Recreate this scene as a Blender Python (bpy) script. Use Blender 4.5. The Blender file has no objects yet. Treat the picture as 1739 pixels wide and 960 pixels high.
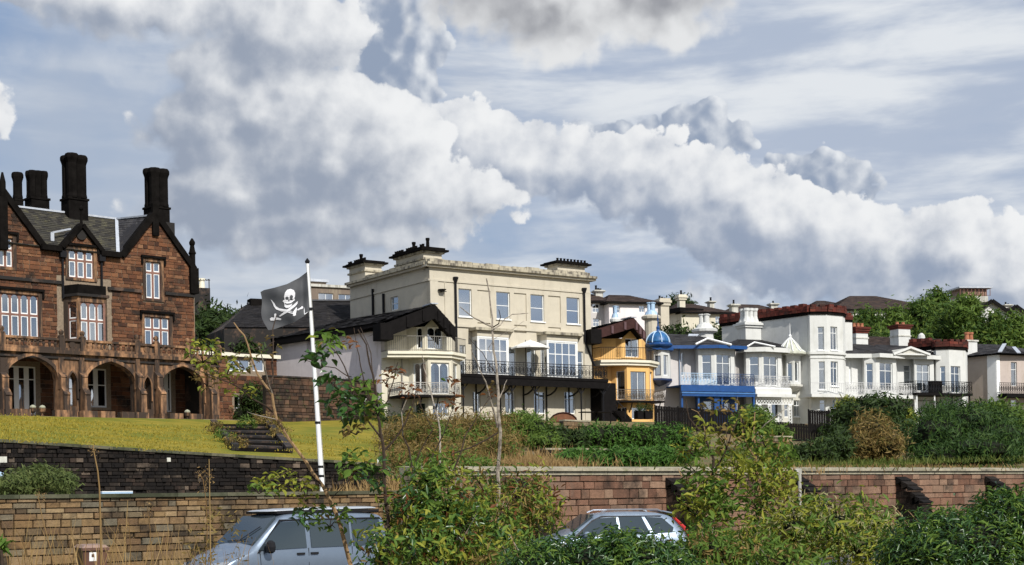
import bpy, bmesh, math, random
from math import radians, sin, cos, pi, sqrt
from mathutils import Vector, Matrix, noise as mnoise
from mathutils.geometry import tessellate_polygon
random.seed(7)
rnd = random.random
def U(a, b): return a + (b - a) * random.random()
sc = bpy.context.scene
# ------------------------------------------------------------------ camera
FP, HZ, CX0, ROLL, CAMZ = 2500.0, 848.0, 869.5, radians(1.0), 2.2
cam_d = bpy.data.cameras.new('camera'); cam = bpy.data.objects.new('camera', cam_d)
sc.collection.objects.link(cam); sc.camera = cam
cam_d.sensor_width = 36; cam_d.lens = FP / 1739 * 36
cam_d.shift_y = (HZ - 480) / 1739; cam_d.clip_end = 6000; cam_d.clip_start = 0.1
cam.location = (0, 0, CAMZ)
cam.rotation_euler = (Matrix.Rotation(radians(90), 3, 'X') @ Matrix.Rotation(-ROLL, 3, 'Z')).to_euler()
_M = (Matrix.Rotation(radians(90), 3, 'X') @ Matrix.Rotation(-ROLL, 3, 'Z'))
CR, CU, CF = _M @ Vector((1, 0, 0)), _M @ Vector((0, 1, 0)), _M @ Vector((0, 0, -1))
CAM = Vector((0, 0, CAMZ))
def ray(px, py): return CF + CR * ((px - CX0) / FP) + CU * ((HZ - py) / FP)
def at(px, py, Y):
    r = ray(px, py); return CAM + r * (Y / r.y)
def proj(w):
    d = w - CAM; k = d.dot(CF); return (CX0 + FP * d.dot(CR) / k, HZ - FP * d.dot(CU) / k)
# ------------------------------------------------------------------ sky and sun
SUN_EL, SUN_AZ = radians(39), radians(149)      # azimuth clockwise from +Y (view direction)
wd = bpy.data.worlds.new("World"); sc.world = wd; wd.use_nodes = True
def build_world():
    nt = wd.node_tree; N = nt.nodes; L = nt.links; N.clear()
    def new(t, **kw):
        n = N.new(t)
        for k, v in kw.items(): setattr(n, k, v)
        return n
    def put(sock, v):
        if hasattr(v, 'is_output'): L.new(v, sock)
        else: sock.default_value = v
    def M(op, a, b=None, c=None, clamp=False):
        n = new('ShaderNodeMath', operation=op, use_clamp=clamp)
        put(n.inputs[0], a)
        if b is not None: put(n.inputs[1], b)
        if c is not None: put(n.inputs[2], c)
        return n.outputs[0]
    def V(op, a, b=None, sc_=None):
        n = new('ShaderNodeVectorMath', operation=op)
        put(n.inputs[0], a)
        if b is not None: put(n.inputs[1], b)
        if sc_ is not None: put(n.inputs['Scale'], sc_)
        return n.outputs['Value' if op == 'LENGTH' else 'Vector']
    def mix(f, a, b):
        n = new('ShaderNodeMix', data_type='RGBA')
        put(n.inputs[0], f); put(n.inputs[6], a); put(n.inputs[7], b); return n.outputs[2]
    def smooth(x, lo, hi):
        n = new('ShaderNodeMapRange', interpolation_type='SMOOTHSTEP')
        put(n.inputs[0], x)
        if lo < hi: n.inputs[1].default_value = lo; n.inputs[2].default_value = hi
        else: n.inputs[1].default_value = hi; n.inputs[2].default_value = lo; n.inputs[3].default_value = 1; n.inputs[4].default_value = 0
        return n.outputs[0]
    tc = new('ShaderNodeTexCoord'); sep = new('ShaderNodeSeparateXYZ'); L.new(tc.outputs['Generated'], sep.inputs[0])
    X, Y, Z = sep.outputs
    az = M('ARCTAN2', X, Y)
    el = M('ARCSINE', Z)
    cmb = new('ShaderNodeCombineXYZ'); put(cmb.inputs[0], M('MULTIPLY', az, 25)); put(cmb.inputs[1], M('MULTIPLY', el, 25))
    P0 = cmb.outputs[0]
    def conv(px, py):
        r = ray(px, py).normalized(); return (25 * math.atan2(r.x, r.y), 25 * math.asin(r.z), 0)
    def noise(p, scale, detail=7, rough=.55, dist=0.0, off=(0, 0, 0), dim='2D'):
        n = new('ShaderNodeTexNoise', noise_dimensions=dim); n.inputs['Scale'].default_value = scale
        n.inputs['Detail'].default_value = detail; n.inputs['Roughness'].default_value = rough
        n.inputs['Distortion'].default_value = dist
        L.new(V('ADD', p, off), n.inputs['Vector']); return n.outputs[0]
    def puffs(p, scale, off=(0, 0, 0)):
        n = new('ShaderNodeTexVoronoi', feature='F1', voronoi_dimensions='2D'); n.inputs['Scale'].default_value = scale
        n.inputs['Detail'].default_value = 1.5; n.inputs['Roughness'].default_value = .5
        L.new(V('ADD', p, off), n.inputs['Vector']); return n.outputs['Distance']
    def field(p, blobs, amp, seed, pw):
        wn = new('ShaderNodeTexNoise', noise_dimensions='2D'); wn.inputs['Scale'].default_value = .9; wn.inputs['Detail'].default_value = 2
        L.new(V('ADD', p, (seed, 0, 0)), wn.inputs['Vector'])
        w = V('SCALE', V('SUBTRACT', wn.outputs['Color'], (.5, .5, .5)), sc_=.55)
        q = V('ADD', p, w)
        f = None
        for (px, py, rx, ry) in blobs:
            c = conv(px, py)
            d = V('MULTIPLY', V('SUBTRACT', q, c), (100 / rx, 100 / ry, 0))
            v = M('SUBTRACT', 1.0, V('LENGTH', d))
            v = M('MULTIPLY_ADD', v, min(rx, ry) / 60, .30)
            if f is None: f = v
            else: f = M('SMOOTH_MAX', f, v, .25)
        n1 = noise(p, 1.15, 7, .62, 0, (seed, 3, 0))
        n2 = puffs(V('ADD', p, V('SCALE', w, sc_=.5)), 1.9, (seed, 0, 0))
        nn = M('ADD', M('MULTIPLY', M('SUBTRACT', n1, .5), amp), M('MULTIPLY', M('SUBTRACT', .42, n2), pw))
        return M('ADD', f, nn), f
    # clear sky from the sky texture
    sky = new('ShaderNodeTexSky', sky_type='NISHITA', sun_disc=False)
    sky.sun_elevation = SUN_EL; sky.sun_rotation = SUN_AZ; sky.air_density = 1.2; sky.dust_density = 1.5
    base = V('SCALE', sky.outputs[0], sc_=.1)
    blue = mix(.72, base, (.20, .30, .50, 1))
    # thin high veil, denser to the right
    st = V('MULTIPLY', P0, (.16, .95, 1))
    veil = noise(V('ADD', st, V('SCALE', P0, sc_=.05)), 1.0, 6, .55, .15, (4, 1, 0))
    veil2 = noise(P0, .22, 4, .5, .1, (11, 5, 0))
    dv = V('MULTIPLY', V('SUBTRACT', P0, conv(1430, 150)), (.115, .21, 0))
    rightness = M('SUBTRACT', 1.15, V('LENGTH', dv))
    gen = M('MULTIPLY', M('SUBTRACT', veil2, .47), 1.4)
    vm = M('ADD', M('MAXIMUM', rightness, gen), M('MULTIPLY', M('SUBTRACT', veil, .5), 1.8))
    vm = smooth(vm, -.45, .75)
    vc = mix(smooth(veil, .38, .66), (.42, .48, .59, 1), (.74, .765, .79, 1))
    col = mix(M('MULTIPLY', vm, .92), blue, vc)
    # soft pale haze of thin cloud at lower left
    dl = V('MULTIPLY', V('SUBTRACT', P0, conv(330, 330)), (.17, .26, 0))
    lf = M('ADD', M('SUBTRACT', 1.0, V('LENGTH', dl)), M('MULTIPLY', M('SUBTRACT', noise(P0, .5, 5, .5, .2, (2, 9, 0)), .5), 1.3))
    col = mix(M('MULTIPLY', smooth(lf, -.3, .9), .6), col, (.47, .51, .575, 1))
    def cumulus(col, blobs, seed, amp, pw, lit, shade, soft, dl=(.42, .30), k=1.0, bias=0.0, opac=1.0, dense=1.6):
        f0, s0 = field(P0, blobs, amp, seed, pw)
        f1, s1 = field(V('ADD', P0, (dl[0], dl[1], 0)), blobs, amp, seed, pw)
        big = M('MULTIPLY', M('SUBTRACT', s0, s1), 1.5)          # + on the sunward side of each mass
        under = smooth(big, .25, -.55)
        n = new('ShaderNodeMapRange', interpolation_type='SMOOTHSTEP')
        put(n.inputs[0], f0); n.inputs[1].default_value = 0; put(n.inputs[2], M('MULTIPLY_ADD', under, soft * 2.2, soft))
        a = n.outputs[0]
        rel = M('SUBTRACT', M('SUBTRACT', f0, f1), M('SUBTRACT', s0, s1))
        thick = smooth(f0, .1, dense)
        b = M('ADD', M('MULTIPLY', rel, .5 * k), M('SUBTRACT', M('MULTIPLY_ADD', big, .42, .62 + bias), M('MULTIPLY', thick, .32)))
        b = smooth(b, -.02, 1.12)
        c = mix(b, shade, lit)
        return mix(M('MULTIPLY', a, opac), col, c)
    WH, SH = (.80, .81, .82, 1), (.29, .345, .44, 1)
    top = [(985, -20, 290, 95), (1130, 35, 95, 55), (960, 60, 110, 50)]
    back = [(668, 92, 88, 108), (1178, 240, 82, 50), (1080, 240, 100, 30), (1402, 318, 76, 62), (1335, 308, 66, 32)]
    col = cumulus(col, back, 21, .5, .5, (.80, .82, .84, 1), (.27, .33, .44, 1), .09, dl=(.16, .05), k=2.6, bias=-.26)
    left = [(225, 10, 150, 52), (380, 30, 60, 40), (480, 55, 135, 80), (375, 140, 95, 72), (460, 190, 140, 90), (560, 265, 190, 120),
            (640, 190, 80, 55), (715, 335, 140, 62), (530, 365, 270, 78), (410, 330, 150, 105), (370, 215, 105, 85), (520, 300, 190, 100), (740, 335, 110, 45), (645, 265, 115, 100), (275, 222, 45, 28),
            (5, 188, 18, 22), (0, -30, 130, 40)]
    band = [(790, 235, 115, 52), (900, 272, 140, 60), (1040, 295, 150, 58), (1180, 335, 130, 74), (1290, 385, 130, 84),
            (1390, 420, 115, 88), (1500, 440, 120, 76), (1620, 430, 120, 74), (1730, 480, 120, 72), (1450, 480, 230, 44), (1640, 495, 190, 60)]
    col = cumulus(col, band, 5, 1.0, .46, WH, (.28, .335, .44, 1), .11, k=1.3, bias=-.12, dense=2.0)
    col = cumulus(col, left, 9, 1.0, .42, WH, (.29, .335, .42, 1), .17, k=1.25, bias=-.12, dense=2.2)
    low = [(425, 468, 55, 24), (720, 440, 55, 28), (180, 120, 170, 50), (950, 410, 110, 24)]
    col = cumulus(col, low, 13, .9, .2, (.66, .69, .73, 1), (.45, .5, .58, 1), 1.3, opac=.6)
    col = cumulus(col, top, 31, .8, .45, (.72, .73, .74, 1), (.28, .29, .32, 1), .6, dl=(.3, -.5), k=1.1, bias=-.12, dense=.9)
    # elsewhere in the sky: scattered cumulus of the same kind
    g0 = noise(P0, .28, 8, .55, .2, (40, 0, 0)); g1 = noise(V('ADD', P0, (.5, .35, 0)), .28, 8, .55, .2, (40, 0, 0))
    ga = smooth(g0, .5, .6)
    out = smooth(M('MAXIMUM', M('SUBTRACT', M('ABSOLUTE', az), .42), M('SUBTRACT', el, .42)), 0, .12)
    gb = smooth(M('ADD', M('MULTIPLY', M('SUBTRACT', g0, g1), 5), .6), 0, 1)
    col = mix(M('MULTIPLY', ga, out), col, mix(gb, SH, WH))
    # below the horizon: dull ground colour
    col = mix(smooth(Z, -.03, -.005), (.16, .16, .14, 1), col)
    bg = new('ShaderNodeBackground'); L.new(col, bg.inputs[0]); bg.inputs[1].default_value = 1.0
    o = new('ShaderNodeOutputWorld'); L.new(bg.outputs[0], o.inputs[0])
build_world()
try: wd.cycles.sampling_method = 'MANUAL'; wd.cycles.sample_map_resolution = 512
except Exception: pass
sun_d = bpy.data.lights.new('sun', 'SUN'); sun = bpy.data.objects.new('sun', sun_d); sc.collection.objects.link(sun)
sun_d.energy = 4.5; sun_d.angle = radians(0.6); sun_d.color = (1, .96, .89)
SUNV = Vector((sin(SUN_AZ) * cos(SUN_EL), cos(SUN_AZ) * cos(SUN_EL), sin(SUN_EL)))
sun.rotation_euler = SUNV.to_track_quat('Z', 'Y').to_euler(); sun.location = (40, -30, 60)
vs = sc.view_settings; vs.view_transform = 'Standard'; vs.look = 'None'; vs.exposure = 0.12; vs.gamma = 1
sc.cycles.use_denoising = True
try: sc.cycles.max_bounces = 5; sc.cycles.transparent_max_bounces = 16; sc.cycles.sample_clamp_indirect = 4
except Exception: pass
# ------------------------------------------------------------------ materials
MATS = {}
def principled(name):
    m = bpy.data.materials.new(name); m.use_nodes = True
    nt = m.node_tree; b = nt.nodes['Principled BSDF']
    return m, nt, b
def N_(nt, t, **kw):
    n = nt.nodes.new(t)
    for k, v in kw.items(): setattr(n, k, v)
    return n
def ramp(nt, fac, stops, interp='LINEAR'):
    r = N_(nt, 'ShaderNodeValToRGB'); r.color_ramp.interpolation = interp
    e = r.color_ramp.elements
    while len(e) < len(stops): e.new(.5)
    for el, (p, c) in zip(e, stops): el.position = p; el.color = (*c, 1) if len(c) == 3 else c
    nt.links.new(fac, r.inputs[0]); return r.outputs[0]
def mixc(nt, f, a, b, mode='MIX'):
    n = N_(nt, 'ShaderNodeMix', data_type='RGBA', blend_type=mode)
    for s, v in ((n.inputs[0], f), (n.inputs[6], a), (n.inputs[7], b)):
        if hasattr(v, 'is_output'): nt.links.new(v, s)
        else: s.default_value = (*v, 1) if isinstance(v, tuple) and len(v) == 3 else v
    return n.outputs[2]
def nmath(nt, op, a, b=0.0, clamp=False):
    n = N_(nt, 'ShaderNodeMath', operation=op, use_clamp=clamp)
    for s, v in ((n.inputs[0], a), (n.inputs[1], b)):
        if hasattr(v, 'is_output'): nt.links.new(v, s)
        else: s.default_value = v
    return n.outputs[0]
def nnoise(nt, vec, scale, detail=4, rough=.6):
    n = N_(nt, 'ShaderNodeTexNoise'); n.inputs['Scale'].default_value = scale
    n.inputs['Detail'].default_value = detail; n.inputs['Roughness'].default_value = rough
    nt.links.new(vec, n.inputs['Vector']); return n.outputs[0]
def mat(name, col, rough=.7, metal=0.0, var=0.0, scale=3.0, dirt=None, dirt_amt=0.0, dirt_scale=.7, bump=0.0, streak=False, spec=None, coat=0):
    """plain surface with mottling and optional dirt that has a shape of its own"""
    if name in MATS: return MATS[name]
    m, nt, b = principled(name)
    b.inputs['Roughness'].default_value = rough; b.inputs['Metallic'].default_value = metal
    if spec is None and max(col) < .05: spec = .12
    if spec is not None: b.inputs['Specular IOR Level'].default_value = spec
    if coat: b.inputs['Coat Weight'].default_value = coat; b.inputs['Coat Roughness'].default_value = .08
    g = N_(nt, 'ShaderNodeNewGeometry'); pos = g.outputs['Position']
    c = None
    if var > 0:
        f = nnoise(nt, pos, scale, 5, .65)
        lo = tuple(max(0, x * (1 - var)) for x in col); hi = tuple(min(1, x * (1 + var)) for x in col)
        c = ramp(nt, f, [(.3, lo), (.7, hi)])
    if dirt:
        mp = N_(nt, 'ShaderNodeMapping'); nt.links.new(pos, mp.inputs[0])
        if streak: mp.inputs['Scale'].default_value = (1.6, 1.6, .22)
        f = nnoise(nt, mp.outputs[0], dirt_scale, 6, .7)
        lo = .62 - dirt_amt * .3
        f = ramp(nt, f, [(lo, (0, 0, 0)), (lo + .14, (1, 1, 1))])
        f = nmath(nt, 'MULTIPLY', f, min(1, .35 + dirt_amt))
        c = mixc(nt, f, c if c is not None else col, dirt)
    if c is not None: nt.links.new(c, b.inputs['Base Color'])
    else: b.inputs['Base Color'].default_value = (*col, 1)
    if bump > 0:
        bp = N_(nt, 'ShaderNodeBump'); bp.inputs['Strength'].default_value = bump; bp.inputs['Distance'].default_value = .05
        nt.links.new(nnoise(nt, pos, scale * 4, 4), bp.inputs['Height']); nt.links.new(bp.outputs[0], b.inputs['Normal'])
    MATS[name] = m; return m
def stone_mat(name, stops, soot=(.02, .017, .015), soot_amt=.3, grain=9, lichen=None, bump=.5):
    """masonry whose pieces differ: colour picked per object and per island"""
    m, nt, b = principled(name)
    g = N_(nt, 'ShaderNodeNewGeometry'); oi = N_(nt, 'ShaderNodeObjectInfo')
    r = nmath(nt, 'FRACT', nmath(nt, 'ADD', g.outputs['Random Per Island'], oi.outputs['Random']))
    c = ramp(nt, r, [(i / (len(stops) - 1), s) for i, s in enumerate(stops)])
    f = nnoise(nt, g.outputs['Position'], grain, 5, .7)
    c = mixc(nt, nmath(nt, 'MULTIPLY', f, .8), c, mixc(nt, .5, c, (0.03, .02, .015)))
    fm_ = ramp(nt, nnoise(nt, g.outputs['Position'], 3.4, 6, .7), [(.40, (0, 0, 0)), (.66, (1, 1, 1))])
    c = mixc(nt, nmath(nt, 'MULTIPLY', fm_, .55), c, mixc(nt, .62, c, (.035, .028, .022)))
    fp_ = ramp(nt, nnoise(nt, g.outputs['Position'], 1.7, 6, .72), [(.58, (0, 0, 0)), (.74, (1, 1, 1))])
    c = mixc(nt, nmath(nt, 'MULTIPLY', fp_, .35), c, mixc(nt, .5, c, (.30, .27, .22)))
    f2 = nnoise(nt, g.outputs['Position'], .55, 7, .68)
    r2 = nmath(nt, 'FRACT', nmath(nt, 'MULTIPLY', r, 7.31))
    f2 = nmath(nt, 'ADD', f2, nmath(nt, 'MULTIPLY', r2, .16))
    lo = .78 - soot_amt * .4
    f2 = ramp(nt, f2, [(lo, (0, 0, 0)), (min(1, lo + .16), (1, 1, 1))])
    c = mixc(nt, nmath(nt, 'MULTIPLY', f2, .88), c, soot)
    if lichen:
        f3 = ramp(nt, nnoise(nt, g.outputs['Position'], 2.3, 6, .7), [(.57, (0, 0, 0)), (.66, (1, 1, 1))])
        c = mixc(nt, nmath(nt, 'MULTIPLY', f3, .7), c, lichen)
    nt.links.new(c, b.inputs['Base Color']); b.inputs['Roughness'].default_value = .92
    b.inputs['Specular IOR Level'].default_value = .2
    bp = N_(nt, 'ShaderNodeBump'); bp.inputs['Strength'].default_value = bump; bp.inputs['Distance'].default_value = .04
    nt.links.new(nnoise(nt, g.outputs['Position'], grain * 1.6, 5, .7), bp.inputs['Height']); nt.links.new(bp.outputs[0], b.inputs['Normal'])
    MATS[name] = m; return m
def leaf_mat(name, stops, trans=.35, rough=.45):
    m, nt, b = principled(name)
    g = N_(nt, 'ShaderNodeNewGeometry'); oi = N_(nt, 'ShaderNodeObjectInfo')
    r = nmath(nt, 'FRACT', nmath(nt, 'ADD', g.outputs['Random Per Island'], oi.outputs['Random']))
    f = nnoise(nt, g.outputs['Position'], 1.1, 3, .6)
    r = nmath(nt, 'ADD', nmath(nt, 'MULTIPLY', r, .62), nmath(nt, 'MULTIPLY', f, .4), clamp=True)
    c = ramp(nt, r, [(i / (len(stops) - 1), s) for i, s in enumerate(stops)])
    nt.links.new(c, b.inputs['Base Color']); b.inputs['Roughness'].default_value = max(rough, .3) if 'gloss' in name else .6
    b.inputs['Specular IOR Level'].default_value = .5 if 'gloss' in name else .18
    tr = N_(nt, 'ShaderNodeBsdfTranslucent'); nt.links.new(c, tr.inputs[0])
    mx = N_(nt, 'ShaderNodeMixShader'); mx.inputs[0].default_value = trans
    nt.links.new(b.outputs[0], mx.inputs[1]); nt.links.new(tr.outputs[0], mx.inputs[2])
    nt.links.new(mx.outputs[0], nt.nodes['Material Output'].inputs[0])
    MATS[name] = m; return m
def glass_mat(name, tint=(.55, .62, .68), refl=.35):
    """window glass: mirror-like sky reflection over a see-through pane"""
    m = bpy.data.materials.new(name); m.use_nodes = True; nt = m.node_tree; nt.nodes.remove(nt.nodes['Principled BSDF'])
    tr = N_(nt, 'ShaderNodeBsdfTransparent'); tr.inputs[0].default_value = (*tint, 1)
    gl = N_(nt, 'ShaderNodeBsdfGlossy'); gl.inputs['Roughness'].default_value = .03; gl.inputs[0].default_value = (.9, .93, .97, 1)
    lw = N_(nt, 'ShaderNodeLayerWeight'); lw.inputs[0].default_value = .35
    f = nmath(nt, 'ADD', nmath(nt, 'MULTIPLY', lw.outputs['Fresnel'], .6), refl, clamp=True)
    mx = N_(nt, 'ShaderNodeMixShader'); nt.links.new(f, mx.inputs[0])
    nt.links.new(tr.outputs[0], mx.inputs[1]); nt.links.new(gl.outputs[0], mx.inputs[2])
    nt.links.new(mx.outputs[0], nt.nodes['Material Output'].inputs[0]); MATS[name] = m; return m
# ------------------------------------------------------------------ geometry collector (world coordinates)
class G:
    def __init__(s): s.v = []; s.f = []
    def add(s, vs, fs):
        n = len(s.v); s.v.extend(vs); s.f.extend([tuple(i + n for i in f) for f in fs]); return s
    def quad(s, a, b, c, d): return s.add([a, b, c, d], [(0, 1, 2, 3)])
    def hexa(s, p):   # 8 corners: 0-3 bottom ring, 4-7 top ring
        return s.add(p, [(3, 2, 1, 0), (4, 5, 6, 7), (0, 1, 5, 4), (1, 2, 6, 5), (2, 3, 7, 6), (3, 0, 4, 7)])
    def box(s, c, sx, sy, sz, rz=0.0):   # c centre of the base
        c = Vector(c); a, b = cos(rz), sin(rz)
        q = [Vector((x * a - y * b, x * b + y * a, 0)) for x, y in ((-sx/2, -sy/2), (sx/2, -sy/2), (sx/2, sy/2), (-sx/2, sy/2))]
        return s.hexa([c + w for w in q] + [c + w + Vector((0, 0, sz)) for w in q])
    def tube(s, pts, r, n=6, r2=None, caps=True):
        pts = [Vector(p) for p in pts]; rings = []; m = len(pts)
        for i, p in enumerate(pts):
            d = (pts[min(i + 1, m - 1)] - pts[max(i - 1, 0)]).normalized()
            x = d.orthogonal().normalized() if i == 0 else (x0 - d * x0.dot(d)).normalized()
            x0 = x; y = d.cross(x)
            rr = r if r2 is None else r + (r2 - r) * i / max(1, m - 1)
            rings.append([p + (x * cos(2*pi*k/n) + y * sin(2*pi*k/n)) * rr for k in range(n)])
        fs = [(i*n + k, i*n + (k+1) % n, (i+1)*n + (k+1) % n, (i+1)*n + k) for i in range(m-1) for k in range(n)]
        if caps: fs += [tuple(range(n-1, -1, -1)), tuple((m-1)*n + k for k in range(n))]
        return s.add([v for r_ in rings for v in r_], fs)
    def lathe(s, base, prof, n=16, cap=True, rz=0.0):  # prof: (radius, height)
        base = Vector(base)
        vs_ = [base + Vector((r * cos(2*pi*k/n + rz), r * sin(2*pi*k/n + rz), h)) for r, h in prof for k in range(n)]
        m = len(prof)
        fs = [(i*n + k, i*n + (k+1) % n, (i+1)*n + (k+1) % n, (i+1)*n + k) for i in range(m-1) for k in range(n)]
        if cap: fs += [tuple(range(n-1, -1, -1)), tuple((m-1)*n + k for k in range(n))]
        return s.add(vs_, fs)
    def bar(s, a, b, w, h, up=Vector((0, 0, 1))):
        a, b = Vector(a), Vector(b); d = (b - a).normalized(); x = d.cross(up).normalized() * w / 2; y = x.cross(d).normalized() * h / 2
        return s.hexa([a - x - y, a + x - y, b + x - y, b - x - y, a - x + y, a + x + y, b + x + y, b - x + y])
    def build(s, name, m, parent=None, org=None, smooth=False):
        o0 = Vector(org) if org is not None else (ORG[parent.name] if parent else Vector((0, 0, 0)))
        me = bpy.data.meshes.new(name); me.from_pydata([Vector(v) - o0 for v in s.v], [], s.f)
        for mm in (m if isinstance(m, (list, tuple)) else [m]): me.materials.append(mm)
        if smooth: me.polygons.foreach_set('use_smooth', [True] * len(me.polygons))
        o = bpy.data.objects.new(name, me); sc.collection.objects.link(o)
        if parent: o.parent = parent; ORG[o.name] = o0
        else: o.location = o0; ORG[o.name] = o0
        return o
ORG = {}
def tag(o, label=None, cat=None, group=None, kind=None):
    if label: o['label'] = label
    if cat: o['category'] = cat
    if group: o['group'] = group
    if kind: o['kind'] = kind
    return o
def thing(name, label, cat, loc, group=None):
    o = bpy.data.objects.new(name, None); sc.collection.objects.link(o); o.location = loc; o.empty_display_size = .3
    ORG[o.name] = Vector(loc); return tag(o, label, cat, group)
# ------------------------------------------------------------------ facade frames
class Fr:
    """vertical plane: u metres along it, z world height, d metres out towards the viewer"""
    def __init__(s, O, u):
        s.O = Vector((O[0], O[1], 0)); s.u = Vector((u[0], u[1], 0)).normalized(); s.n = Vector((s.u.y, -s.u.x, 0))
    def P(s, u, z, d=0.0): return s.O + s.u * u + s.n * d + Vector((0, 0, z))
    def uz(s, px, py, d=0.0):
        r = ray(px, py); o = s.O + s.n * d
        t = (o - CAM).dot(s.n) / r.dot(s.n); w = CAM + r * t
        return ((w - s.O).dot(s.u), w.z)
    def U(s, px, py=700, d=0.0): return s.uz(px, py, d)[0]
    def Z(s, px, py, d=0.0): return s.uz(px, py, d)[1]
    def off(s, d): return Fr(s.O + s.n * d, s.u)
    def side(s, u, ang):  # new frame hinged at u, turned by ang about the vertical
        o = s.O + s.u * u; c, k = cos(ang), sin(ang)
        return Fr(o, (s.u.x * c - s.u.y * k, s.u.x * k + s.u.y * c))
def frame_m(Y0, m):
    """plane Y = Y0 + m X"""
    return Fr((0, Y0), (1, m))
def fbox(g, F, u0, u1, z0, z1, d0, d1):
    return g.hexa([F.P(u0, z0, d0), F.P(u1, z0, d0), F.P(u1, z0, d1), F.P(u0, z0, d1),
                   F.P(u0, z1, d0), F.P(u1, z1, d0), F.P(u1, z1, d1), F.P(u0, z1, d1)])
def wall(F, outer, holes, depth=.3, d=0.0, edge=None):
    """plate with holes; outer/holes lists of (u,z). Front at d, reveals go back by depth"""
    g = G(); loops = [outer] + holes
    polys = [[Vector((u, z, 0)) for u, z in lp] for lp in loops]
    flat = [p for lp in loops for p in lp]
    vs_ = [F.P(u, z, d) for u, z in flat]
    tris = tessellate_polygon(polys)
    fs = []
    for t in tris:
        a, b, c = (flat[i] for i in t)
        ar = (b[0]-a[0])*(c[1]-a[1]) - (b[1]-a[1])*(c[0]-a[0])
        fs.append(tuple(t) if ar > 0 else tuple(reversed(t)))
    g.add(vs_, fs)
    for k, lp in enumerate(loops):
        dd = (edge if edge is not None else depth) if k == 0 else depth
        n = len(lp)
        for i in range(n):
            a, b = lp[i], lp[(i+1) % n]
            g.quad(F.P(*a, d), F.P(*b, d), F.P(*b, d - dd), F.P(*a, d - dd))
    return g
def rect(u0, u1, z0, z1): return [(u0, z0), (u1, z0), (u1, z1), (u0, z1)]
def arch_pts(u0, u1, zs, za, n=5, pointed=True):
    """points from left spring over the apex to right spring"""
    um = (u0 + u1) / 2; w = (u1 - u0) / 2; h = za - zs; pts = []
    for i in range(n + 1):
        t = i / n
        if pointed:   # four-centred
            x = u0 + w * (1 - cos(t * pi / 2)) ** .9; z = zs + h * (sin(t * pi / 2) ** .72 * .62 + t * .38)
        else:
            x = um - w * cos(t * pi / 2); z = zs + h * sin(t * pi / 2)
        pts.append((x, z))
    return pts + [(2 * um - x, z) for x, z in reversed(pts[:-1])]
def arch_hole(u0, u1, z0, zs, za, pointed=True, n=5):
    a = arch_pts(u0, u1, zs, za, n, pointed)
    return [(u0, z0), (u1, z0)] + list(reversed(a))
_unit = None
def unit_box(m):
    k = 'block_' + m.name
    if k in bpy.data.meshes: return bpy.data.meshes[k]
    me = bpy.data.meshes.new(k); b = .5
    e = .035
    vs_ = []; 
    for z in (-b, b):
        for x, y in ((-b, -b), (b, -b), (b, b), (-b, b)): vs_.append((x, y if y > 0 else y + .12, z))
    # front face inset a little: worn edges
    fr = [(-b + e, -b, -b + e * 1.6), (b - e, -b, -b + e * 1.6), (b - e, -b, b - e * 1.6), (-b + e, -b, b - e * 1.6)]
    vs_ += fr
    fs = [(3, 2, 1, 0), (4, 5, 6, 7), (1, 2, 6, 5), (2, 3, 7, 6), (3, 0, 4, 7), (8, 9, 10, 11), (0, 1, 9, 8), (1, 5, 10, 9), (5, 4, 11, 10), (4, 0, 8, 11)]
    me.from_pydata(vs_, [], fs); me.materials.append(m); return me
def inside(poly, u, z):
    c = False; n = len(poly)
    for i in range(n):
        (x1, y1), (x2, y2) = poly[i], poly[(i+1) % n]
        if (y1 > z) != (y2 > z) and u < (x2 - x1) * (z - y1) / (y2 - y1) + x1: c = not c
    return c
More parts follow.
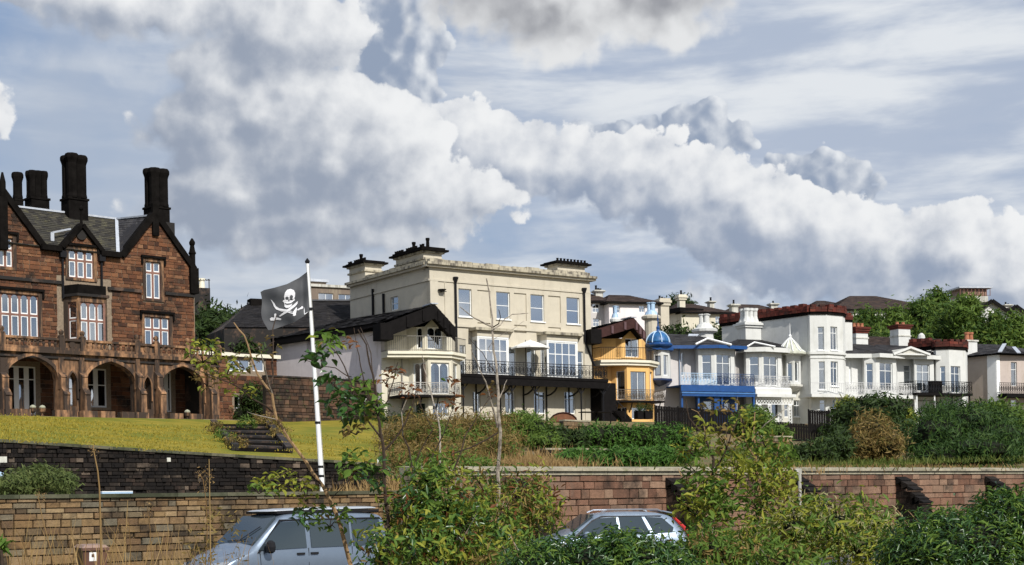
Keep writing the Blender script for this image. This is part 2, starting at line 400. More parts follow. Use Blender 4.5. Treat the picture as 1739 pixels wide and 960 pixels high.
def masonry(F, parent, m, u0, u1, z0, z1, course, lens, holes=(), clip=None, d=0.0, limit=300, name='stone', t=.14, proud=.03, visible=None, lens_fn=None, ztop=None):
    """courses of separate stones in front of the plane at d; stones clipped out of holes.
    the largest in the picture become objects, the rest one joined part"""
    stones = []
    z = z0; row = 0
    while z < z1 - .04:
        h = min(course * U(.7, 1.35), z1 - z)
        if z1 - z - h < course * .45: h = z1 - z
        u = u0 - U(0, lens[0])
        while u < u1:
            L_ = U(*lens); a, b = max(u, u0), min(u + L_, u1); u += L_
            segs = [(a, b)]
            zc0, zc1 = z + .012, z + h - .012
            for (h0, h1, v0, v1) in holes:
                if v1 > zc0 + .03 and v0 < zc1 - .03:
                    ns = []
                    for (p, q) in segs:
                        if h1 <= p or h0 >= q: ns.append((p, q)); continue
                        if p < h0: ns.append((p, h0))
                        if q > h1: ns.append((h1, q))
                    segs = ns
            for (p, q) in segs:
                if q - p < .08: continue
                if clip:
                    if not (inside(clip, p + .03, zc1) and inside(clip, q - .03, zc1) and inside(clip, (p+q)/2, zc0)): 
                        # try shrinking
                        for _ in range(8):
                            if inside(clip, p + .03, zc1): break
                            p += (q - p) * .18
                        for _ in range(8):
                            if inside(clip, q - .03, zc1): break
                            q -= (q - p) * .18
                        if q - p < .1 or not (inside(clip, (p+q)/2, zc0) and inside(clip, (p+q)/2, zc1)): continue
                if ztop:
                    tt = min(ztop(p), ztop(q))
                    if zc0 > tt - .05: continue
                    zz1 = min(zc1, tt)
                else: zz1 = zc1
                stones.append((p + .012, q - .012, zc0, zz1, U(0, proud)))
        z += h; row += 1
    def size(s):
        x0, y0 = proj(F.P(s[0], s[2], d)); x1, y1 = proj(F.P(s[1], s[3], d))
        vis = -20 < max(x0, x1) and min(x0, x1) < 1759 and min(y0, y1) < 970
        if vis and visible: vis = visible((x0 + x1) / 2, (y0 + y1) / 2)
        return (abs(x1 - x0) * abs(y1 - y0)) if vis else 0
    stones.sort(key=size, reverse=True)
    ang = math.atan2(F.u.y, F.u.x); o0 = ORG[parent.name]; me = unit_box(m)
    k = 0
    for s in stones[:limit]:
        if size(s) <= 0: break
        o = bpy.data.objects.new(name, me); sc.collection.objects.link(o); o.parent = parent
        o.location = F.P((s[0]+s[1])/2, (s[2]+s[3])/2, d - t/2 + s[4]) - o0
        o.rotation_euler = (U(-.03, .03), U(-.012, .012), ang + U(-.03, .03)); o.scale = (s[1]-s[0], t, s[3]-s[2]); k += 1
    rest = stones[k:]
    if rest:
        g = G()
        for s in rest: fbox(g, F, s[0], s[1], s[2], s[3], d + s[4], d - t + s[4])
        tag(g.build(name + '_courses', m, parent), kind='stuff')
    return len(stones)
# ------------------------------------------------------------------ windows
def pane_part(F, u0, u1, z0, z1, d, w, gm, arch=0.0):
    g = G()
    if arch > 0:
        a = arch_pts(u0, u1, z1 - arch, z1, 4, False); pts = [(u0, z0), (u1, z0)] + list(reversed(a))
        n = len(pts); g.add([F.P(u, z, d) for u, z in pts] + [F.P(u, z, d - .012) for u, z in pts], [tuple(range(n)), tuple(range(2*n-1, n-1, -1))])
    else: fbox(g, F, u0, u1, z0, z1, d, d - .012)
    return g.build('pane', gm, w)
def window(F, parent, px, fm, gm, cols=1, rows=(1.0,), d=0.0, rec=.12, fw=.06, bar=.045, sill=None, curtain=None, arch=False, uz=None, label=None, name='window', vbars=None, sub=None, mull=None, case=False):
    """px = (x0,y0,x1,y1) opening in the photograph on frame F, or uz = (u0,u1,z0,z1).
    rows: heights from the top as fractions; cols: number of lights"""
    if uz: u0, u1, z0, z1 = uz
    else:
        x0, y0, x1, y1 = px; xm, ym = (x0+x1)/2, (y0+y1)/2
        u0, u1 = F.U(x0, ym, d), F.U(x1, ym, d); z0, z1 = F.Z(xm, y1, d), F.Z(xm, y0, d)
    if curtain is None and rnd() < .45: curtain = random.choice(['both', 'left', 'right', 'blind', 'full'])
    D = d - rec; W = G(); panes = []
    fbox(W, F, u0, u0 + fw, z0, z1, D, D - .07); fbox(W, F, u1 - fw, u1, z0, z1, D, D - .07)
    fbox(W, F, u0 + fw, u1 - fw, z0, z0 + fw * 1.3, D, D - .07); fbox(W, F, u0 + fw, u1 - fw, z1 - fw, z1, D, D - .07)
    iu0, iu1, iz0, iz1 = u0 + fw, u1 - fw, z0 + fw * 1.3, z1 - fw
    mb = mull or bar
    cw = (iu1 - iu0 - mb * (cols - 1)) / cols; tot = sum(rows); H = iz1 - iz0 - bar * (len(rows) - 1)
    for c in range(1, cols): x = iu0 + c * cw + (c - 1) * mb; fbox(W, F, x, x + mb, iz0, iz1, D + .004, D - .066)
    zt = iz1; zrows = []
    for i, r in enumerate(rows):
        hh = H * r / tot; zb = zt - hh; zrows.append((zb, zt))
        if i < len(rows) - 1:
            for c in range(cols):
                x = iu0 + c * (cw + mb); fbox(W, F, x, x + cw, zb - bar, zb, D - .002, D - .06)
        zt = zb - bar
    for c in range(cols):
        x = iu0 + c * (cw + mb)
        for i, (zb, zt) in enumerate(zrows):
            if arch and i == 0:
                ah = min(cw * .5, (zt - zb) * .45); a = arch_pts(x, x + cw, zt - ah, zt, 4, False); W2 = a
                # spandrels filling the corners
                half = len(a) // 2
                for pts, cor in ((a[:half+1], (x, zt)), (a[half:], (x + cw, zt))):
                    for j in range(len(pts)-1):
                        W.add([F.P(*cor, D - .01), F.P(*pts[j], D - .01), F.P(*pts[j+1], D - .01)], [(0, 1, 2)])
                panes.append((x, x + cw, zb, zt, ah))
            else: panes.append((x, x + cw, zb, zt, 0))
    w = W.build(name, fm, parent)
    if label: w['label'] = label
    if case:
        for (a, b, zb, zt, ah) in panes:
            g = G(); c = .055
            fbox(g, F, a, a + c, zb, zt - ah, D - .02, D - .06); fbox(g, F, b - c, b, zb, zt - ah, D - .02, D - .06)
            fbox(g, F, a + c, b - c, zb, zb + c * 1.4, D - .02, D - .06)
            if ah == 0: fbox(g, F, a + c, b - c, zt - c, zt, D - .02, D - .06)
            g.build('casement', white, w)
    for p in panes: pane_part(F, p[0], p[1], p[2], p[3], D - .03, w, gm, p[4])
    if sill:
        g = G(); s = sill if isinstance(sill, float) else .08
        fbox(g, F, u0 - .08, u1 + .08, z0 - s, z0 - .001, d + .1, d - rec - .02); g.build('sill', SILL[0], w)
    if curtain:
        g = G(); dd = D - .16
        spans = {'both': [(u0 + .02, u0 + (u1-u0)*.3), (u1 - (u1-u0)*.3, u1 - .02)], 'left': [(u0 + .02, u0 + (u1-u0)*.45)], 'right': [(u1-(u1-u0)*.45, u1-.02)],
                 'full': [(u0 + .02, u1 - .02)], 'blind': [(u0 + .02, u1 - .02)]}[curtain]
        for a, b in spans:
            if curtain == 'blind': fbox(g, F, a, b, z1 - (z1-z0)*.45, z1 - .02, dd, dd - .02); continue
            n = max(4, int((b - a) / .09)); n += n % 2
            for i in range(n):
                p, q = a + (b-a)*i/n, a + (b-a)*(i+1)/n; o1, o2 = (0, .06) if i % 2 else (.06, 0)
                g.quad(F.P(p, z0 + .03, dd - o1), F.P(q, z0 + .03, dd - o2), F.P(q, z1 - .03, dd - o2), F.P(p, z1 - .03, dd - o1))
        g.build('curtain', CURT[0], w)
    return (u0, u1, z0, z1)
SILL = [None]; CURT = [None]
def hole(F, px, d=0.0, pad=0.0):
    x0, y0, x1, y1 = px; xm, ym = (x0+x1)/2, (y0+y1)/2
    return (F.U(x0, ym, d) - pad, F.U(x1, ym, d) + pad, F.Z(xm, y1, d) - pad, F.Z(xm, y0, d) + pad)
def rhole(h): return rect(h[0], h[1], h[2], h[3])
def railing(F, parent, u0, u1, z0, h, d, m, step=.13, r=.012, rail=.05, scroll=False, name='railing', ends=None, post=None):
    """iron railing as one part with its bars, ends: depth back to the wall at each end"""
    g = G()
    runs = [(F.P(u0, 0, d), F.P(u1, 0, d))]
    if ends: runs += [(F.P(u0, 0, d - ends), F.P(u0, 0, d)), (F.P(u1, 0, d), F.P(u1, 0, d - ends))]
    for a, b in runs:
        L_ = (b - a).length; dr = (b - a) / L_; n = max(1, int(L_ / step)); Z = Vector((0, 0, 1))
        g.bar(a + Z * (z0 + h), b + Z * (z0 + h), rail, .045); g.bar(a + Z * (z0 + .08), b + Z * (z0 + .08), rail * .7, .03)
        if scroll: g.bar(a + Z * (z0 + h * .83), b + Z * (z0 + h * .83), rail * .6, .025)
        for i in range(n + 1):
            p = a + dr * (L_ * i / n)
            if scroll and i < n:
                c = p + dr * (L_ / n / 2); w = L_ / n * .42; zc = z0 + h * .45
                k = 8; ring = [c + dr * (w * cos(2*pi*j/k)) + Z * (zc + h * .3 * sin(2*pi*j/k)) for j in range(k + 1)]
                g.tube(ring, r, 3, caps=False)
                k = 6; ring = [c + dr * (w * .45 * cos(2*pi*j/k)) + Z * (zc + h * .13 * sin(2*pi*j/k)) for j in range(k + 1)]
                g.tube(ring, r, 3, caps=False)
            g.tube([p + Z * (z0 + .02), p + Z * (z0 + h)], r * (1.0 if not (post and i % post == 0) else 2.2), 4, caps=False)
    return g.build(name, m, parent)
# ------------------------------------------------------------------ shared materials
white = mat('white_paint', (.78, .79, .78), .45, var=.04)
cream_trim = mat('cream_trim', (.70, .66, .53), .6, var=.06)
SILL[0] = white
CURT[0] = mat('curtain_cloth', (.75, .74, .72), .9, var=.1, scale=1.5)
glass = glass_mat('window_glass', (.66, .72, .76), .34)
glass_b = glass_mat('sky_glass', (.5, .56, .62), .55)
dark_room = mat('room_shade_colour', (.035, .035, .038), .9)  # cards behind the windows: the dimness indoors is put into this colour
iron = mat('black_iron', (.012, .012, .014), .5)
lead = mat('lead_flashing', (.42, .45, .50), .5, var=.2)
slate = mat('slate', (.055, .058, .068), .6, var=.45, scale=2.2, dirt=(.10, .10, .06), dirt_amt=.2, dirt_scale=.6, bump=.3)
# ------------------------------------------------------------------ terrain
def az_of(px): return (px - CX0) / FP
def lerp(a, b, t): return a + (b - a) * t
def interp(x, pts):
    if x <= pts[0][0]: return pts[0][1]
    for (x0, y0), (x1, y1) in zip(pts, pts[1:]):
        if x <= x1: return lerp(y0, y1, (x - x0) / (x1 - x0))
    return pts[-1][1]
def seat(Y0, m, a):
    return Y0 / max(.35, 1 - m * a)
FWL = frame_m(48, .9)      # lower wall, left of the van
FWR = frame_m(44, .9)      # red buttressed wall on the right
FWU = frame_m(80, .9)      # upper retaining wall under the lawn
def upper_top(a):          # top of the upper retaining wall
    return interp(a, [(-.348, 5.06), (-.116, 4.24), (-.02, 3.7)])
def prof(a):
    ac = max(-1.0, min(1.0, a))
    yl, yr, yu = seat(48, .9, ac), seat(44, .9, ac), seat(80, .9, ac)
    zb = interp(ac, [(-.35, 7.45), (-.15, 7.6), (-.05, 8.2), (.05, 8.4), (.35, 8.3)])
    yh = interp(ac, [(-1, 60), (-.348, 86.8), (-.2157, 95.5), (-.12, 103), (-.036, 109), (.054, 117), (.348, 136), (1, 170)])
    L = [(2, .75), (18, .6), (25, .02), (yl - 2.6, 0), (yl - 1.0, .45), (yl + .3, .5), (yl + .35, 2.0), (yu - .3, 2.15),
         (yu + .1, 2.2), (yu + .15, upper_top(ac) - .1), (yh - 5.0, zb - .12), (yh - 3.4, zb), (yh + 12, zb), (yh + 45, zb + 5), (yh + 95, zb + 11), (yh + 170, zb + 13), (1500, 20)]
    R = [(2, .75), (18, .6), (25, .02), (yr - 2.6, 0), (yr - 1.0, .35), (yr + .3, .4), (yr + .35, 2.75), (yr + 6, 2.85),
         (yr + 18, 3.2), (yr + 32, 4.0), (yh - 14, zb - 2.1), (yh - 6, zb - .4), (yh + 12, zb), (yh + 45, zb + 5), (yh + 95, zb + 13), (yh + 170, zb + 16), (1500, 20)]
    t = min(1, max(0, (a + .085) / .035))
    return [(lerp(p[0], q[0], t), lerp(p[1], q[1], t)) for p, q in zip(L, R)]
def gz(X, Y): return interp(Y, prof(X / max(Y, .1)))
def gpt(px, Y, dz=0.0):
    X = at(px, HZ, Y).x; return Vector((X, Y, gz(X, Y) + dz))
asphalt = mat('asphalt', (.055, .055, .057), .9, var=.25, scale=6, bump=.2)
soil = mat('rough_grass_ground', (.10, .105, .035), .95, var=.5, scale=.9, dirt=(.16, .11, .05), dirt_amt=.7, dirt_scale=.5, bump=.5)
lawn_m, nt_, b_ = principled('lawn_turf')
g_ = N_(nt_, 'ShaderNodeNewGeometry')
mp_ = N_(nt_, 'ShaderNodeMapping'); mp_.inputs['Rotation'].default_value = (0, 0, .7); mp_.inputs['Scale'].default_value = (.5, 2.0, .8); nt_.links.new(g_.outputs['Position'], mp_.inputs[0])
c_ = ramp(nt_, nnoise(nt_, mp_.outputs[0], 1.1, 6, .7), [(.28, (.08, .09, .015)), (.42, (.20, .17, .022)), (.58, (.30, .225, .03)), (.75, (.46, .34, .08))])
c_ = mixc(nt_, ramp(nt_, nnoise(nt_, g_.outputs['Position'], .28, 5, .65), [(.44, (0, 0, 0)), (.62, (.75, .75, .75))]), c_, (.13, .15, .02))
c_ = mixc(nt_, ramp(nt_, nnoise(nt_, g_.outputs['Position'], 14, 3, .7), [(.35, (0, 0, 0)), (.75, (.55, .55, .55))]), c_, (.08, .10, .012))
nt_.links.new(c_, b_.inputs['Base Color']); b_.inputs['Roughness'].default_value = .9; b_.inputs['Specular IOR Level'].default_value = .15
MATS['lawn'] = lawn_m
def build_terrain():
    az = [-1.2, -.9, -.7, -.55, -.45] + [-.40 + .01 * i for i in range(81)] + [.45, .55, .7, .9, 1.2]
    P = [prof(a) for a in az]; n = len(P[0])
    def strip(name, k0, k1, m, kind='structure', a0=-9, a1=9, dz=0.0, sub=1):
        g = G(); idx = [i for i, a in enumerate(az) if a0 <= a <= a1]
        rows = []
        for i in idx:
            a = az[i]; row = []
            for k in range(k0, k1):
                for s_ in range(sub):
                    t = s_ / sub; y = lerp(P[i][k][0], P[i][k+1][0], t); z = lerp(P[i][k][1], P[i][k+1][1], t)
                    row.append(Vector((a * y, y, z + dz)))
            y, z = P[i][k1]; row.append(Vector((a * y, y, z + dz))); rows.append(row)
        w = len(rows[0]); g.v = [p for r in rows for p in r]
        g.f = [(i*w + k, (i+1)*w + k, (i+1)*w + k + 1, i*w + k + 1) for i in range(len(rows) - 1) for k in range(w - 1)]
        return tag(g.build(name, m, smooth=False), kind=kind)
    strip('ground', 0, n - 1, soil)
    strip('road', 2, 3, asphalt, dz=.006)
    strip('grass_verge', 3, 5, mat('verge_grass', (.11, .15, .03), .95, var=.5, scale=5), dz=.012)
    strip('lane', 6, 7, mat('lane_gravel', (.2, .18, .15), .95, var=.3, scale=6), a1=-.085, dz=.006)
    strip('lawn', 9, 10, lawn_m, a1=-.085, dz=.03, sub=6)
    strip('terrace', 10, 12, mat('terrace_paving', (.24, .20, .15), .9, var=.3), a1=-.085, dz=.02)
build_terrain()
# ------------------------------------------------------------------ garden and road walls
stone_ochre = stone_mat('ochre_stone', [(.30, .20, .10), (.23, .135, .06), (.34, .22, .11), (.15, .09, .05), (.38, .27, .15), (.26, .16, .08), (.09, .065, .04), (.33, .22, .12), (.20, .16, .10), (.26, .21, .14), (.17, .15, .11)], soot_amt=.5, grain=10, bump=.9)
stone_red = stone_mat('red_stone', [(.23, .115, .075), (.30, .16, .105), (.16, .08, .052), (.38, .25, .17), (.26, .14, .09), (.33, .20, .135), (.20, .13, .095)], soot_amt=.5, grain=9, bump=.9)
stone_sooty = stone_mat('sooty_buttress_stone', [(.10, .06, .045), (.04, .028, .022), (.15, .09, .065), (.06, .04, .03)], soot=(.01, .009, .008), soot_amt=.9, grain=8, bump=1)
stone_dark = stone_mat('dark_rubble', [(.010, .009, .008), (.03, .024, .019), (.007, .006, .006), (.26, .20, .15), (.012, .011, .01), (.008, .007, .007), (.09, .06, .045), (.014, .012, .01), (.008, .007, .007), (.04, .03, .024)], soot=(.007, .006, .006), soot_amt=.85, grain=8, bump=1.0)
coping_m = stone_mat('coping_sandstone', [(.42, .38, .28), (.50, .45, .33), (.36, .33, .24)], soot=(.05, .05, .04), soot_amt=.35, lichen=(.16, .17, .08))
coping_d = stone_mat('mossy_coping', [(.13, .13, .09), (.18, .17, .11), (.10, .11, .07)], soot=(.03, .035, .02), soot_amt=.6)
mortar = mat('mortar', (.22, .17, .12), .95, var=.3, scale=8)
mortar_d = mat('dark_mortar', (.035, .03, .025), .95, var=.3)
def coping(F, parent, m, u0, u1, z, h, d0, d1, L, name='coping_stone', slope=0.0, zf=None):
    u = u0
    while u < u1:
        q = min(u1, u + L * U(.85, 1.15)); g = G()
        za, zb = (zf(u), zf(q)) if zf else (z, z); e = .006
        p = [F.P(u+e, za, d1), F.P(q-e, zb, d1), F.P(q-e, zb, d0), F.P(u+e, za, d0),
             F.P(u+e, za + h - slope, d1), F.P(q-e, zb + h - slope, d1), F.P(q-e, zb + h, d0), F.P(u+e, za + h, d0)]
        g.add(p, [(3, 2, 1, 0), (4, 5, 6, 7), (0, 1, 5, 4), (1, 2, 6, 5), (2, 3, 7, 6), (3, 0, 4, 7)])
        g.build(name, m, parent); u = q
# lower left wall
ua, ub = FWL.U(-70), FWL.U(700)
t = thing('stone_wall', 'low ochre stone wall with dark flat coping behind the van', 'wall', FWL.P((ua+ub)/2, .4))
zt = FWL.Z(200, 845)
g = G(); fbox(g, FWL, ua, ub, .2, zt, -.1, -.45); g.build('wall_core', mortar, t)
masonry(FWL, t, stone_ochre, ua, ub, .35, zt, .185, (.22, .62), limit=300, t=.16, proud=.06)
coping(FWL, t, coping_d, ua, ub, zt, .10, -.5, .09, 1.5)
# right wall with buttresses
ua, ub = FWR.U(700), FWR.U(1840)
t = thing('buttressed_wall', 'red sandstone wall with stepped buttresses and pale sloping coping', 'wall', FWR.P((ua+ub)/2, .3))
zt = FWR.Z(1300, 806)
g = G(); fbox(g, FWR, ua, ub, .1, zt, -.1, -.6); g.build('wall_core', mortar, t)
masonry(FWR, t, stone_red, ua, ub, .25, zt, .245, (.35, .95), limit=300, t=.16, proud=.04)
coping(FWR, t, coping_m, ua, ub, zt, .12, -.6, .07, 1.3, name='string_stone')
coping(FWR, t, coping_m, ua, ub, zt + .121, .16, -.65, .16, 1.3, slope=.07)
for xb in (.2, 5.3, 10.3, 15.2, 20.1, 25.0):
    u = xb * sqrt(1 + .81); w = .62
    b = G(); h1, h2 = zt - .15, zt - .95
    fbox(b, FWR, u - w/2 + .03, u + w/2 - .03, .2, h1 - .7, .0, .68); bo = b.build('buttress', mortar_d, t)
    z = .25
    while z < h2 - .35:       # lower, deeper stage
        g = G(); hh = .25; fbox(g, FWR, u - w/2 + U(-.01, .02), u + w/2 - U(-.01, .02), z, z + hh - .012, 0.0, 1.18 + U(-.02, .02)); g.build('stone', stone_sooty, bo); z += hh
    zl = z
    while z < h1 - .62:
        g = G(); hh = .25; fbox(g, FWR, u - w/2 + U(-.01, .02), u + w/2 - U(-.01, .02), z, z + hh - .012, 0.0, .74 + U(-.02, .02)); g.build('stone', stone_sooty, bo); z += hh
    for (zz, da, dd, rise) in ((zl, .7, 1.24, .42), (z, .04, .80, .55)):
        n = 3
        for i in range(n):
            a0, a1 = dd + (da - dd) * i / n, dd + (da - dd) * (i+1) / n; z0_, z1_ = zz + rise * i / n, zz + rise * (i+1) / n
            g = G(); e = .04
            g.hexa([FWR.P(u-w/2-e, zz - .0 if i == 0 else z0_ - .1, a1), FWR.P(u+w/2+e, zz if i == 0 else z0_ - .1, a1), FWR.P(u+w/2+e, z0_, a0), FWR.P(u-w/2-e, z0_, a0),
                    FWR.P(u-w/2-e, z1_ + .02, a1), FWR.P(u+w/2+e, z1_ + .02, a1), FWR.P(u+w/2+e, z0_ + .07, a0 + .03), FWR.P(u-w/2-e, z0_ + .07, a0 + .03)])
            g.build('sloping_cap_stone', stone_dark, bo)
# upper retaining wall
ua, ub = FWU.U(-80), FWU.U(800)
t = thing('retaining_wall', 'blackened rubble retaining wall below the sloping lawn', 'wall', FWU.P((ua+ub)/2, 2.1))
def ut(u):
    w = FWU.P(u, 0); return upper_top(w.x / w.y) - .12
g = G(); n = 24
for i in range(n):
    a, b = lerp(ua, ub, i/n), lerp(ua, ub, (i+1)/n)
    g.hexa([FWU.P(a, 1.8, -.1), FWU.P(b, 1.8, -.1), FWU.P(b, 1.8, -.7), FWU.P(a, 1.8, -.7), FWU.P(a, ut(a), -.1), FWU.P(b, ut(b), -.1), FWU.P(b, ut(b), -.7), FWU.P(a, ut(a), -.7)])
g.build('wall_core', mortar_d, t)
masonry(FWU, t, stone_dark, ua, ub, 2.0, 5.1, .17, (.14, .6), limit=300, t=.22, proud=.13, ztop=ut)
coping(FWU, t, coping_d, ua, ub, 0, .13, -.6, .14, 1.2, zf=ut)
# ------------------------------------------------------------------ helpers for buildings
def bayframes(F, pts):
    out = []
    for (a, b) in zip(pts, pts[1:]):
        A, B = F.P(a[0], 0, a[1]), F.P(b[0], 0, b[1]); out.append((Fr(A, (B.x - A.x, B.y - A.y)), (B - A).length))
    return out
def prism(g, pts, z0, z1):
    n = len(pts); vs_ = [Vector((p[0], p[1], z0)) for p in pts] + [Vector((p[0], p[1], z1)) for p in pts]
    return g.add(vs_, [tuple(range(n-1, -1, -1)), tuple(range(n, 2*n))] + [(i, (i+1) % n, n + (i+1) % n, n + i) for i in range(n)])
def face(parent, F, outline, wins, m, d=0.0, depth=.22, edge=None, name='wall', fm=None, gm=None, **kw):
    """a wall plate with its windows; returns the list of openings"""
    hs = []
    for w in wins: hs.append(w['uz'] if 'uz' in w else hole(F, w['px'], d))
    loops = []
    for w, h in zip(wins, hs): loops.append(arch_hole(h[0], h[1], h[2], h[3] - w.get('ah', .5), h[3], False) if w.get('round') else rhole(h))
    wp = wall(F, outline, loops, depth, d, edge).build(name, m, parent)
    for w, h in zip(wins, hs):
        k = {x: y for x, y in w.items() if x not in ('px', 'uz', 'round', 'ah', 'hood', 'sur', 'frame', 'glass')}
        window(F, parent, None, w.get('frame', fm or white), w.get('glass', gm or glass), uz=h, d=d, **k)
    return hs
def slates(parent, a, b, c, d_, m, course=.32, width=.42, name='roof', lip=.02):
    """roof plane eave a->b, ridge c (above b), d_ (above a): overlapping slates"""
    a, b, c, d_ = map(Vector, (a, b, c, d_)); g = G()
    nr = max(2, int(((d_ - a).length + (c - b).length) / 2 / course)); n_ = (b - a).cross(d_ - a)
    if n_.length < 1e-6: n_ = (b - a).cross(c - a)
    n_ = n_.normalized(); 
    if n_.z < 0: n_ = -n_
    for i in range(nr):
        t0, t1 = i / nr, min(1, (i + 1.12) / nr)
        L0, R0, L1, R1 = a.lerp(d_, t0), b.lerp(c, t0), a.lerp(d_, t1), b.lerp(c, t1)
        nc = max(1, int((R0 - L0).length / width))
        for k in range(nc):
            o = .5 / nc if i % 2 else 0
            s0, s1 = max(0, (k - .0) / nc - o), min(1, (k + 1) / nc - (o if k < nc - 1 else 0))
            e = U(0, lip); e2 = U(.0, lip * .4)
            g.add([L0.lerp(R0, s0) + n_ * (lip + e), L0.lerp(R0, s1) + n_ * (lip + e), L1.lerp(R1, s1) + n_ * e2, L1.lerp(R1, s0) + n_ * e2], [(0, 1, 2, 3)])
    g.quad(a - n_ * .03, b - n_ * .03, c - n_ * .03, d_ - n_ * .03)
    return tag(g.build(name, m, parent), kind='stuff')
slate_m = stone_mat('roof_slates', [(.035, .037, .045), (.06, .062, .07), (.022, .024, .03), (.08, .08, .085), (.045, .047, .052)], soot=(.02, .02, .024), soot_amt=.3, grain=5, bump=.2)
slate_moss = stone_mat('mossy_slates', [(.035, .037, .034), (.06, .058, .045), (.025, .026, .027), (.09, .085, .06), (.045, .045, .04)], soot=(.02, .02, .022), soot_amt=.4, grain=5, lichen=(.13, .12, .06), bump=.2)
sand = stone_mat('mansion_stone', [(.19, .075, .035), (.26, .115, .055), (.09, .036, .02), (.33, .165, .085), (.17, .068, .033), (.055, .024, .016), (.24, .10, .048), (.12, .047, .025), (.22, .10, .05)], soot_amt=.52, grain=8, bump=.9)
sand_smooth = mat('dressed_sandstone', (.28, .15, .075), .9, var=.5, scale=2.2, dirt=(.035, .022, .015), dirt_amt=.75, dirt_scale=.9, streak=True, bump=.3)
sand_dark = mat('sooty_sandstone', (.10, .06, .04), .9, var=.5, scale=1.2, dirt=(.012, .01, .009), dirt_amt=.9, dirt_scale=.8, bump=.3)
soot_black = mat('soot_black_stone', (.008, .007, .0065), .97, var=.4, scale=2, spec=.03)
mull = mat('mullion_stone', (.20, .10, .075), .85, var=.25, scale=2)
def casements(F, w_uz): pass
def stone_window(F, parent, px, cols, rows, d=0.0, curtain=None, hood=True, sur=.22, arch=False, glassm=None):
    h = hole(F, px, d); u0, u1, z0, z1 = h
    # dressed surround a little proud of the rubble
    g = G(); e = .025
    for (a, b, c, dd) in ((u0 - sur, u0, z0 - sur*.7, z1 + sur), (u1, u1 + sur, z0 - sur*.7, z1 + sur), (u0, u1, z1, z1 + sur), (u0, u1, z0 - sur*.7, z0)):
        fbox(g, F, a, b, c, dd, d + e, d - .1)
    g.build('window_surround', sand_smooth, parent)
    if hood:
        g = G(); fbox(g, F, u0 - sur - .12, u1 + sur + .12, z1 + sur + .004, z1 + sur + .16, d + .16, d)
        for a in (u0 - sur - .12, u1 + sur): fbox(g, F, a, a + .12, z1 + sur - .4, z1 + sur + .003, d + .13, d)
        g.build('hood_mould', soot_black, parent)
    # stone mullions with white casements in each light
    window(F, parent, None, mull, glassm or glass, cols=cols, rows=rows, uz=h, d=d, rec=.1, fw=.05, bar=.13, mull=.15, curtain=curtain, arch=arch, case=True)
    return (u0 - sur, u1 + sur, z0 - sur*.7, z1 + sur)
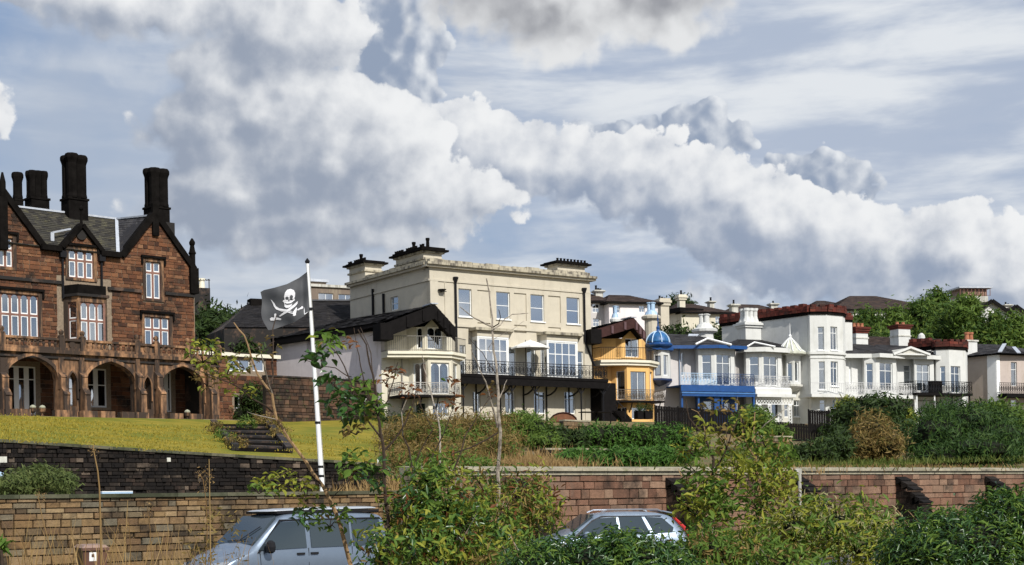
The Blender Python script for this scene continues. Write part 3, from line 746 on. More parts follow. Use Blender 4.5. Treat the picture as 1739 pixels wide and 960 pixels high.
def build_mansion():
    A = frame_m(112, .9); B = A.off(-3.7); zb = 7.4
    H = thing('sandstone_mansion', 'gabled red sandstone mansion with black chimney clusters and arched arcade above the lawn', 'house', B.P(B.U(160), zb, -5))
    px = lambda x, y, d=0.0: B.uz(x, y, d)
    uL, uR = B.U(-60), B.U(331, 560)
    zE = B.Z(140, 427)                                     # eaves
    aL, aR = px(0, 322), px(262, 364); fL, fR = px(72, 420), (uR - .15, px(322, 458)[1]); fR0 = px(206, 436)
    # upper wall with two gables and the dormer gablet
    outline = [(uL, zb), (uR, zb), (uR, fR[1]), fR, aR, (fR0[0], zE), (px(174, 430)[0], zE), (px(137, 385)), (px(104, 420)[0], zE), (fL[0], zE), aL, (uL, zE + 2)]
    wins = [((-16, 403, 22, 453), 3, (.4, .6), 'full', False), ((117, 425, 159, 473), 3, (.36, .64), 'both', True), ((248, 445, 273, 508), 2, (.27, .73), 'full', False),
            ((-14, 499, 66, 573), 5, (.47, .53), 'full', True), ((246, 539, 288, 590), 3, (.4, .6), 'both', False)]
    holes = [hole(B, w[0]) for w in wins]
    # bay opening and lower-floor openings behind the arcade
    bayh = hole(B, (110, 503, 182, 582)); holes2 = holes + [bayh]
    low = [((14, 622, 62, 704), 3, (.25, .75), 'blind'), ((146, 626, 182, 692), 2, (.42, .58), 'both'), ((112, 640, 130, 690), 1, (.4, .6), None), ((246, 640, 256, 694), 1, (.4, .6), None), ((275, 632, 292, 700), 2, (.42, .58), None)]
    lowh = [hole(B, w[0]) for w in low]
    wall(B, outline, [rhole(h) for h in holes2 + lowh], .25, 0, 1.05).build('wall', mortar, H)
    ex = []
    for w in wins: ex.append(stone_window(B, H, w[0], w[1], w[2], 0.06, w[3], arch=w[4]))
    for w in low: window(B, H, None, white, glass_b, cols=w[1], rows=w[2], uz=hole(B, w[0]), rec=.12, fw=.09, bar=.06, mull=.3, curtain=w[3])
    zdeck = B.Z(150, 596)
    masonry(B, H, sand, uL, uR - .05, zdeck, aR[1] + .3, .215, (.25, .72), holes=[(e[0], e[1], e[2], e[3]) for e in ex] + [(bayh[0]-.5, bayh[1]+.3, bayh[2]-.3, bayh[3]+1.1)],
            clip=outline, d=.03, limit=300, t=.14, proud=.035)
    masonry(B, H, sand, uL, uR - .05, zb, zdeck, .3, (.4, .9), holes=[(h[0]-.25, h[1]+.25, h[2]-.2, h[3]+.3) for h in lowh], d=.03, limit=60, t=.14, proud=.02, name='arcade_stone')
    # dark card painted as the unlit rooms, and body
    g = G(); fbox(g, B, uL, uR - .3, zb, zE - .1, -.98, -1.0); g.build('dark_room_card', dark_room, H)
    g = G(); D = -11.5
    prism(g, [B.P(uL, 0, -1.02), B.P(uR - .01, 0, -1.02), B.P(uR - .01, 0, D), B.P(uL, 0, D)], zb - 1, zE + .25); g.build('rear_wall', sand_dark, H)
    # string courses
    for (x0, y0, x1) in ((-30, 469, 111), (186, 490, 243), (283, 498, 332)):
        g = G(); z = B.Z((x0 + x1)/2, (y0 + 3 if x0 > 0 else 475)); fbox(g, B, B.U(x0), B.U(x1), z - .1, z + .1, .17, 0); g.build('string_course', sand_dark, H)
    # eaves gutter, lead and rainwater pipes
    z = zE + .08
    for a, b in ((72, 106), (173, 207)):
        g = G(); fbox(g, B, B.U(a), B.U(b), z - .28, z + .06, .42, 0); g.build('eaves_gutter', soot_black, H)
    for x in (109, 175):
        g = G(); u = B.U(x); g.tube([B.P(u, zE - .1, .16), B.P(u, zE - 3.1, .16)], .075, 6); fbox(g, B, u - .2, u + .2, zE - .55, zE - .15, .34, .05); g.build('rainwater_pipe', iron, H)
    # gable copings
    def cop(p, q, w=.42, d0=.24, d1=-.35):
        g = G(); p, q = Vector((p[0], p[1])), Vector((q[0], q[1])); n = Vector((-(q-p).y, (q-p).x)).normalized()
        if n.y < 0: n = -n
        a0, a1 = p - n * w * .35, p + n * w * .55; b0, b1 = q - n * w * .35, q + n * w * .55
        g.hexa([B.P(a0.x, a0.y, d0), B.P(b0.x, b0.y, d0), B.P(b0.x, b0.y, d1), B.P(a0.x, a0.y, d1), B.P(a1.x, a1.y, d0), B.P(b1.x, b1.y, d0), B.P(b1.x, b1.y, d1), B.P(a1.x, a1.y, d1)])
        return g.build('gable_coping', soot_black, H)
    cop(aL, fL); cop(aR, fR0); cop(aR, (fR[0] + .1, fR[1])); dap = px(137, 383)
    cop(px(104, 421), dap, .3, .3); cop(dap, px(174, 431), .3, .3)
    g = G(); ld = px(112, 421); rd = px(166, 428)                         # dormer gablet face with roundel
    zt = (ld[1] + rd[1]) / 2
    g.tube([B.P(dap[0], dap[1] - .1, .1), B.P(dap[0], dap[1] + .55, .1), B.P(dap[0], dap[1] + 1.0, .1)], .12, 6, .05); g.lathe(B.P(dap[0], dap[1] + .9, .1), [(.05, 0), (.14, .1), (.14, .2), (.03, .34)], 8)
    g.build('finial', soot_black, H)
    g = G(); c = px(137, 399); g.tube([B.P(c[0], c[1], .08), B.P(c[0], c[1], .13)], .34, 16); g.build('roundel', sand_dark, H)
    # dormer roof going back
    back = -3.6; g_ = (dap[0], dap[1] - .15)
    a0, a1 = px(104, 421), px(174, 431)
    slates(H, B.P(a0[0], zE, .1), B.P(a0[0], zE, back), B.P(g_[0], g_[1], back), B.P(g_[0], g_[1], .1), slate_m, name='dormer_roof')
    slates(H, B.P(a1[0], zE, .1), B.P(a1[0], zE, back), B.P(g_[0], g_[1], back), B.P(g_[0], g_[1], .1), slate_m, name='dormer_roof')
    # pinnacle at the right corner
    g = G(); u = uR - .1; z = fR[1]
    fbox(g, B, u - .3, u + .3, z - 1.6, z + .1, .3, -.3); g.lathe(B.P(u, z + .1, 0), [(.26, 0), (.2, .3), (.2, .9), (.27, 1.0), (.2, 1.15), (.14, 1.5), (.2, 1.62), (.2, 1.75), (.05, 2.0)], 8)
    g.build('pinnacle', soot_black, H)
    g = G(); u = px(4, 400)[0]; z = px(4, 330)[1]
    fbox(g, B, u - .28, u + .22, z - 3.4, z - .2, .35, 0); g.lathe(B.P(u, z - .2, .15), [(.2, 0), (.2, .9), (.06, 1.5)], 8); g.build('pinnacle', soot_black, H)
    g = G(); u, z = px(262, 378); fbox(g, B, u - .22, u + .22, z - .9, z + 1.2, .25, 0); g.build('gable_bracket', soot_black, H)
    # roofs
    zr = B.Z(100, 358, -5.2); zr2 = B.Z(197, 377, -5.2)
    zr = (zr + zr2) / 2
    uV = B.U(198, 430); uW = B.U(197, 378, -5.2)                                                     # lead valley
    slates(H, B.P(fL[0] - 2.2, zE, .15), B.P(uV, zE, .15), B.P(uW, zr, -5.2), B.P(fL[0] - 3.2, zr, -5.2), slate_moss)
    slates(H, B.P(uV, zE, .14), B.P(fR0[0] + .1, zE, .14), B.P(aR[0], aR[1] - .1, -.2), B.P(uW, zr, -5.2), slate_m)
    slates(H, B.P(fL[0] - 3.2, zE, -10.5), B.P(uR, zE, -10.5), B.P(uR, zr, -5.2), B.P(fL[0] - 3.2, zr, -5.2), slate_m)
    slates(H, B.P(fR0[0], zE, -.2), B.P(fR0[0], zE, -9), B.P(aR[0], aR[1] - .12, -9), B.P(aR[0], aR[1] - .12, -.2), slate_m)
    slates(H, B.P(uR + .1, fR[1], -.2), B.P(uR + .1, fR[1], -9), B.P(aR[0], aR[1] - .12, -9), B.P(aR[0], aR[1] - .12, -.2), slate_m)
    slates(H, B.P(fL[0], zE, -.2), B.P(fL[0], zE, -9), B.P(aL[0], aL[1] - .12, -9), B.P(aL[0], aL[1] - .12, -.2), slate_m)
    g = G(); g.quad(B.P(uV - .12, zE + .1, .2), B.P(uV + .12, zE + .1, .2), B.P(uW + .12, zr + .12, -5.1), B.P(uW - .12, zr + .12, -5.1)); g.build('lead_valley', lead, H)
    g = G(); u = px(98, 400)[0]; z1 = px(98, 392)[1]
    fbox(g, B, u - .1, u + .12, zE + .1, z1, -.75, -.85); g.bar(B.P(u, z1, -.8), B.P(g_[0], g_[1] + .15, -1.5), .15, .1); g.build('lead_flashing', lead, H)
    g = G(); g.bar(B.P(fL[0] - 3.2, zr + .06, -5.2), B.P(uW, zr + .06, -5.2), .3, .12); g.bar(B.P(uW, zr + .06, -5.2), B.P(aR[0], aR[1], -.5), .22, .1); g.build('ridge', lead, H)
    # chimney clusters: base, octagonal flues with flared caps
    def chimney(x0, x1, ytop, ybase, d, cells, base=True):
        ym = (ytop + ybase) / 2; u0, u1 = B.U(x0, ym, d), B.U(x1, ym, d); z1, z0 = B.Z((x0+x1)/2, ytop, d), B.Z((x0+x1)/2, ybase, d)
        um = (u0 + u1) / 2; w = (u1 - u0) * (.78 if cells > 1 else 1); g = G(); hb = (z1 - z0) * .24
        fbox(g, B, um - w*.5, um + w*.5, z0 - 1.6, z0 + hb, d + w*.42, d - w*.42); fbox(g, B, um - w*.55, um + w*.55, z0 + hb, z0 + hb + .14, d + w*.47, d - w*.47)
        c = g.build('chimney', soot_black, H); r = w / (2 * cells) * 1.12
        for i in range(cells):
            for j in range(2 if cells > 1 else 1):
                g = G(); uu = um - w/2 + r * .98 + i * (w - 2*r*.98) / max(1, cells - 1) if cells > 1 else um
                dd = d + (r * .9 if j == 0 else -r * .9) if cells > 1 else d
                k = U(-.08, .08); hh = z1 - z0 - hb - .14 + k
                g.lathe(B.P(uu, z0 + hb + .14, dd), [(r, 0), (r*1.04, .12), (r*.93, .3), (r*.93, hh - .62), (r*1.02, hh - .5), (r*1.22, hh - .3), (r*1.22, hh - .12), (r*1.05, hh), (r*.6, hh)], 8, rz=pi/8)
                g.build('flue', soot_black, c)
        return c
    chimney(23, 37, 294, 357, -6, 1); chimney(43, 82, 291, 357, -6.5, 3); chimney(105, 147, 266, 366, -5, 2); chimney(246, 285, 288, 378, -3.2, 2)
    g = G(); fbox(g, B, B.U(268, 400, -2), B.U(292, 400, -2), zE, B.Z(280, 379, -2), -1.6, -3.4); g.build('chimney_base', sand_dark, H)
    # ---- projecting first-floor bay
    ub0, ub1 = B.U(108, 545), B.U(184, 545); d = 1.15
    uf0 = B.U(133, 545, d); uf1 = B.U(181, 545, d)
    fr = bayframes(B, [(ub0, 0), (uf0, d), (uf1, d), (uf1 + .1, 0)])
    zt = B.Z(150, 504, d)
    for k, (F, L_) in enumerate(fr):
        w = [[dict(px=(115, 513, 130, 577), cols=1)], [dict(px=(137, 514, 179, 582), cols=3)], []][k]
        face(H, F, rect(0, L_, zdeck - .3, zt), [], mull) if not w else None
        if w:
            h = hole(F, w[0]['px']); wall(F, rect(0, L_, zdeck - .3, zt), [rhole(h)], .2).build('bay_wall', sand_smooth, H)
            window(F, H, None, mull, glass, cols=w[0]['cols'], rows=(.46, .54), uz=h, rec=.08, bar=.12, mull=.14, arch=True, case=True, curtain='full')
    g = G(); poly = [B.P(ub0 - .1, 0, 0), B.P(uf0 - .1, 0, d + .15), B.P(uf1 + .15, 0, d + .15), B.P(uf1 + .25, 0, 0)]
    prism(g, poly, zt, zt + .16); g.build('bay_cornice', sand_dark, H)
    g = G(); poly = [B.P(ub0, 0, 0.02), B.P(uf0, 0, d), B.P(uf1, 0, d), B.P(uf1 + .1, 0, 0.02)]
    prism(g, poly, zt + .16, B.Z(150, 484, d)); g.build('bay_parapet', soot_black, H)
    # ---- arcade
    zs0 = A.Z(150, 600); uA0, uA1 = A.U(-70, 650), A.U(372, 650)
    arches = [(-86, -2, 598, 640), (10, 98, 604, 644), (146, 229, 614, 650), (273, 346, 622, 656)]
    slots = [(116, 130, 632, 652, 690), (243, 256, 640, 660, 695)]
    loops = []; moulds = []
    for (x0, x1, ya, ysp) in arches:
        u0, u1 = A.U(x0, 650), A.U(x1, 650); za, zsp = A.Z((x0+x1)/2, ya), A.Z((x0+x1)/2, ysp)
        loops.append(arch_hole(u0, u1, zb + .02, zsp, za)); moulds.append((u0, u1, zsp, za))
    for (x0, x1, ya, ysp, yb) in slots:
        u0, u1 = A.U(x0, 660), A.U(x1, 660); za, zsp, z0 = A.Z(x0, ya), A.Z(x0, ysp), A.Z(x0, yb)
        loops.append(arch_hole(u0, u1, z0, zsp, za)); moulds.append((u0, u1, zsp, za))
    ztop = A.Z(150, 604)
    wall(A, rect(uA0, uA1, zb, ztop), loops, .6, 0, .6).build('arcade_wall', sand_smooth, H)
    for (u0, u1, zsp, za) in moulds:
        g = G(); w = .2 if u1 - u0 > 1 else .1
        pi_ = arch_pts(u0, u1, zsp, za); po = arch_pts(u0 - w, u1 + w, zsp, za + w * 1.2)
        pi_ = [(pi_[0][0], zb + 1.3)] + pi_ + [(pi_[-1][0], zb + 1.3)]; po = [(po[0][0], zb + 1.3)] + po + [(po[-1][0], zb + 1.3)]
        for i in range(len(pi_) - 1):
            g.hexa([A.P(*pi_[i], 0), A.P(*pi_[i+1], 0), A.P(*po[i+1], 0), A.P(*po[i], 0), A.P(*pi_[i], .12), A.P(*pi_[i+1], .12), A.P(*po[i+1], .09), A.P(*po[i], .09)])
        g.build('arch_mould', sand_smooth, H)
    # deck, cornice, end wall
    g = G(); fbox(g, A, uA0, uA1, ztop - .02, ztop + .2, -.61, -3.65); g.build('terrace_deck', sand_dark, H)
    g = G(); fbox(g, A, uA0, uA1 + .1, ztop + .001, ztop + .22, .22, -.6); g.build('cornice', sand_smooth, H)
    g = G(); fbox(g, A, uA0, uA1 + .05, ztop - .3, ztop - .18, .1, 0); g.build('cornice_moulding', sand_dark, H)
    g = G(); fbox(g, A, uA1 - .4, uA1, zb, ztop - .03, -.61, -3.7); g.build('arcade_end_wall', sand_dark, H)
    # balustrade
    zr0 = ztop + .22; hB = A.Z(150, 578) - zr0; n = 0
    piers = [A.U(x, 590) for x in (-60, 3, 104, 140, 232, 265, 318, 370)]
    for p in piers:
        g = G(); fbox(g, A, p - .17, p + .17, zr0, zr0 + hB + .1, .17, -.2); g.lathe(A.P(p, zr0 + hB + .1, 0), [(.2, 0), (.2, .08), (.1, .12), (.16, .24), (.16, .34), (.03, .45)], 8); g.build('balustrade_pier', sand_smooth, H)
    for i, (a, b) in enumerate(zip(piers, piers[1:])):
        a += .17; b -= .17; g = G()
        fbox(g, A, a, b, zr0, zr0 + .16, .1, -.12); fbox(g, A, a, b, zr0 + hB - .14, zr0 + hB, .14, -.16)
        r_ = g.build('balustrade_rail', sand_smooth, H)
        if b - a < 1.4:
            g = G(); fbox(g, A, a, b, zr0 + .16, zr0 + hB - .14, .0, -.06); g.build('balustrade_panel', sand_smooth, r_)
            g = G(); c = ((a+b)/2, zr0 + hB/2); g.tube([A.P(*c, 0), A.P(*c, .08)], .2, 12); g.build('shield_boss', sand_smooth, r_)
        else:
            m_ = max(2, int((b - a) / .36))
            for k in range(m_):
                u = a + (b - a) * (k + .5) / m_; g = G()
                if k % 6 in (3, 4) :
                    c = (u, zr0 + hB/2); ring = [A.P(c[0] + .13*cos(t*pi/5), c[1] + .2*sin(t*pi/5), -.02) for t in range(11)]; g.tube(ring, .045, 5, caps=False); g.build('quatrefoil', sand_smooth, r_)
                else:
                    g.lathe(A.P(u, zr0 + .16, -.02), [(.06, 0), (.06, .06), (.1, .2), (.05, .36), (.08, hB - .36), (.08, hB - .3)], 6); g.build('baluster', sand_smooth, r_)
    # stepped buttresses between the arches
    for x in (4, 103, 138, 233, 266, 352):
        u = A.U(x, 660); g = G(); w = .38
        zt_ = A.Z(x, 608); zm = A.Z(x, 640); z2 = A.Z(x, 652)
        fbox(g, A, u - w*.4, u + w*.4, zm, zt_, .14, 0)
        g.hexa([A.P(u-w/2, zm - .05, .55), A.P(u+w/2, zm - .05, .55), A.P(u+w/2, zm - .05, 0), A.P(u-w/2, zm - .05, 0), A.P(u-w/2, zm, .52), A.P(u+w/2, zm, .52), A.P(u+w/2, zm + .35, .0), A.P(u-w/2, zm + .35, .0)])
        fbox(g, A, u - w/2, u + w/2, z2 - .35, zm - .05, .5, 0)
        g.hexa([A.P(u-w/2, z2 - .7, .95), A.P(u+w/2, z2 - .7, .95), A.P(u+w/2, z2 - .7, 0), A.P(u-w/2, z2 - .7, 0), A.P(u-w/2, z2 - .62, .92), A.P(u+w/2, z2 - .62, .92), A.P(u+w/2, z2 - .2, .45), A.P(u-w/2, z2 - .2, .45)])
        fbox(g, A, u - w/2, u + w/2, zb + .01, z2 - .7, .88, 0); fbox(g, A, u - w*.62, u + w*.62, zb + .005, zb + .5, 1.0, 0)
        g.build('buttress', sand_smooth, H)
    # small stone steps and pots along the terrace edge
    T = A.off(2.3)
    for i, (x, k) in enumerate(((36, 's'), (56, 'p'), (72, 'p'), (105, 's'), (150, 's'), (180, 's'), (215, 's'), (236, 's'), (296, 's'), (318, 'p'), (330, 's'))):
        u, z = T.U(x, 700), zb; g = G()
        if k == 's':
            fbox(g, T, u - .45, u + .45, zb - .05, zb + .42, .3, -.3)
            tag(g.build('stone_block', sand_smooth, org=T.P(u, zb)), 'weathered sandstone block on the terrace edge, %s' % ['left of two white lamps', '', '', 'below the first narrow slot', 'at the foot of the middle arch, left one', 'at the foot of the middle arch, centre one', 'at the foot of the middle arch, right one', 'below the second narrow slot', 'in front of the third arch', '', 'at the right end of the arcade'][i], 'block', 'sandstone blocks along the terrace edge')
        else:
            t = thing('garden_urn', 'pale garden urn on the terrace edge, %s' % {56: 'by the tall windows of the first arch', 72: 'right one under the first arch', 318: 'near the third arch'}[x], 'urn', T.P(u, zb), 'garden urns on the terrace edge')
            g.lathe(T.P(u, zb), [(.12, 0), (.12, .05), (.05, .1), (.05, .2), (.16, .3), (.2, .44), (.23, .48), (.18, .5)], 12); g.build('bowl', sand_smooth, t)
            g = G(); g.lathe(T.P(u, zb + .49), [(.16, 0), (.19, .07), (.12, .16), (.02, .2)], 8); g.build('planting', mat('pale_plant', (.3, .3, .22), .9), t)
    # ---- low wing to the right
    W = A.off(-4.6); u0, u1 = W.U(331, 640), W.U(470, 640); zt = W.Z(400, 606)
    K = thing('stone_wing', 'low stone side wing with a strip of windows right of the sandstone mansion', 'house', W.P((u0+u1)/2, zb))
    face(K, W, rect(u0, u1, zb, zt), [dict(px=(388, 611, 425, 631), cols=2, glass=glass_b, curtain='blind'), dict(px=(429, 611, 449, 631), cols=1, glass=glass_b, curtain='blind'), dict(px=(398, 673, 408, 694), cols=1, glass=glass_b)], mortar, fm=white, edge=5)
    masonry(W, K, sand, u0, u1, zb, zt, .26, (.3, .8), holes=[hole(W, (386, 609, 451, 634)), hole(W, (396, 671, 410, 696))], d=.03, limit=120)
    g = G(); fbox(g, W, u0 - .2, u1 + .2, zt, zt + .25, .25, -5); g.build('parapet', cream_trim, K)
    g = G(); fbox(g, W, u0, u1, zb, zt, -.7, -.72); g.build('dark_room_card', dark_room, K)
    stone_brown = stone_mat('brown_garden_stone', [(.10, .05, .03), (.15, .08, .05), (.06, .035, .022), (.19, .11, .07), (.09, .05, .035)], soot_amt=.7, lichen=(.06, .07, .03), bump=.9)
    # garden wall running on towards the cream house
    V_ = frame_m(108, .9); a, b = V_.U(452, 680), V_.U(640, 680); zt = V_.Z(500, 642)
    K = thing('garden_wall', 'brown rubble garden wall below the pale side of the bay house', 'wall', V_.P((a+b)/2, zb))
    g = G(); fbox(g, V_, a, b, zb - .5, zt, -.1, -.4); g.build('wall_core', mortar_d, K)
    masonry(V_, K, stone_brown, a, b, zb, zt, .24, (.3, .7), limit=150, proud=.05)
    coping(V_, K, sand_dark, a, b, zt, .1, -.45, .08, 1.0)
build_mansion()
# ------------------------------------------------------------------ rendered houses
def render_mat(name, col, var=.07, dirt=(.30, .26, .18), amt=.25, **k):
    return mat(name, col, .85, var=var, scale=1.3, dirt=dirt, dirt_amt=amt, dirt_scale=1.3, streak=True, bump=.12, **k)
cream_r = render_mat('cream_render', (.50, .455, .365), dirt=(.38, .34, .26), amt=.25)
cream_s = render_mat('weathered_cornice', (.40, .36, .27), dirt=(.06, .05, .045), amt=.5)
pink_r = render_mat('pale_pink_render', (.74, .68, .68), amt=.1)
ivory_r = render_mat('ivory_render', (.60, .56, .45), amt=.25)
yellow_r = render_mat('yellow_render', (.72, .43, .15), dirt=(.55, .32, .12), amt=.25)
white_r = render_mat('white_render', (.58, .585, .565), dirt=(.42, .42, .36), amt=.2)
whiteg_r = render_mat('greyed_white_render', (.52, .51, .46), dirt=(.25, .24, .2), amt=.4)
beige_r = render_mat('beige_render', (.42, .35, .29), amt=.25)
rose_r = render_mat('rose_beige_render', (.46, .39, .35), amt=.2)
blush_r = render_mat('blush_render', (.50, .47, .455), amt=.12)
blue_p = mat('blue_paint', (.005, .055, .20), .45, var=.2)
pale_blue = mat('pale_blue_paint', (.36, .50, .66), .5, var=.1)
navy = mat('navy_paint', (.012, .025, .08), .5, var=.2)
blk_t = mat('black_timber', (.008, .007, .007), .7, var=.3, spec=.06)
brown_t = mat('brown_timber', (.045, .02, .018), .6, var=.3)
red_st = stone_mat('red_parapet_stone', [(.12, .025, .018), (.17, .035, .024), (.085, .02, .016), (.20, .05, .032)], soot_amt=.45, grain=6)
tile_b = stone_mat('brown_tiles', [(.075, .05, .042), (.10, .065, .05), (.06, .042, .038), (.05, .035, .033)], soot_amt=.3, grain=4, bump=.2)
terra = mat('terracotta', (.32, .12, .06), .8, var=.3)
def room(parent, F, u0, u1, z0, z1, d=-.75):  # dark card set behind the glass in place of unlit depth
    g = G(); fbox(g, F, u0 + .06, u1 - .06, z0, z1 - .06, d, d - .02); return g.build('dark_room_card', dark_room, parent)
def block(parent, F, u0, u1, z0, z1, d0, d1, m, name='side_wall'):
    g = G(); fbox(g, F, u0, u1, z0, z1, d0, d1); return g.build(name, m, parent)
def bay(parent, F, pts, ym, z0, z1, m, wins, cap=None, capm=None, over=.12, capt=.18, edge=.1, **kw):
    """projecting bay: pts = (px, depth) corners; wins = list per face"""
    P_ = [(F.U(x, ym, d), d) for x, d in pts]
    fr = bayframes(F, P_); out = []
    for (Fi, L_), w in zip(fr, wins):
        face(parent, Fi, rect(0, L_, z0, z1), w, m, edge=edge, name='bay_wall', **kw); out.append((Fi, L_))
    if cap:
        g = G(); c = sum(p[0] for p in P_) / len(P_); mx = max(p[1] for p in P_)
        prism(g, [F.P(p[0] + (over if p[0] > c else -over), 0, p[1] + (over if p[1] > mx * .5 else 0)) for p in P_], z1, z1 + capt)
        g.build(cap, capm or m, parent)
    return P_, out
def baypoly(F, P_, z, grow=0.0):
    c = sum(p[0] for p in P_) / len(P_); return [F.P(p[0] + (grow if p[0] > c else -grow), z, p[1] + (grow if p[1] > .05 else 0)) for p in P_]
def oct_chimney(parent, base, w, dp, z0, z1, ang, m, cap=.3, pots=0, potm=None, name='chimney', shaft=None):
    """rendered stack with oversailing cap and pots; ang about z"""
    g = G(); B_ = Vector((base[0], base[1], 0))
    g.box(B_ + Vector((0, 0, z0)), w, dp, z1 - z0 - cap, ang)
    c = g.build(name, m, parent)
    g = G(); g.box(B_ + Vector((0, 0, z1 - cap)), w + .28, dp + .28, cap * .4, ang); g.box(B_ + Vector((0, 0, z1 - cap * .6)), w + .5, dp + .5, cap * .3, ang)
    g.box(B_ + Vector((0, 0, z1 - cap * .3)), w + .3, dp + .3, cap * .3, ang); g.build('chimney_cap', shaft or cream_s, c)
    for i in range(pots):
        t = (i + .5) / pots - .5; q = B_ + Vector((cos(ang), sin(ang), 0)) * (w * t * .9)
        g = G(); h = U(.12, .3) if i % 3 else U(.35, .7); g.lathe(q + Vector((0, 0, z1)), [(.13, 0), (.11, h * .8), (.14, h), (.1, h)], 8); g.build('chimney_pot', potm or iron, c)
    return c
# ---- tall cream villa
def BL(F, x0, x1, d, y=600): return F.U(x1, y, d) - F.U(x0, y, d)
def build_villa():
    C = frame_m(111.5, .70); zb = 8.2
    uc0, uc1 = C.U(731, 560), C.U(1003, 560)
    H = thing('cream_villa', 'tall cream rendered villa with flat parapet, box bays and a long black iron balcony', 'house', C.P((uc0+uc1)/2, zb, -5))
    zt = C.Z(870, 466); zp = C.Z(870, 452.5)
    zbal = C.Z(900, 643)
    up = [(779, 491.5, 801, 539), (843, 496, 866, 543.5), (901, 500.5, 924, 546), (962, 504.5, 984, 549)]
    zt_up = [C.Z((a[0]+a[2])/2, a[1]) for a in up]; za = sum(zt_up)/4; zb_up = sum(C.Z((a[0]+a[2])/2, a[3]) for a in up)/4
    wins = [dict(uz=(C.U(a[0], 515), C.U(a[2], 515), zb_up, za), rows=(.5, .5), sill=True, curtain=[None, None, 'blind', None][i], glass=glass_b) for i, a in enumerate(up)]
    wins += [dict(px=(781, 586, 791, 640), rows=(.5, .5)), dict(px=(864, 590, 877, 640), rows=(.5, .5), curtain='full'), dict(px=(895, 591, 910, 641), rows=(.5, .5), curtain='both'), dict(px=(981, 597, 991, 644), rows=(.4, .6))]
    for x0, x1, cu in ((803, 816, 'full'), (858, 875, 'both'), (907, 927, 'full'), (959, 977, None)):
        wins.append(dict(px=(x0, 665, x1, 703), rows=(.35, .65), cols=2, curtain=cu))
    bays = [(802, 811, 864, 572), (917, 929, 981, 579)]
    # recessed blank panels between the upper windows
    pans = [(811, 833), (873, 894), (931, 952)]
    ph = [(C.U(a, 515), C.U(b, 515), zb_up, za) for a, b in pans] + [(C.U(a, 550), C.U(b, 550), zb_up - .95, zb_up - .35) for a, b in pans[:]]
    hs = [w['uz'] if 'uz' in w else hole(C, w['px']) for w in wins]
    wall(C, rect(uc0, uc1, zb - 1, zt), [rhole(h) for h in hs + ph], .22, 0, .85).build('wall', cream_r, H)
    for w, h in zip(wins, hs):
        window(C, H, None, white, w.get('glass', glass), uz=h, **{k: v for k, v in w.items() if k not in ('px', 'uz', 'glass')})
    for h in ph:
        g = G(); fbox(g, C, h[0] - .02, h[1] + .02, h[2] - .02, h[3] + .02, -.09, -.2); g.build('blank_panel', cream_r, H)
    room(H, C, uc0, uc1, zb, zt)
    D = -12.0
    # left side wall with its window and pipes
    S = Fr(C.P(uc0, 0, D), (C.n.x, C.n.y))                     # runs from the back to the front corner
    L_ = -D
    face(H, S, rect(0, L_ - .01, zb - 1, zt), [dict(px=(663, 504, 676, 527), rows=(.5, .5))], cream_r, edge=.5)
    block(H, C, uc0 + .4, uc1 - .01, zb - 1, zt, -.85, D, cream_r, 'rear_wall')
    for x, y0, y1 in ((635, 491, 545), (653, 499, 540)):
        g = G(); u = S.U(x, 520); g.tube([S.P(u, S.Z(x, y0), .1), S.P(u, S.Z(x, y1) - 1, .1)], .1, 6); g.build('soil_pipe', iron, H)
    # cornice, frieze band and weathered parapet, front and side
    def band(F, a, b, z0, z1, d, m, name, back=.4):
        g = G(); fbox(g, F, a, b, z0, z1, d, -back); g.build(name, m, H)
    for F, a, b in ((C, uc0 - .42, uc1 + .4), (S, 0, L_ + .0)):
        k = .012 if F is S else 0
        band(F, a, b, zt, zt + .16, .30 + k, cream_r, 'cornice'); band(F, a, b, zt + .16, zt + .34, .48 + k, cream_s, 'cornice_moulding')
        band(F, a + (.42 if F is C else 0), b - (.4 if F is C else 0), zt - 1.0, zt - .86, .07 + k, cream_r, 'frieze_band')
    n = 12
    for F, a, b in ((C, uc0, uc1), (S, 2.6, L_ - .3)):
        for i in range(n):        # uneven weathered parapet stones
            g = G(); p, q = lerp(a, b, i/n), lerp(a, b, (i+1)/n); fbox(g, F, p + .01, q - .01, zt + .34, zp + U(-.05, .05), .06 + U(0, .05), -.35); g.build('parapet_stone', cream_s, H)
    # string course
    z = C.Z(890, 560); band(C, uc0, uc1, z - .1, z + .1, .12, cream_r, 'string_course')
    # pilasters at the corners
    for a in (uc0, uc1 - .7): band(C, a, a + .7, zb - .5, zt - 1.01, .07, cream_r, 'pilaster')
    a = C.U(755, 520); band(C, a, a + .06, zb_up - .4, zt - 1.01, .06, cream_r, 'pilaster_strip')
    # box bays over the balcony
    for (xl, xf, xr, yt) in bays:
        z1 = C.Z((xf+xr)/2, yt, .9); z0 = zbal
        P_, fr = bay(H, C, [(xl, 0), (xf, .9), (xr, .9), (xr + .01, 0)], 600, z0, z1, white,
             [[dict(uz=(.1, .8, z0 + .5, z1 - .25), rows=(.3, .7), curtain=None)], [dict(uz=(.1, BL(C, xf, xr, .9) - .1, z0 + .15, z1 - .12), cols=4, rows=(.34, .66), rec=.04, fw=.09, bar=.06, curtain='both', glass=glass_b)], []])
        g = G(); prism(g, [C.P(p[0] + (.02 if i > 1 else -.02), 0, p[1] + (.02 if p[1] > .1 else 0)) for i, p in enumerate(P_)], z1, z1 + .42); g.build('bay_entablature', cream_r, H)
        g = G(); prism(g, [C.P(p[0] + (.3 if i > 1 else -.3), 0, p[1] + (.3 if p[1] > .1 else 0)) for i, p in enumerate(P_)], z1 + .42, z1 + .62); g.build('bay_cornice', cream_s, H)
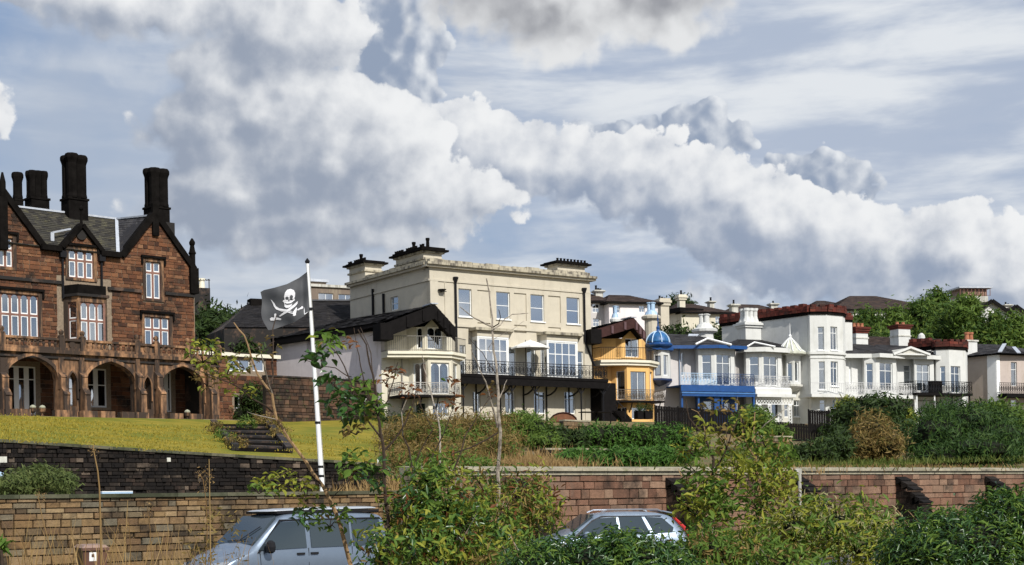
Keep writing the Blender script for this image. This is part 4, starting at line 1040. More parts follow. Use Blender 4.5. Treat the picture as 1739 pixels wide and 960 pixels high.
    # remove the wall behind the bays from sight: dark glass rooms are in the bay itself
    # balcony
    ba0, ba1, bd = C.U(784, 640, 1.9), C.U(1033, 640, 1.9), 1.9
    block(H, C, ba0, ba1, zbal - .22, zbal, bd, 0, blk_t, 'balcony_floor')
    railing(C, H, ba0 + .05, ba1 - .05, zbal, .98, bd - .08, iron, step=.34, r=.02, rail=.09, scroll=True, ends=1.8)
    g = G(); fbox(g, C, ba0, ba1, zbal - .75, zbal - .221, bd - .05, bd - .15); g.build('balcony_shade_strip', blk_t, H)  # black strip put in for the shade under the balcony
    for i in range(7):
        u = lerp(ba0 + .3, ba1 - .3, i/6); g = G(); pts = [C.P(u, zbal - .25, bd - .3)] + [C.P(u, zbal - .3 - 1.0 * sin(t*pi/8), (bd - .3) * cos(t*pi/8)) for t in range(1, 5)]
        g.tube(pts, .07, 6); g.bar(C.P(u, zbal - .28, .02), C.P(u, zbal - .28, bd - .2), .1, .12); g.tube([C.P(u, zb - .5, .06), C.P(u, zbal - .28, .06)], .06, 6); g.build('balcony_bracket', iron, H)
        if i in (0, 2, 3, 5, 6):
            g = G(); g.tube([C.P(u, zb - .5, bd - .3), C.P(u, zbal - .25, bd - .3)], .06, 6)
            for s in (-1, 1): g.tube([C.P(u + s * .75 * sin(t*pi/8), zbal - .3 - .9 * (1 - cos((4-t)*pi/8)) * 1.0, bd - .3) for t in range(5)], .05, 5)
            g.build('balcony_post', iron, H)
    # black timber screen at the right end
    g = G(); fbox(g, C, uc1 - .1, uc1 + 1.4, zb - .6, zbal - .23, 1.3, -1); g.build('timber_screen', blk_t, H)
    # rainwater pipes
    g = G(); u = C.U(773, 540); g.tube([C.P(u, zt - .9, .14), C.P(u, zbal, .14)], .085, 6); g.lathe(C.P(u, zt - 1.0, .16), [(.1, 0), (.2, .3), (.2, .4)], 6); g.build('rainwater_pipe', iron, H)
    g = G(); u = C.U(991, 540); z = C.Z(993, 580); g.tube([C.P(u, zt - .9, .14), C.P(u, z, .14), C.P(C.U(1008, 620), C.Z(1008, 622), .14)], .085, 6); g.lathe(C.P(u, zt - 1.0, .16), [(.1, 0), (.2, .3), (.2, .4)], 6); g.build('rainwater_pipe', iron, H)
    # satellite dish
    g = G(); u, z = C.uz(748, 496); g.lathe(C.P(u, z, .25), [(.02, 0), (.2, .05), (.32, .16)], 12, cap=False); d = g.build('satellite_dish', iron, H)
    g = G(); g.tube([C.P(u, z, 0), C.P(u, z, .3), C.P(u + .3, z, .35)], .03, 5); g.build('dish_arm', iron, d)
    # chimneys with slate-coloured toothed caps
    ang = math.atan2(C.u.y, C.u.x)
    def stack(F, x0, x1, ytop, ycap, d, dp, pots):
        u0, u1 = F.U(x0, 455, d), F.U(x1, 455, d); z1 = F.Z((x0+x1)/2, ytop, d); zc = F.Z((x0+x1)/2, ycap, d); um = (u0+u1)/2; w = u1 - u0
        g = G(); fbox(g, F, u0, u1, zt + .3, zc, d + dp/2, d - dp/2); c = g.build('chimney', cream_r, H)
        g = G(); fbox(g, F, u0 - .12, u1 + .12, zc - .5, zc - .36, d + dp/2 + .12, d - dp/2 - .12); fbox(g, F, u0 - .16, u1 + .16, zc, zc + .14, d + dp/2 + .16, d - dp/2 - .16); g.build('chimney_moulding', cream_s, c)
        g = G(); fbox(g, F, u0 - .4, u1 + .4, zc + .14, zc + .28, d + dp/2 + .4, d - dp/2 - .4); fbox(g, F, u0 - .2, u1 + .2, zc + .28, z1, d + dp/2 + .2, d - dp/2 - .2); g.build('chimney_cap', soot_black, c)
        k = max(3, int(w / .32))
        for i in range(k + 1):
            g = G(); u = lerp(u0, u1, i/k); h = .8 if i in pots else .2; r = .14 if i in pots else .1
            g.lathe(F.P(u, z1, d + (0 if i in pots else dp/2)), [(r, 0), (r*.85, h*.75), (r*1.1, h*.8), (r*1.1, h)], 8); g.build('chimney_pot', soot_black, c)
    stack(S, 607, 634, 447, 455, -1.0, 1.5, (2,)); stack(S, 688, 735, 427, 437, -1.0, 1.6, (4, 10)); stack(C, 938, 984, 447, 455, -3, 1.4, ())
    return C, zb, zbal
VC, VZB, VBAL = build_villa()
# parasol on the balcony
t = thing('balcony_parasol', 'white parasol open on the long black balcony of the cream villa', 'parasol', VC.P(VC.U(893, 620, 1.0), VBAL, 1.0))
u = VC.U(893, 620, 1.0); zc = VC.Z(900, 590, 1.0); zc2 = VC.Z(900, 578, 1.0)
g = G(); g.tube([VC.P(u, VBAL, 1), VC.P(u, zc2, 1)], .03, 6); g.build('pole', iron, t)
g = G(); r = (VC.U(927, 590, 1.0) - VC.U(874, 590, 1.0)) / 2; uu = VC.U(900.5, 590, 1.0)
g.lathe(VC.P(uu, zc, 1), [(r, -.12), (r, 0), (r*.5, (zc2-zc)*.6), (.06, zc2 - zc), (.0, zc2 - zc + .05)], 8, cap=False); g.build('canopy', mat('parasol_cloth', (.72, .71, .68), .9), t)
# ---- bow-fronted gabled houses (ivory one and yellow one)
def gable_house(nm, label, F, zb, P, wm, trim, side=None):
    uL, uR = F.U(P['xl'], P['ym']), F.U(P['xr'], P['ym'])
    H = thing(nm, label, 'house', F.P((uL+uR)/2, zb, -3))
    d = P['d']; zc = F.Z(P['xf0'], P['ycor'], d); zbal = F.Z(P['xf0'], P['ybal'], d)
    # lower and middle storeys with canted bay
    face(H, F, rect(uL, F.U(P['xb0'], P['ym']), zb - 1, zc), [], wm, edge=.8)
    pts = [(P['xb0'], 0), (P['xf0'], d), (P['xf1'], d), (P['xb1'], .1)]
    P_, fr = bay(H, F, pts, P['ym'], zb - 1, zc, wm, [P['wl'], P['wf'], P['wr']], edge=.1, depth=.16)
    # curved cornice = upper balcony floor, running the whole width
    poly = [(uL, .0), (uL + .05, d * .75), (P_[1][0], d + .35), (P_[2][0], d + .35), (P_[3][0] + .3, .5), (P_[3][0] + .3, -1)]
    g = G(); prism(g, [F.P(a, 0, b) for a, b in poly], zc, zc + .2); prism(g, [F.P(a + (.0 if a < P_[1][0] else -.05), 0, b - .14) for a, b in poly], zc - .22, zc - .002); g.build('cornice_slab', trim, H)
    # upper storey set back, with pointed wall under the gable
    dU = d * .45
    pu = [(P['xu0'], -.2), (P['xu1'], dU), (P['xu2'], dU), (P['xu3'], -.2)]
    Pu = [(F.U(x, P['ym'] - 40, dd), dd) for x, dd in pu]; fru = bayframes(F, Pu)
    zt = F.Z(P['xu1'], P['yu'], dU)
    for k, ((Fi, L_), w) in enumerate(zip(fru, (P['ul'], P['uf'], P['ur']))):
        if k == 1: face(H, Fi, [(0, zc + .2), (L_, zc + .2), (L_, zt), (L_ * .5, Fi.Z(P['xap'], P['yap2'])), (0, zt)], w, wm, edge=.1, depth=.16, name='gable_wall')
        else: face(H, Fi, rect(0, L_, zc + .2, zt), w, wm, edge=.1, depth=.16, name='upper_wall')
    block(H, F, uL, Pu[0][0], zc + .2, zt + .2, -.1, -.6, wm, 'upper_wall')
    # railing of the upper balcony follows the cornice
    for (a, b) in zip(poly[:4], poly[1:5]):
        A_, B_ = F.P(a[0], 0, a[1] - .12), F.P(b[0], 0, b[1] - .12); Fi = Fr(A_, (B_.x - A_.x, B_.y - A_.y))
        railing(Fi, H, 0, (B_ - A_).length, zc + .2, P['hr'], 0, P['rm'], step=.14, r=.016, rail=.07)
    # lower balcony
    lp = [(F.U(P['lx0'], P['ybal'], d + .3), .0), (F.U(P['lx0'], P['ybal'], d + .3) + .1, d + .7), (F.U(P['lx1'], P['ybal'], d + .7), d + .7), (F.U(P['lx1'], P['ybal'], d + .7) + .05, 0)]
    g = G(); prism(g, [F.P(a, 0, b) for a, b in lp], zbal - .15, zbal); g.build('balcony_floor', blk_t, H)
    for (a, b) in zip(lp[:3], lp[1:]):
        A_, B_ = F.P(a[0], 0, a[1] - .06), F.P(b[0], 0, b[1] - .06)
        if (B_ - A_).length < .2: continue
        railing(Fr(A_, (B_.x - A_.x, B_.y - A_.y)), H, 0, (B_ - A_).length, zbal, .85, 0, P['lrm'], step=.26, r=.017, rail=.06, scroll=True)
    for i in range(4):
        u = lerp(lp[1][0] + .3, lp[2][0] - .3, i/3); g = G(); g.tube([F.P(u, zbal - .15, d + .5), F.P(u, zbal - .5, d + .35), F.P(u, zbal - .9, d + .02)], .05, 5); g.build('balcony_bracket', iron, H)
    # gable roof with broad dark bargeboards
    zap = F.Z(P['xap'], P['yap'], d + .5); uap = F.U(P['xap'], P['yap'], d + .5); df = d + .5
    e0 = (F.U(P['xe0'], P['ye0'], df), F.Z(P['xe0'], P['ye0'], df)); e1 = (F.U(P['xe1'], P['ye1'], df), F.Z(P['xe1'], P['ye1'], df))
    ms, zms = (uap + e0[0]) / 2, (zap + e0[1]) / 2 + .15
    D = -P['dep']
    for e, s in ((e0, -1), (e1, 1)):
        a, b = (F.P(e[0], e[1], df), F.P(e[0], e[1], D)) ; slates(H, a, b, F.P(uap, zap, D), F.P(uap, zap, df), slate_m)
        # soffit and bargeboard
        g = G(); bt = P['bt']
        g.hexa([F.P(e[0], e[1] - bt, df), F.P(uap, zap - bt * 1.0, df), F.P(uap, zap - bt, df - .1), F.P(e[0], e[1] - bt, df - .1), F.P(e[0], e[1] - .02, df), F.P(uap, zap - .02, df), F.P(uap, zap - .02, df - .1), F.P(e[0], e[1] - .02, df - .1)] if s < 0 else
               [F.P(uap, zap - bt, df), F.P(e[0], e[1] - bt, df), F.P(e[0], e[1] - bt, df - .1), F.P(uap, zap - bt, df - .1), F.P(uap, zap - .02, df), F.P(e[0], e[1] - .02, df), F.P(e[0], e[1] - .02, df - .1), F.P(uap, zap - .02, df - .1)])
        g.build('bargeboard', P['bm'], H)
        g = G(); g.quad(F.P(e[0], e[1] - bt * .55, df - .1), F.P(uap, zap - bt * .55, df - .1), F.P(uap, zap - bt * .55, -.6), F.P(e[0], e[1] - bt * .55, -.6)); g.build('soffit', blk_t, H)
        for k in range(3):
            t_ = (k + .7) / 3.4; u = lerp(e[0], uap, t_); z = lerp(e[1], zap, t_) - .12; g = G(); fbox(g, F, u - .1, u + .1, z - bt * .75, z, df + .09, df); g.build('bracket_block', P['bk'], H)
    g = G(); g.bar(F.P(uap, zap + .06, df + .05), F.P(uap, zap + .06, df - 1.6), .5, .08); g.build('ridge_lead', lead, H)
    # eaves box at the left end
    g = G(); fbox(g, F, e0[0] - .05, e0[0] + .9, e0[1] - 1.0, e0[1] + .12, df + .25, df - 1.2); g.build('eaves_box', blk_t, H)
    zr = e0[1]
    # body behind
    uR2 = min(e1[0], P_[3][0])
    g = G(); fbox(g, F, uL + .02, uR2, zb - 1, zt, -.9, D + .3); g.build('rear_wall', wm, H)
    room(H, F, uL, uR2, zb, zt, -.8)
    return H, F, uL, zt, e0, D
w1 = dict
D_ = frame_m(107.2, .5)
HD, FD, uD, ztD, e0D, DD = gable_house('ivory_gabled_house', 'ivory bow-fronted house with broad black gable, two balconies and a long pink side wall', D_, 7.9, dict(
    xl=648, xb0=694, xf0=727, xf1=767, xb1=782, xr=784, ym=635, d=1.5, ycor=602, ybal=672,
    wl=[w1(px=(701, 616, 723, 669), cols=2, rows=(1,), arch=True, frame=white, glass=glass_b), w1(px=(703, 684, 722, 706), cols=1)], wf=[w1(px=(732, 616, 763, 669), cols=2, arch=True, curtain='both'), w1(px=(735, 684, 762, 708), cols=3)], wr=[w1(px=(770, 618, 778, 668), cols=1)],
    xu0=690, xu1=722, xu2=757, xu3=768, yu=555, ul=[w1(px=(707, 556, 717, 592), cols=1, arch=True)], uf=[w1(px=(726, 556, 752, 593), cols=2, arch=True, curtain='both')], ur=[],
    xap=738, yap=517, yap2=538, xe0=645, ye0=552, xe1=773, ye1=556, bt=1.0, bm=blk_t, bk=blk_t, dep=13, hr=1.05, rm=mat('grey_iron', (.16, .15, .13), .6), lx0=676, lx1=781, lrm=mat('pale_iron', (.35, .33, .30), .6)), ivory_r, cream_trim)
# its long side wall, receding to the left
c0 = FD.P(uD, 0, 0); SD = Fr(c0, (1, -1.02)); uS0 = SD.U(462, 610)
zS = SD.Z(640, 562)
face(HD, SD, rect(uS0, 0, 6.5, zS), [dict(px=(521, 567, 532, 594), cols=2, rows=(1, 1, 1)), dict(px=(672.2, 626, 673, 640))][:1], pink_r, edge=.4, name='side_wall')
g = G(); fbox(g, SD, uS0, -.05, zS, zS + .5, .35, -.4); g.build('eaves_board', blk_t, HD)
zr_ = SD.Z(600, 540, -6.0)
slates(HD, SD.P(uS0 - .3, zS + .5, .4), SD.P(.1, zS + .5, .4), SD.P(-.9, zr_ , -6), SD.P(uS0 + 1, zr_ , -6), slate_m)
g = G(); prism(g, [SD.P(uS0, 0, -.41), SD.P(0, 0, -.41), SD.P(0, 0, -6), SD.P(uS0 + .5, 0, -8)], 6.5, zS + .4); g.build('rear_wall', ivory_r, HD)
g = G(); u = FD.U(682, 640); g.tube([FD.P(u, 7, .1), FD.P(u, FD.Z(682, 606), .1)], .05, 6); g.build('rainwater_pipe', mat('grey_pipe', (.3, .28, .25), .6), HD)
E_ = frame_m(114, .5)
gable_house('yellow_gabled_house', 'yellow bow-fronted house with dark brown gable and iron balconies', E_, 8.2, dict(
    xl=1009, xb0=1038, xf0=1065, xf1=1102, xb1=1111, xr=1113, ym=650, d=1.4, ycor=616, ybal=681,
    wl=[w1(px=(1046, 630, 1061, 679), cols=1, curtain='both'), w1(px=(1044, 692, 1064, 708), cols=2)], wf=[w1(px=(1071, 631, 1097, 680), cols=2, curtain='both'), w1(px=(1073, 692, 1099, 712), cols=2)], wr=[w1(px=(1104, 632, 1108, 678), cols=1)],
    xu0=1018, xu1=1057, xu2=1090, xu3=1097, yu=575, ul=[w1(px=(1046, 575, 1055, 607), cols=1)], uf=[w1(px=(1062, 575, 1085, 607), cols=2, curtain='full')], ur=[],
    xap=1076, yap=540, yap2=560, xe0=1002, ye0=562, xe1=1097, ye1=565, bt=.8, bm=brown_t, bk=mat('mauve_timber', (.09, .045, .05), .7), dep=9, hr=1.0, rm=iron, lx0=1040, lx1=1129, lrm=mat('bronze_iron', (.10, .08, .06), .5)), yellow_r, cream_trim)
# ------------------------------------------------------------------ the row of white and blue houses on the right
R_ = frame_m(115, .45); RZ = 8.0
def ribdome(g, base, r, h, n, prof, rib=.05):
    g.lathe(base, [(r * a, h * b) for a, b in prof], n)
def oriel(parent, F, pts, ym, ztop, zbot, zc, m, wins, domem, cm, dome=None, ribm=None, spire=1.0):
    P_, fr = bay(parent, F, pts, ym, zbot, ztop, m, wins, edge=.1, depth=.12)
    # corbel tapering to a point below
    g = G(); n = len(P_); top = [F.P(p[0], zbot, p[1]) for p in P_]; mid = sum(p[0] for p in P_) / n
    g.add([F.P(p[0] + (.12 if p[0] > mid else -.12), zbot, p[1] + (.12 if p[1] > 0 else 0)) for p in P_] + [F.P(p[0] + (.12 if p[0] > mid else -.12), zbot - .16, p[1] + (.12 if p[1] > 0 else 0)) for p in P_] + [F.P(mid, zc, .05)],
          [(0, 1, 2, 3)] + [(i, i+n, i+1+n, i+1) for i in range(n-1)] + [(n+i, 2*n, n+i+1) for i in range(n-1)])
    g.build('corbel', cm, parent)
    g = G(); prism(g, [F.P(p[0] + (.25 if p[0] > mid else -.25), 0, p[1] + (.25 if p[1] > 0 else -.3)) for p in P_], ztop, ztop + .22); g.build('turret_cornice', domem if dome is None else domem, parent)
    c = F.P(mid, ztop + .22, max(p[1] for p in P_) * .35); return P_, c
def lattice(parent, F, u0, u1, z0, z1, d, m, name='lattice', step=.28):
    g = G(); w, h = u1 - u0, z1 - z0
    fbox(g, F, u0, u0 + .05, z0, z1, d, d - .05); fbox(g, F, u1 - .05, u1, z0, z1, d, d - .05); fbox(g, F, u0 + .05, u1 - .05, z0, z0 + .05, d, d - .05); fbox(g, F, u0 + .05, u1 - .05, z1 - .05, z1, d, d - .05)
    nx, nz = max(1, round(w / step)), max(1, round(h / step))
    for i in range(nx):
        for j in range(nz):
            a, b, c, e = u0 + w*i/nx, u0 + w*(i+1)/nx, z0 + h*j/nz, z0 + h*(j+1)/nz
            g.bar(F.P(a, c, d - .02), F.P(b, e, d - .02), .03, .03, F.n); g.bar(F.P(b, c, d - .03), F.P(a, e, d - .03), .03, .03, F.n)
    return g.build(name, m, parent)
def hiproof(parent, F, pts, z, zr, ridge, m, name='roof', fas=None, fz=.22):
    """eaves polygon pts (u,d) from left-back round the front to right-back, ridge = ((u,d),(u,d))"""
    n = len(pts); r0, r1 = ridge
    um = (r0[0] + r1[0]) / 2
    for (a, b) in zip(pts, pts[1:]):
        ra = r0 if a[0] <= um else r1; rb = r0 if b[0] < um else r1
        slates(parent, F.P(a[0], z, a[1]), F.P(b[0], z, b[1]), F.P(rb[0], zr, rb[1]), F.P(ra[0], zr, ra[1]), m, name=name, course=.4, width=.5)
    if fas:
        for (a, b) in zip(pts, pts[1:]):
            A_, B_ = F.P(a[0], 0, a[1]), F.P(b[0], 0, b[1]); Fi = Fr(A_, (B_.x-A_.x, B_.y-A_.y)); g = G(); fbox(g, Fi, 0, (B_-A_).length, z - fz, z + .03, .02, -.1); g.build('eaves_fascia', fas, parent)
# ---- blue trimmed house
def build_blue():
    F = R_; ym = 620; U_ = lambda x, d=0.0, y=620: F.U(x, y, d)
    u0, u1 = U_(1106), U_(1266); H = thing('blue_trimmed_house', 'pale house with bright blue domed turret, blue balcony and blue ornate chimney', 'house', F.P((u0+u1)/2, RZ, -3))
    zt = F.Z(1200, 592); zbal = F.Z(1200, 656, 1.4)
    face(H, F, rect(u0, u1, RZ - 2, zt), [dict(px=(1106, 603, 1108.5, 618)), dict(px=(1157, 599, 1162, 638), rows=(.4, .6))][1:], blush_r, edge=.7)
    room(H, F, u0, u1, RZ, zt)
    d = 1.4
    pts = [(1163, 0), (1187, d), (1216, d + .0), (1247, .5)]
    pts = [(1181, 0), (1186, 1.0), (1214, 1.6), (1247, 1.2), (1249, 0)]
    P_, fr = bay(H, F, pts, 620, zbal, zt, white_r, [[], [dict(px=(1192, 602, 1208, 645), rows=(.3, .7), frame=white)], [dict(px=(1217, 602, 1241, 654), cols=2, rows=(.28, .72), curtain='both')], []])
    bay(H, F, pts, 690, RZ - 2, zbal - .3, blue_p, [[], [dict(px=(1194, 681, 1211, 698), cols=1)], [dict(px=(1230, 684, 1241, 702), cols=1)], []])
    # balcony with blue fascia
    bl0, bl1 = F.U(1157, 650, 2.4), F.U(1281, 650, 2.4)
    g = G(); fbox(g, F, bl0, bl1, zbal - .1, zbal, 2.4, 0); g.build('balcony_floor', blue_p, H)
    g = G(); fbox(g, F, bl0 - .05, bl1, zbal - .52, zbal - .1, 2.45, 2.3); g.build('balcony_fascia', blue_p, H)
    g = G(); fbox(g, F, bl0 - .05, bl1, zbal - .70, zbal - .58, 2.55, 2.3); g.build('awning_rail', mat('mid_blue_paint', (.05, .15, .36), .5, var=.15), H)
    g = G(); g.hexa([F.P(bl0, zbal - .92, 2.5), F.P(bl1, zbal - .92, 2.5), F.P(bl1, zbal - .92, 2.4), F.P(bl0, zbal - .92, 2.4), F.P(bl0, zbal - .71, 2.5), F.P(bl1, zbal - .71, 2.5), F.P(bl1, zbal - .71, 2.4), F.P(bl0, zbal - .71, 2.4)]); g.build('valance', blue_p, H)
    um = U_(1218, 2.4)
    railing(F, H, bl0 + .05, um, zbal, .95, 2.3, pale_blue, step=.3, r=.022, rail=.07, scroll=True)
    railing(F, H, um + .02, bl1, zbal, .95, 2.3, mat('deep_blue_iron', (.02, .05, .14), .5), step=.3, r=.022, rail=.07, scroll=True)
    for x in (1159, 1187, 1218, 1227, 1250, 1281):
        u = F.U(x, 690, 2.3); g = G(); w = .16 if x not in (1218,) else .5
        fbox(g, F, u - w/2, u + w/2, RZ - 2, zbal - .1, 2.28, 2.1); g.build('veranda_post', blue_p, H)
    # roof
    ze = zt + .05; ua, ub = u0 + .2, P_[3][0] + .9
    hiproof(H, F, [(ua, -6), (ua, .5), (P_[1][0] - .5, 1.3), (P_[2][0], 2.2), (ub, 1.8), (ub, -6)], ze, F.Z(1210, 570, -3.5), ((ua + 2.2, -3.5), (ub - 2, -3.5)), slate_m, fas=blue_p, fz=.24)
    g = G(); a = (U_(1168, -3.5), -3.4); g.add([F.P(U_(1158), ze + .1, .5), F.P(U_(1166), ze + .1, .6), F.P(a[0] + 1.1, F.Z(1180, 570, -3.5) + .12, -3.4), F.P(a[0] + .1, F.Z(1180, 570, -3.5) + .12, -3.4)], [(0, 1, 2, 3)]); g.build('lead_flashing', lead, H)
    zz = F.Z(1218, 588, 1.8)
    g = G(); A1, A2, A3 = F.P(U_(1183, 2), ze + .05, 1.9), F.P(U_(1240, 2), ze + .05, 2.25), F.P(U_(1203, 1.8), F.Z(1203, 575, 1.8), 1.7)
    g.tube([A1, A3, A2], .09, 5); g.build('pediment_trim', white, H)
    g = G(); fbox(g, F, u0 + .05, u1 - .3, RZ - 2, zt, -.8, -7); g.build('rear_wall', blush_r, H)
    # oriel turret with blue dome
    zo, zb_ = F.Z(1122, 595, .8), F.Z(1122, 643, .8)
    Po, c = oriel(H, F, [(1107, 0), (1110, .75), (1124, 1.1), (1137, .8), (1139, 0)], 620, zo, zb_, F.Z(1127, 657, .2), white_r,
        [[], [dict(px=(1112.5, 604, 1122, 638), frame=navy)], [dict(px=(1127, 603, 1135, 638), frame=white, glass=glass_b)], []], blue_p, navy)
    zd = F.Z(1119, 583, .6); hd = F.Z(1119, 563, .6) - zd; rd = (U_(1139, .6) - U_(1100, .6)) / 2; cc = F.P(U_(1119.5, .6), 0, .5)
    g = G(); g.lathe(cc + Vector((0, 0, zo + .2)), [(rd * .7, 0), (rd * 1.0, .1), (rd * 1.08, .2), (rd * 1.08, .3), (rd * .96, .36), (rd * .96, zd - zo - .2)], 16); g.build('dome_base', blue_p, H)
    g = G(); g.lathe(cc + Vector((0, 0, zd)), [(rd * .93 * cos(t*pi/16), hd * sin(t*pi/16)) for t in range(8)], 16); dm = g.build('dome', mat('dome_blue', (.015, .10, .26), .45, var=.3), H, smooth=True)
    for k in range(8):
        g = G(); a = k * pi / 4 + .2; g.tube([cc + Vector((rd*.95*cos(t*pi/16)*cos(a), rd*.95*cos(t*pi/16)*sin(a), zd + hd*1.02*sin(t*pi/16))) for t in range(8)], .055, 4); g.build('dome_rib', pale_blue, dm)
    g = G(); g.lathe(cc + Vector((0, 0, zd + hd * .97)), [(.22, 0), (.12, .2), (.16, .35), (.06, .5), (.04, 1.2), (.01, 1.6)], 8); g.build('finial', blue_p, dm)
    # ornate chimneys
    def orn(px0, px1, ytop, ycol, ybase, d, m, cm, n=4, cluster=True, rc=None):
        u = U_((px0+px1)/2, d, ycol); w = (F.U(px1, ycol, d) - F.U(px0, ycol, d)); z0, z1, z2 = F.Z(px0, ybase, d), F.Z(px0, ycol, d), F.Z(px0, ytop, d)
        base = F.P(u, 0, d); g = G(); g.lathe(base + Vector((0, 0, z0 - 1)), [(w*.42, 0), (w*.42, z1 - z0 + .8), (w*.6, z1 - z0 + .92), (w*.62, z1 - z0 + 1.12), (w*.45, z1 - z0 + 1.25)], 12)
        c_ = g.build('chimney', cm, H); 
        g = G(); zz = z1 + .25; h = z2 - zz; g.lathe(base + Vector((0, 0, zz)), [(w*.42, 0), (w*.33, .3), (w*.27, h*.3), (w*.24, h*.4)], 12); g.build('chimney_flare', m, c_)
        for k in range(n):
            g = G(); a = k * 2 * pi / n + .4; p = base + Vector((cos(a)*w*.16, sin(a)*w*.16, zz + h*.2)); g.lathe(p, [(w*.11, 0), (w*.1, h*.5), (w*.1, h*.7), (w*.15, h*.76), (w*.15, h*.82)], 8); g.build('flue', m, c_)
        return c_
    orn(1094, 1118, 514, 540, 568, -3.5, pale_blue, cream_r); orn(1038, 1051, 520, 545, 560, -4, pale_blue, white_r, 3)
    orn(1181, 1212, 534, 562, 575, -4.5, white_r, white_r)
    # dark side alley and downpipe
    g = G(); u = U_(1153); g.tube([F.P(u, RZ - 1, .1), F.P(u, zt, .1)], .06, 5); g.build('rainwater_pipe', mat('grey_blue_pipe', (.2, .25, .33), .6), H)
    return H
build_blue()
# ---- white house with lattice veranda
def build_white():
    F = R_; U_ = lambda x, d=0.0, y=620: F.U(x, y, d)
    u0, u1 = U_(1250), U_(1376); H = thing('white_veranda_house', 'white house with ribbed pale turret and lattice veranda beside the blue balcony', 'house', F.P((u0+u1)/2, RZ, -3))
    zt = F.Z(1310, 596); zbal = F.Z(1310, 660, 1.4)
    face(H, F, rect(u0 + .02, u1, RZ - 2, zt), [dict(px=(1348, 680, 1361, 708), cols=2, rows=(.3, .7), sill=True), dict(px=(1332, 687, 1340, 709), cols=1, rows=(.4, .6))], whiteg_r, edge=.7)
    room(H, F, u0, u1, RZ, zt)
    pts = [(1263, 0), (1267, .9), (1294, 1.5), (1327, 1.1), (1329, 0)]
    P_, fr = bay(H, F, pts, 620, zbal, zt, white_r, [[], [dict(px=(1273, 605, 1289, 650), rows=(.3, .7))], [dict(px=(1297, 605, 1321, 655), cols=2, rows=(.28, .72), curtain='both')], []])
    bay(H, F, pts, 690, RZ - 2, zbal - .2, white_r, [[], [dict(px=(1276, 684, 1290, 704), cols=1)], [dict(px=(1311, 684, 1321, 710), cols=1, frame=mat('dark_door', (.03, .03, .04), .5))], []])
    bl0, bl1 = F.U(1282, 655, 2.3), F.U(1343, 655, 2.3)
    g = G(); fbox(g, F, bl0, bl1, zbal - .1, zbal, 2.3, 0); g.build('balcony_floor', white, H)
    g = G(); fbox(g, F, bl0 + .02, bl1 + .05, zbal - .55, zbal - .1, 2.36, 2.2); fbox(g, F, bl0 + .02, bl1 + .3, zbal - .8, zbal - .55, 2.6, 2.2); g.build('balcony_fascia', white_r, H)
    railing(F, H, bl0 + .08, bl1, zbal, .95, 2.2, mat('white_iron', (.5, .5, .5), .5), step=.3, r=.02, rail=.06, scroll=True, ends=2)
    z1, z2 = zbal - .85, zbal - 1.4
    lattice(H, F, bl0 + .1, bl1 + .2, z2, z1, 2.3, white)
    for x in (1290, 1307, 1342): u = F.U(x, 690, 2.3); lattice(H, F, u - .17, u + .17, RZ - 1.6, z2, 2.3, white, 'lattice_post', .26)
    ze = zt + .05; ub = U_(1334, 1.2)
    hiproof(H, F, [(u0 + .1, -6), (u0 + .1, .3), (P_[1][0] - .4, 1.3), (P_[2][0], 2.0), (ub, 1.6), (ub + 1.5, .4), (u1, .4), (u1, -6)], ze, F.Z(1340, 579, -3.5), ((u0 + 2.5, -3.5), (u1 - 2.8, -3.5)), slate_m, fas=white_r, fz=.35)
    g = G(); A1, A2, A3 = F.P(U_(1268, 1.5), ze + .05, 1.6), F.P(U_(1316, 2), ze + .05, 2.1), F.P(U_(1285, 1.6), F.Z(1284, 581, 1.6), 1.3)
    g.tube([A1, A3, A2], .08, 5); g.build('pediment_trim', white, H)
    g = G(); fbox(g, F, u0 + .05, u1 - .1, RZ - 2, zt, -.8, -7); g.build('rear_wall', whiteg_r, H)
    zo, zb_ = F.Z(1345, 603, .8), F.Z(1345, 653, .8)
    Po, c = oriel(H, F, [(1333, 0), (1336, .6), (1348, .95), (1359, .7), (1361, 0)], 620, zo, zb_, F.Z(1347, 668, .2), white_r,
        [[], [dict(px=(1337, 616, 1345.5, 648), arch=True, cols=1)], [dict(px=(1350, 614, 1357, 648), cols=1, arch=True)], []], white_r, whiteg_r)
    zd = F.Z(1340, 600, .6); ht = F.Z(1340, 574, .6) - zd; r = (U_(1372, .6) - U_(1322, .6)) / 2 * .82; cc = F.P(U_(1346, .6), 0, .3)
    g = G(); g.lathe(cc + Vector((0, 0, zd)), [(r * 1.1, -.1), (r * 1.1, .05), (r * .78, ht * .22), (r * .58, ht * .5), (r * .3, ht * .8), (r * .1, ht)], 12); dm = g.build('turret_roof', mat('verdigris_white', (.45, .46, .38), .7, var=.3), H)
    for k in range(12):
        a = k * pi / 6; g = G(); g.tube([cc + Vector((q * r * cos(a), q * r * sin(a), zd + h_ * ht + .03)) for q, h_ in ((1.1, .02), (.79, .22), (.59, .5), (.31, .8), (.1, 1))], .05, 4); g.build('rib', white, dm)
    g = G(); g.lathe(cc + Vector((0, 0, zd + ht)), [(.1, 0), (.16, .2), (.05, .35), (.03, .9), (.01, 1.3)], 6); g.build('finial', white, dm)
    # tall clustered chimney
    d = -4.5; u = U_(1272, d, 550); w = F.U(1288, 560, d) - F.U(1257, 560, d); z0, z1, z2 = F.Z(1272, 580, d), F.Z(1272, 553, d), F.Z(1272, 524, d); an = math.atan2(F.u.y, F.u.x)
    g = G(); g.box(F.P(u, z0 - 1.5, d), w * .85, w * .7, z1 - z0 + 1.3, an); c_ = g.build('chimney', white_r, H)
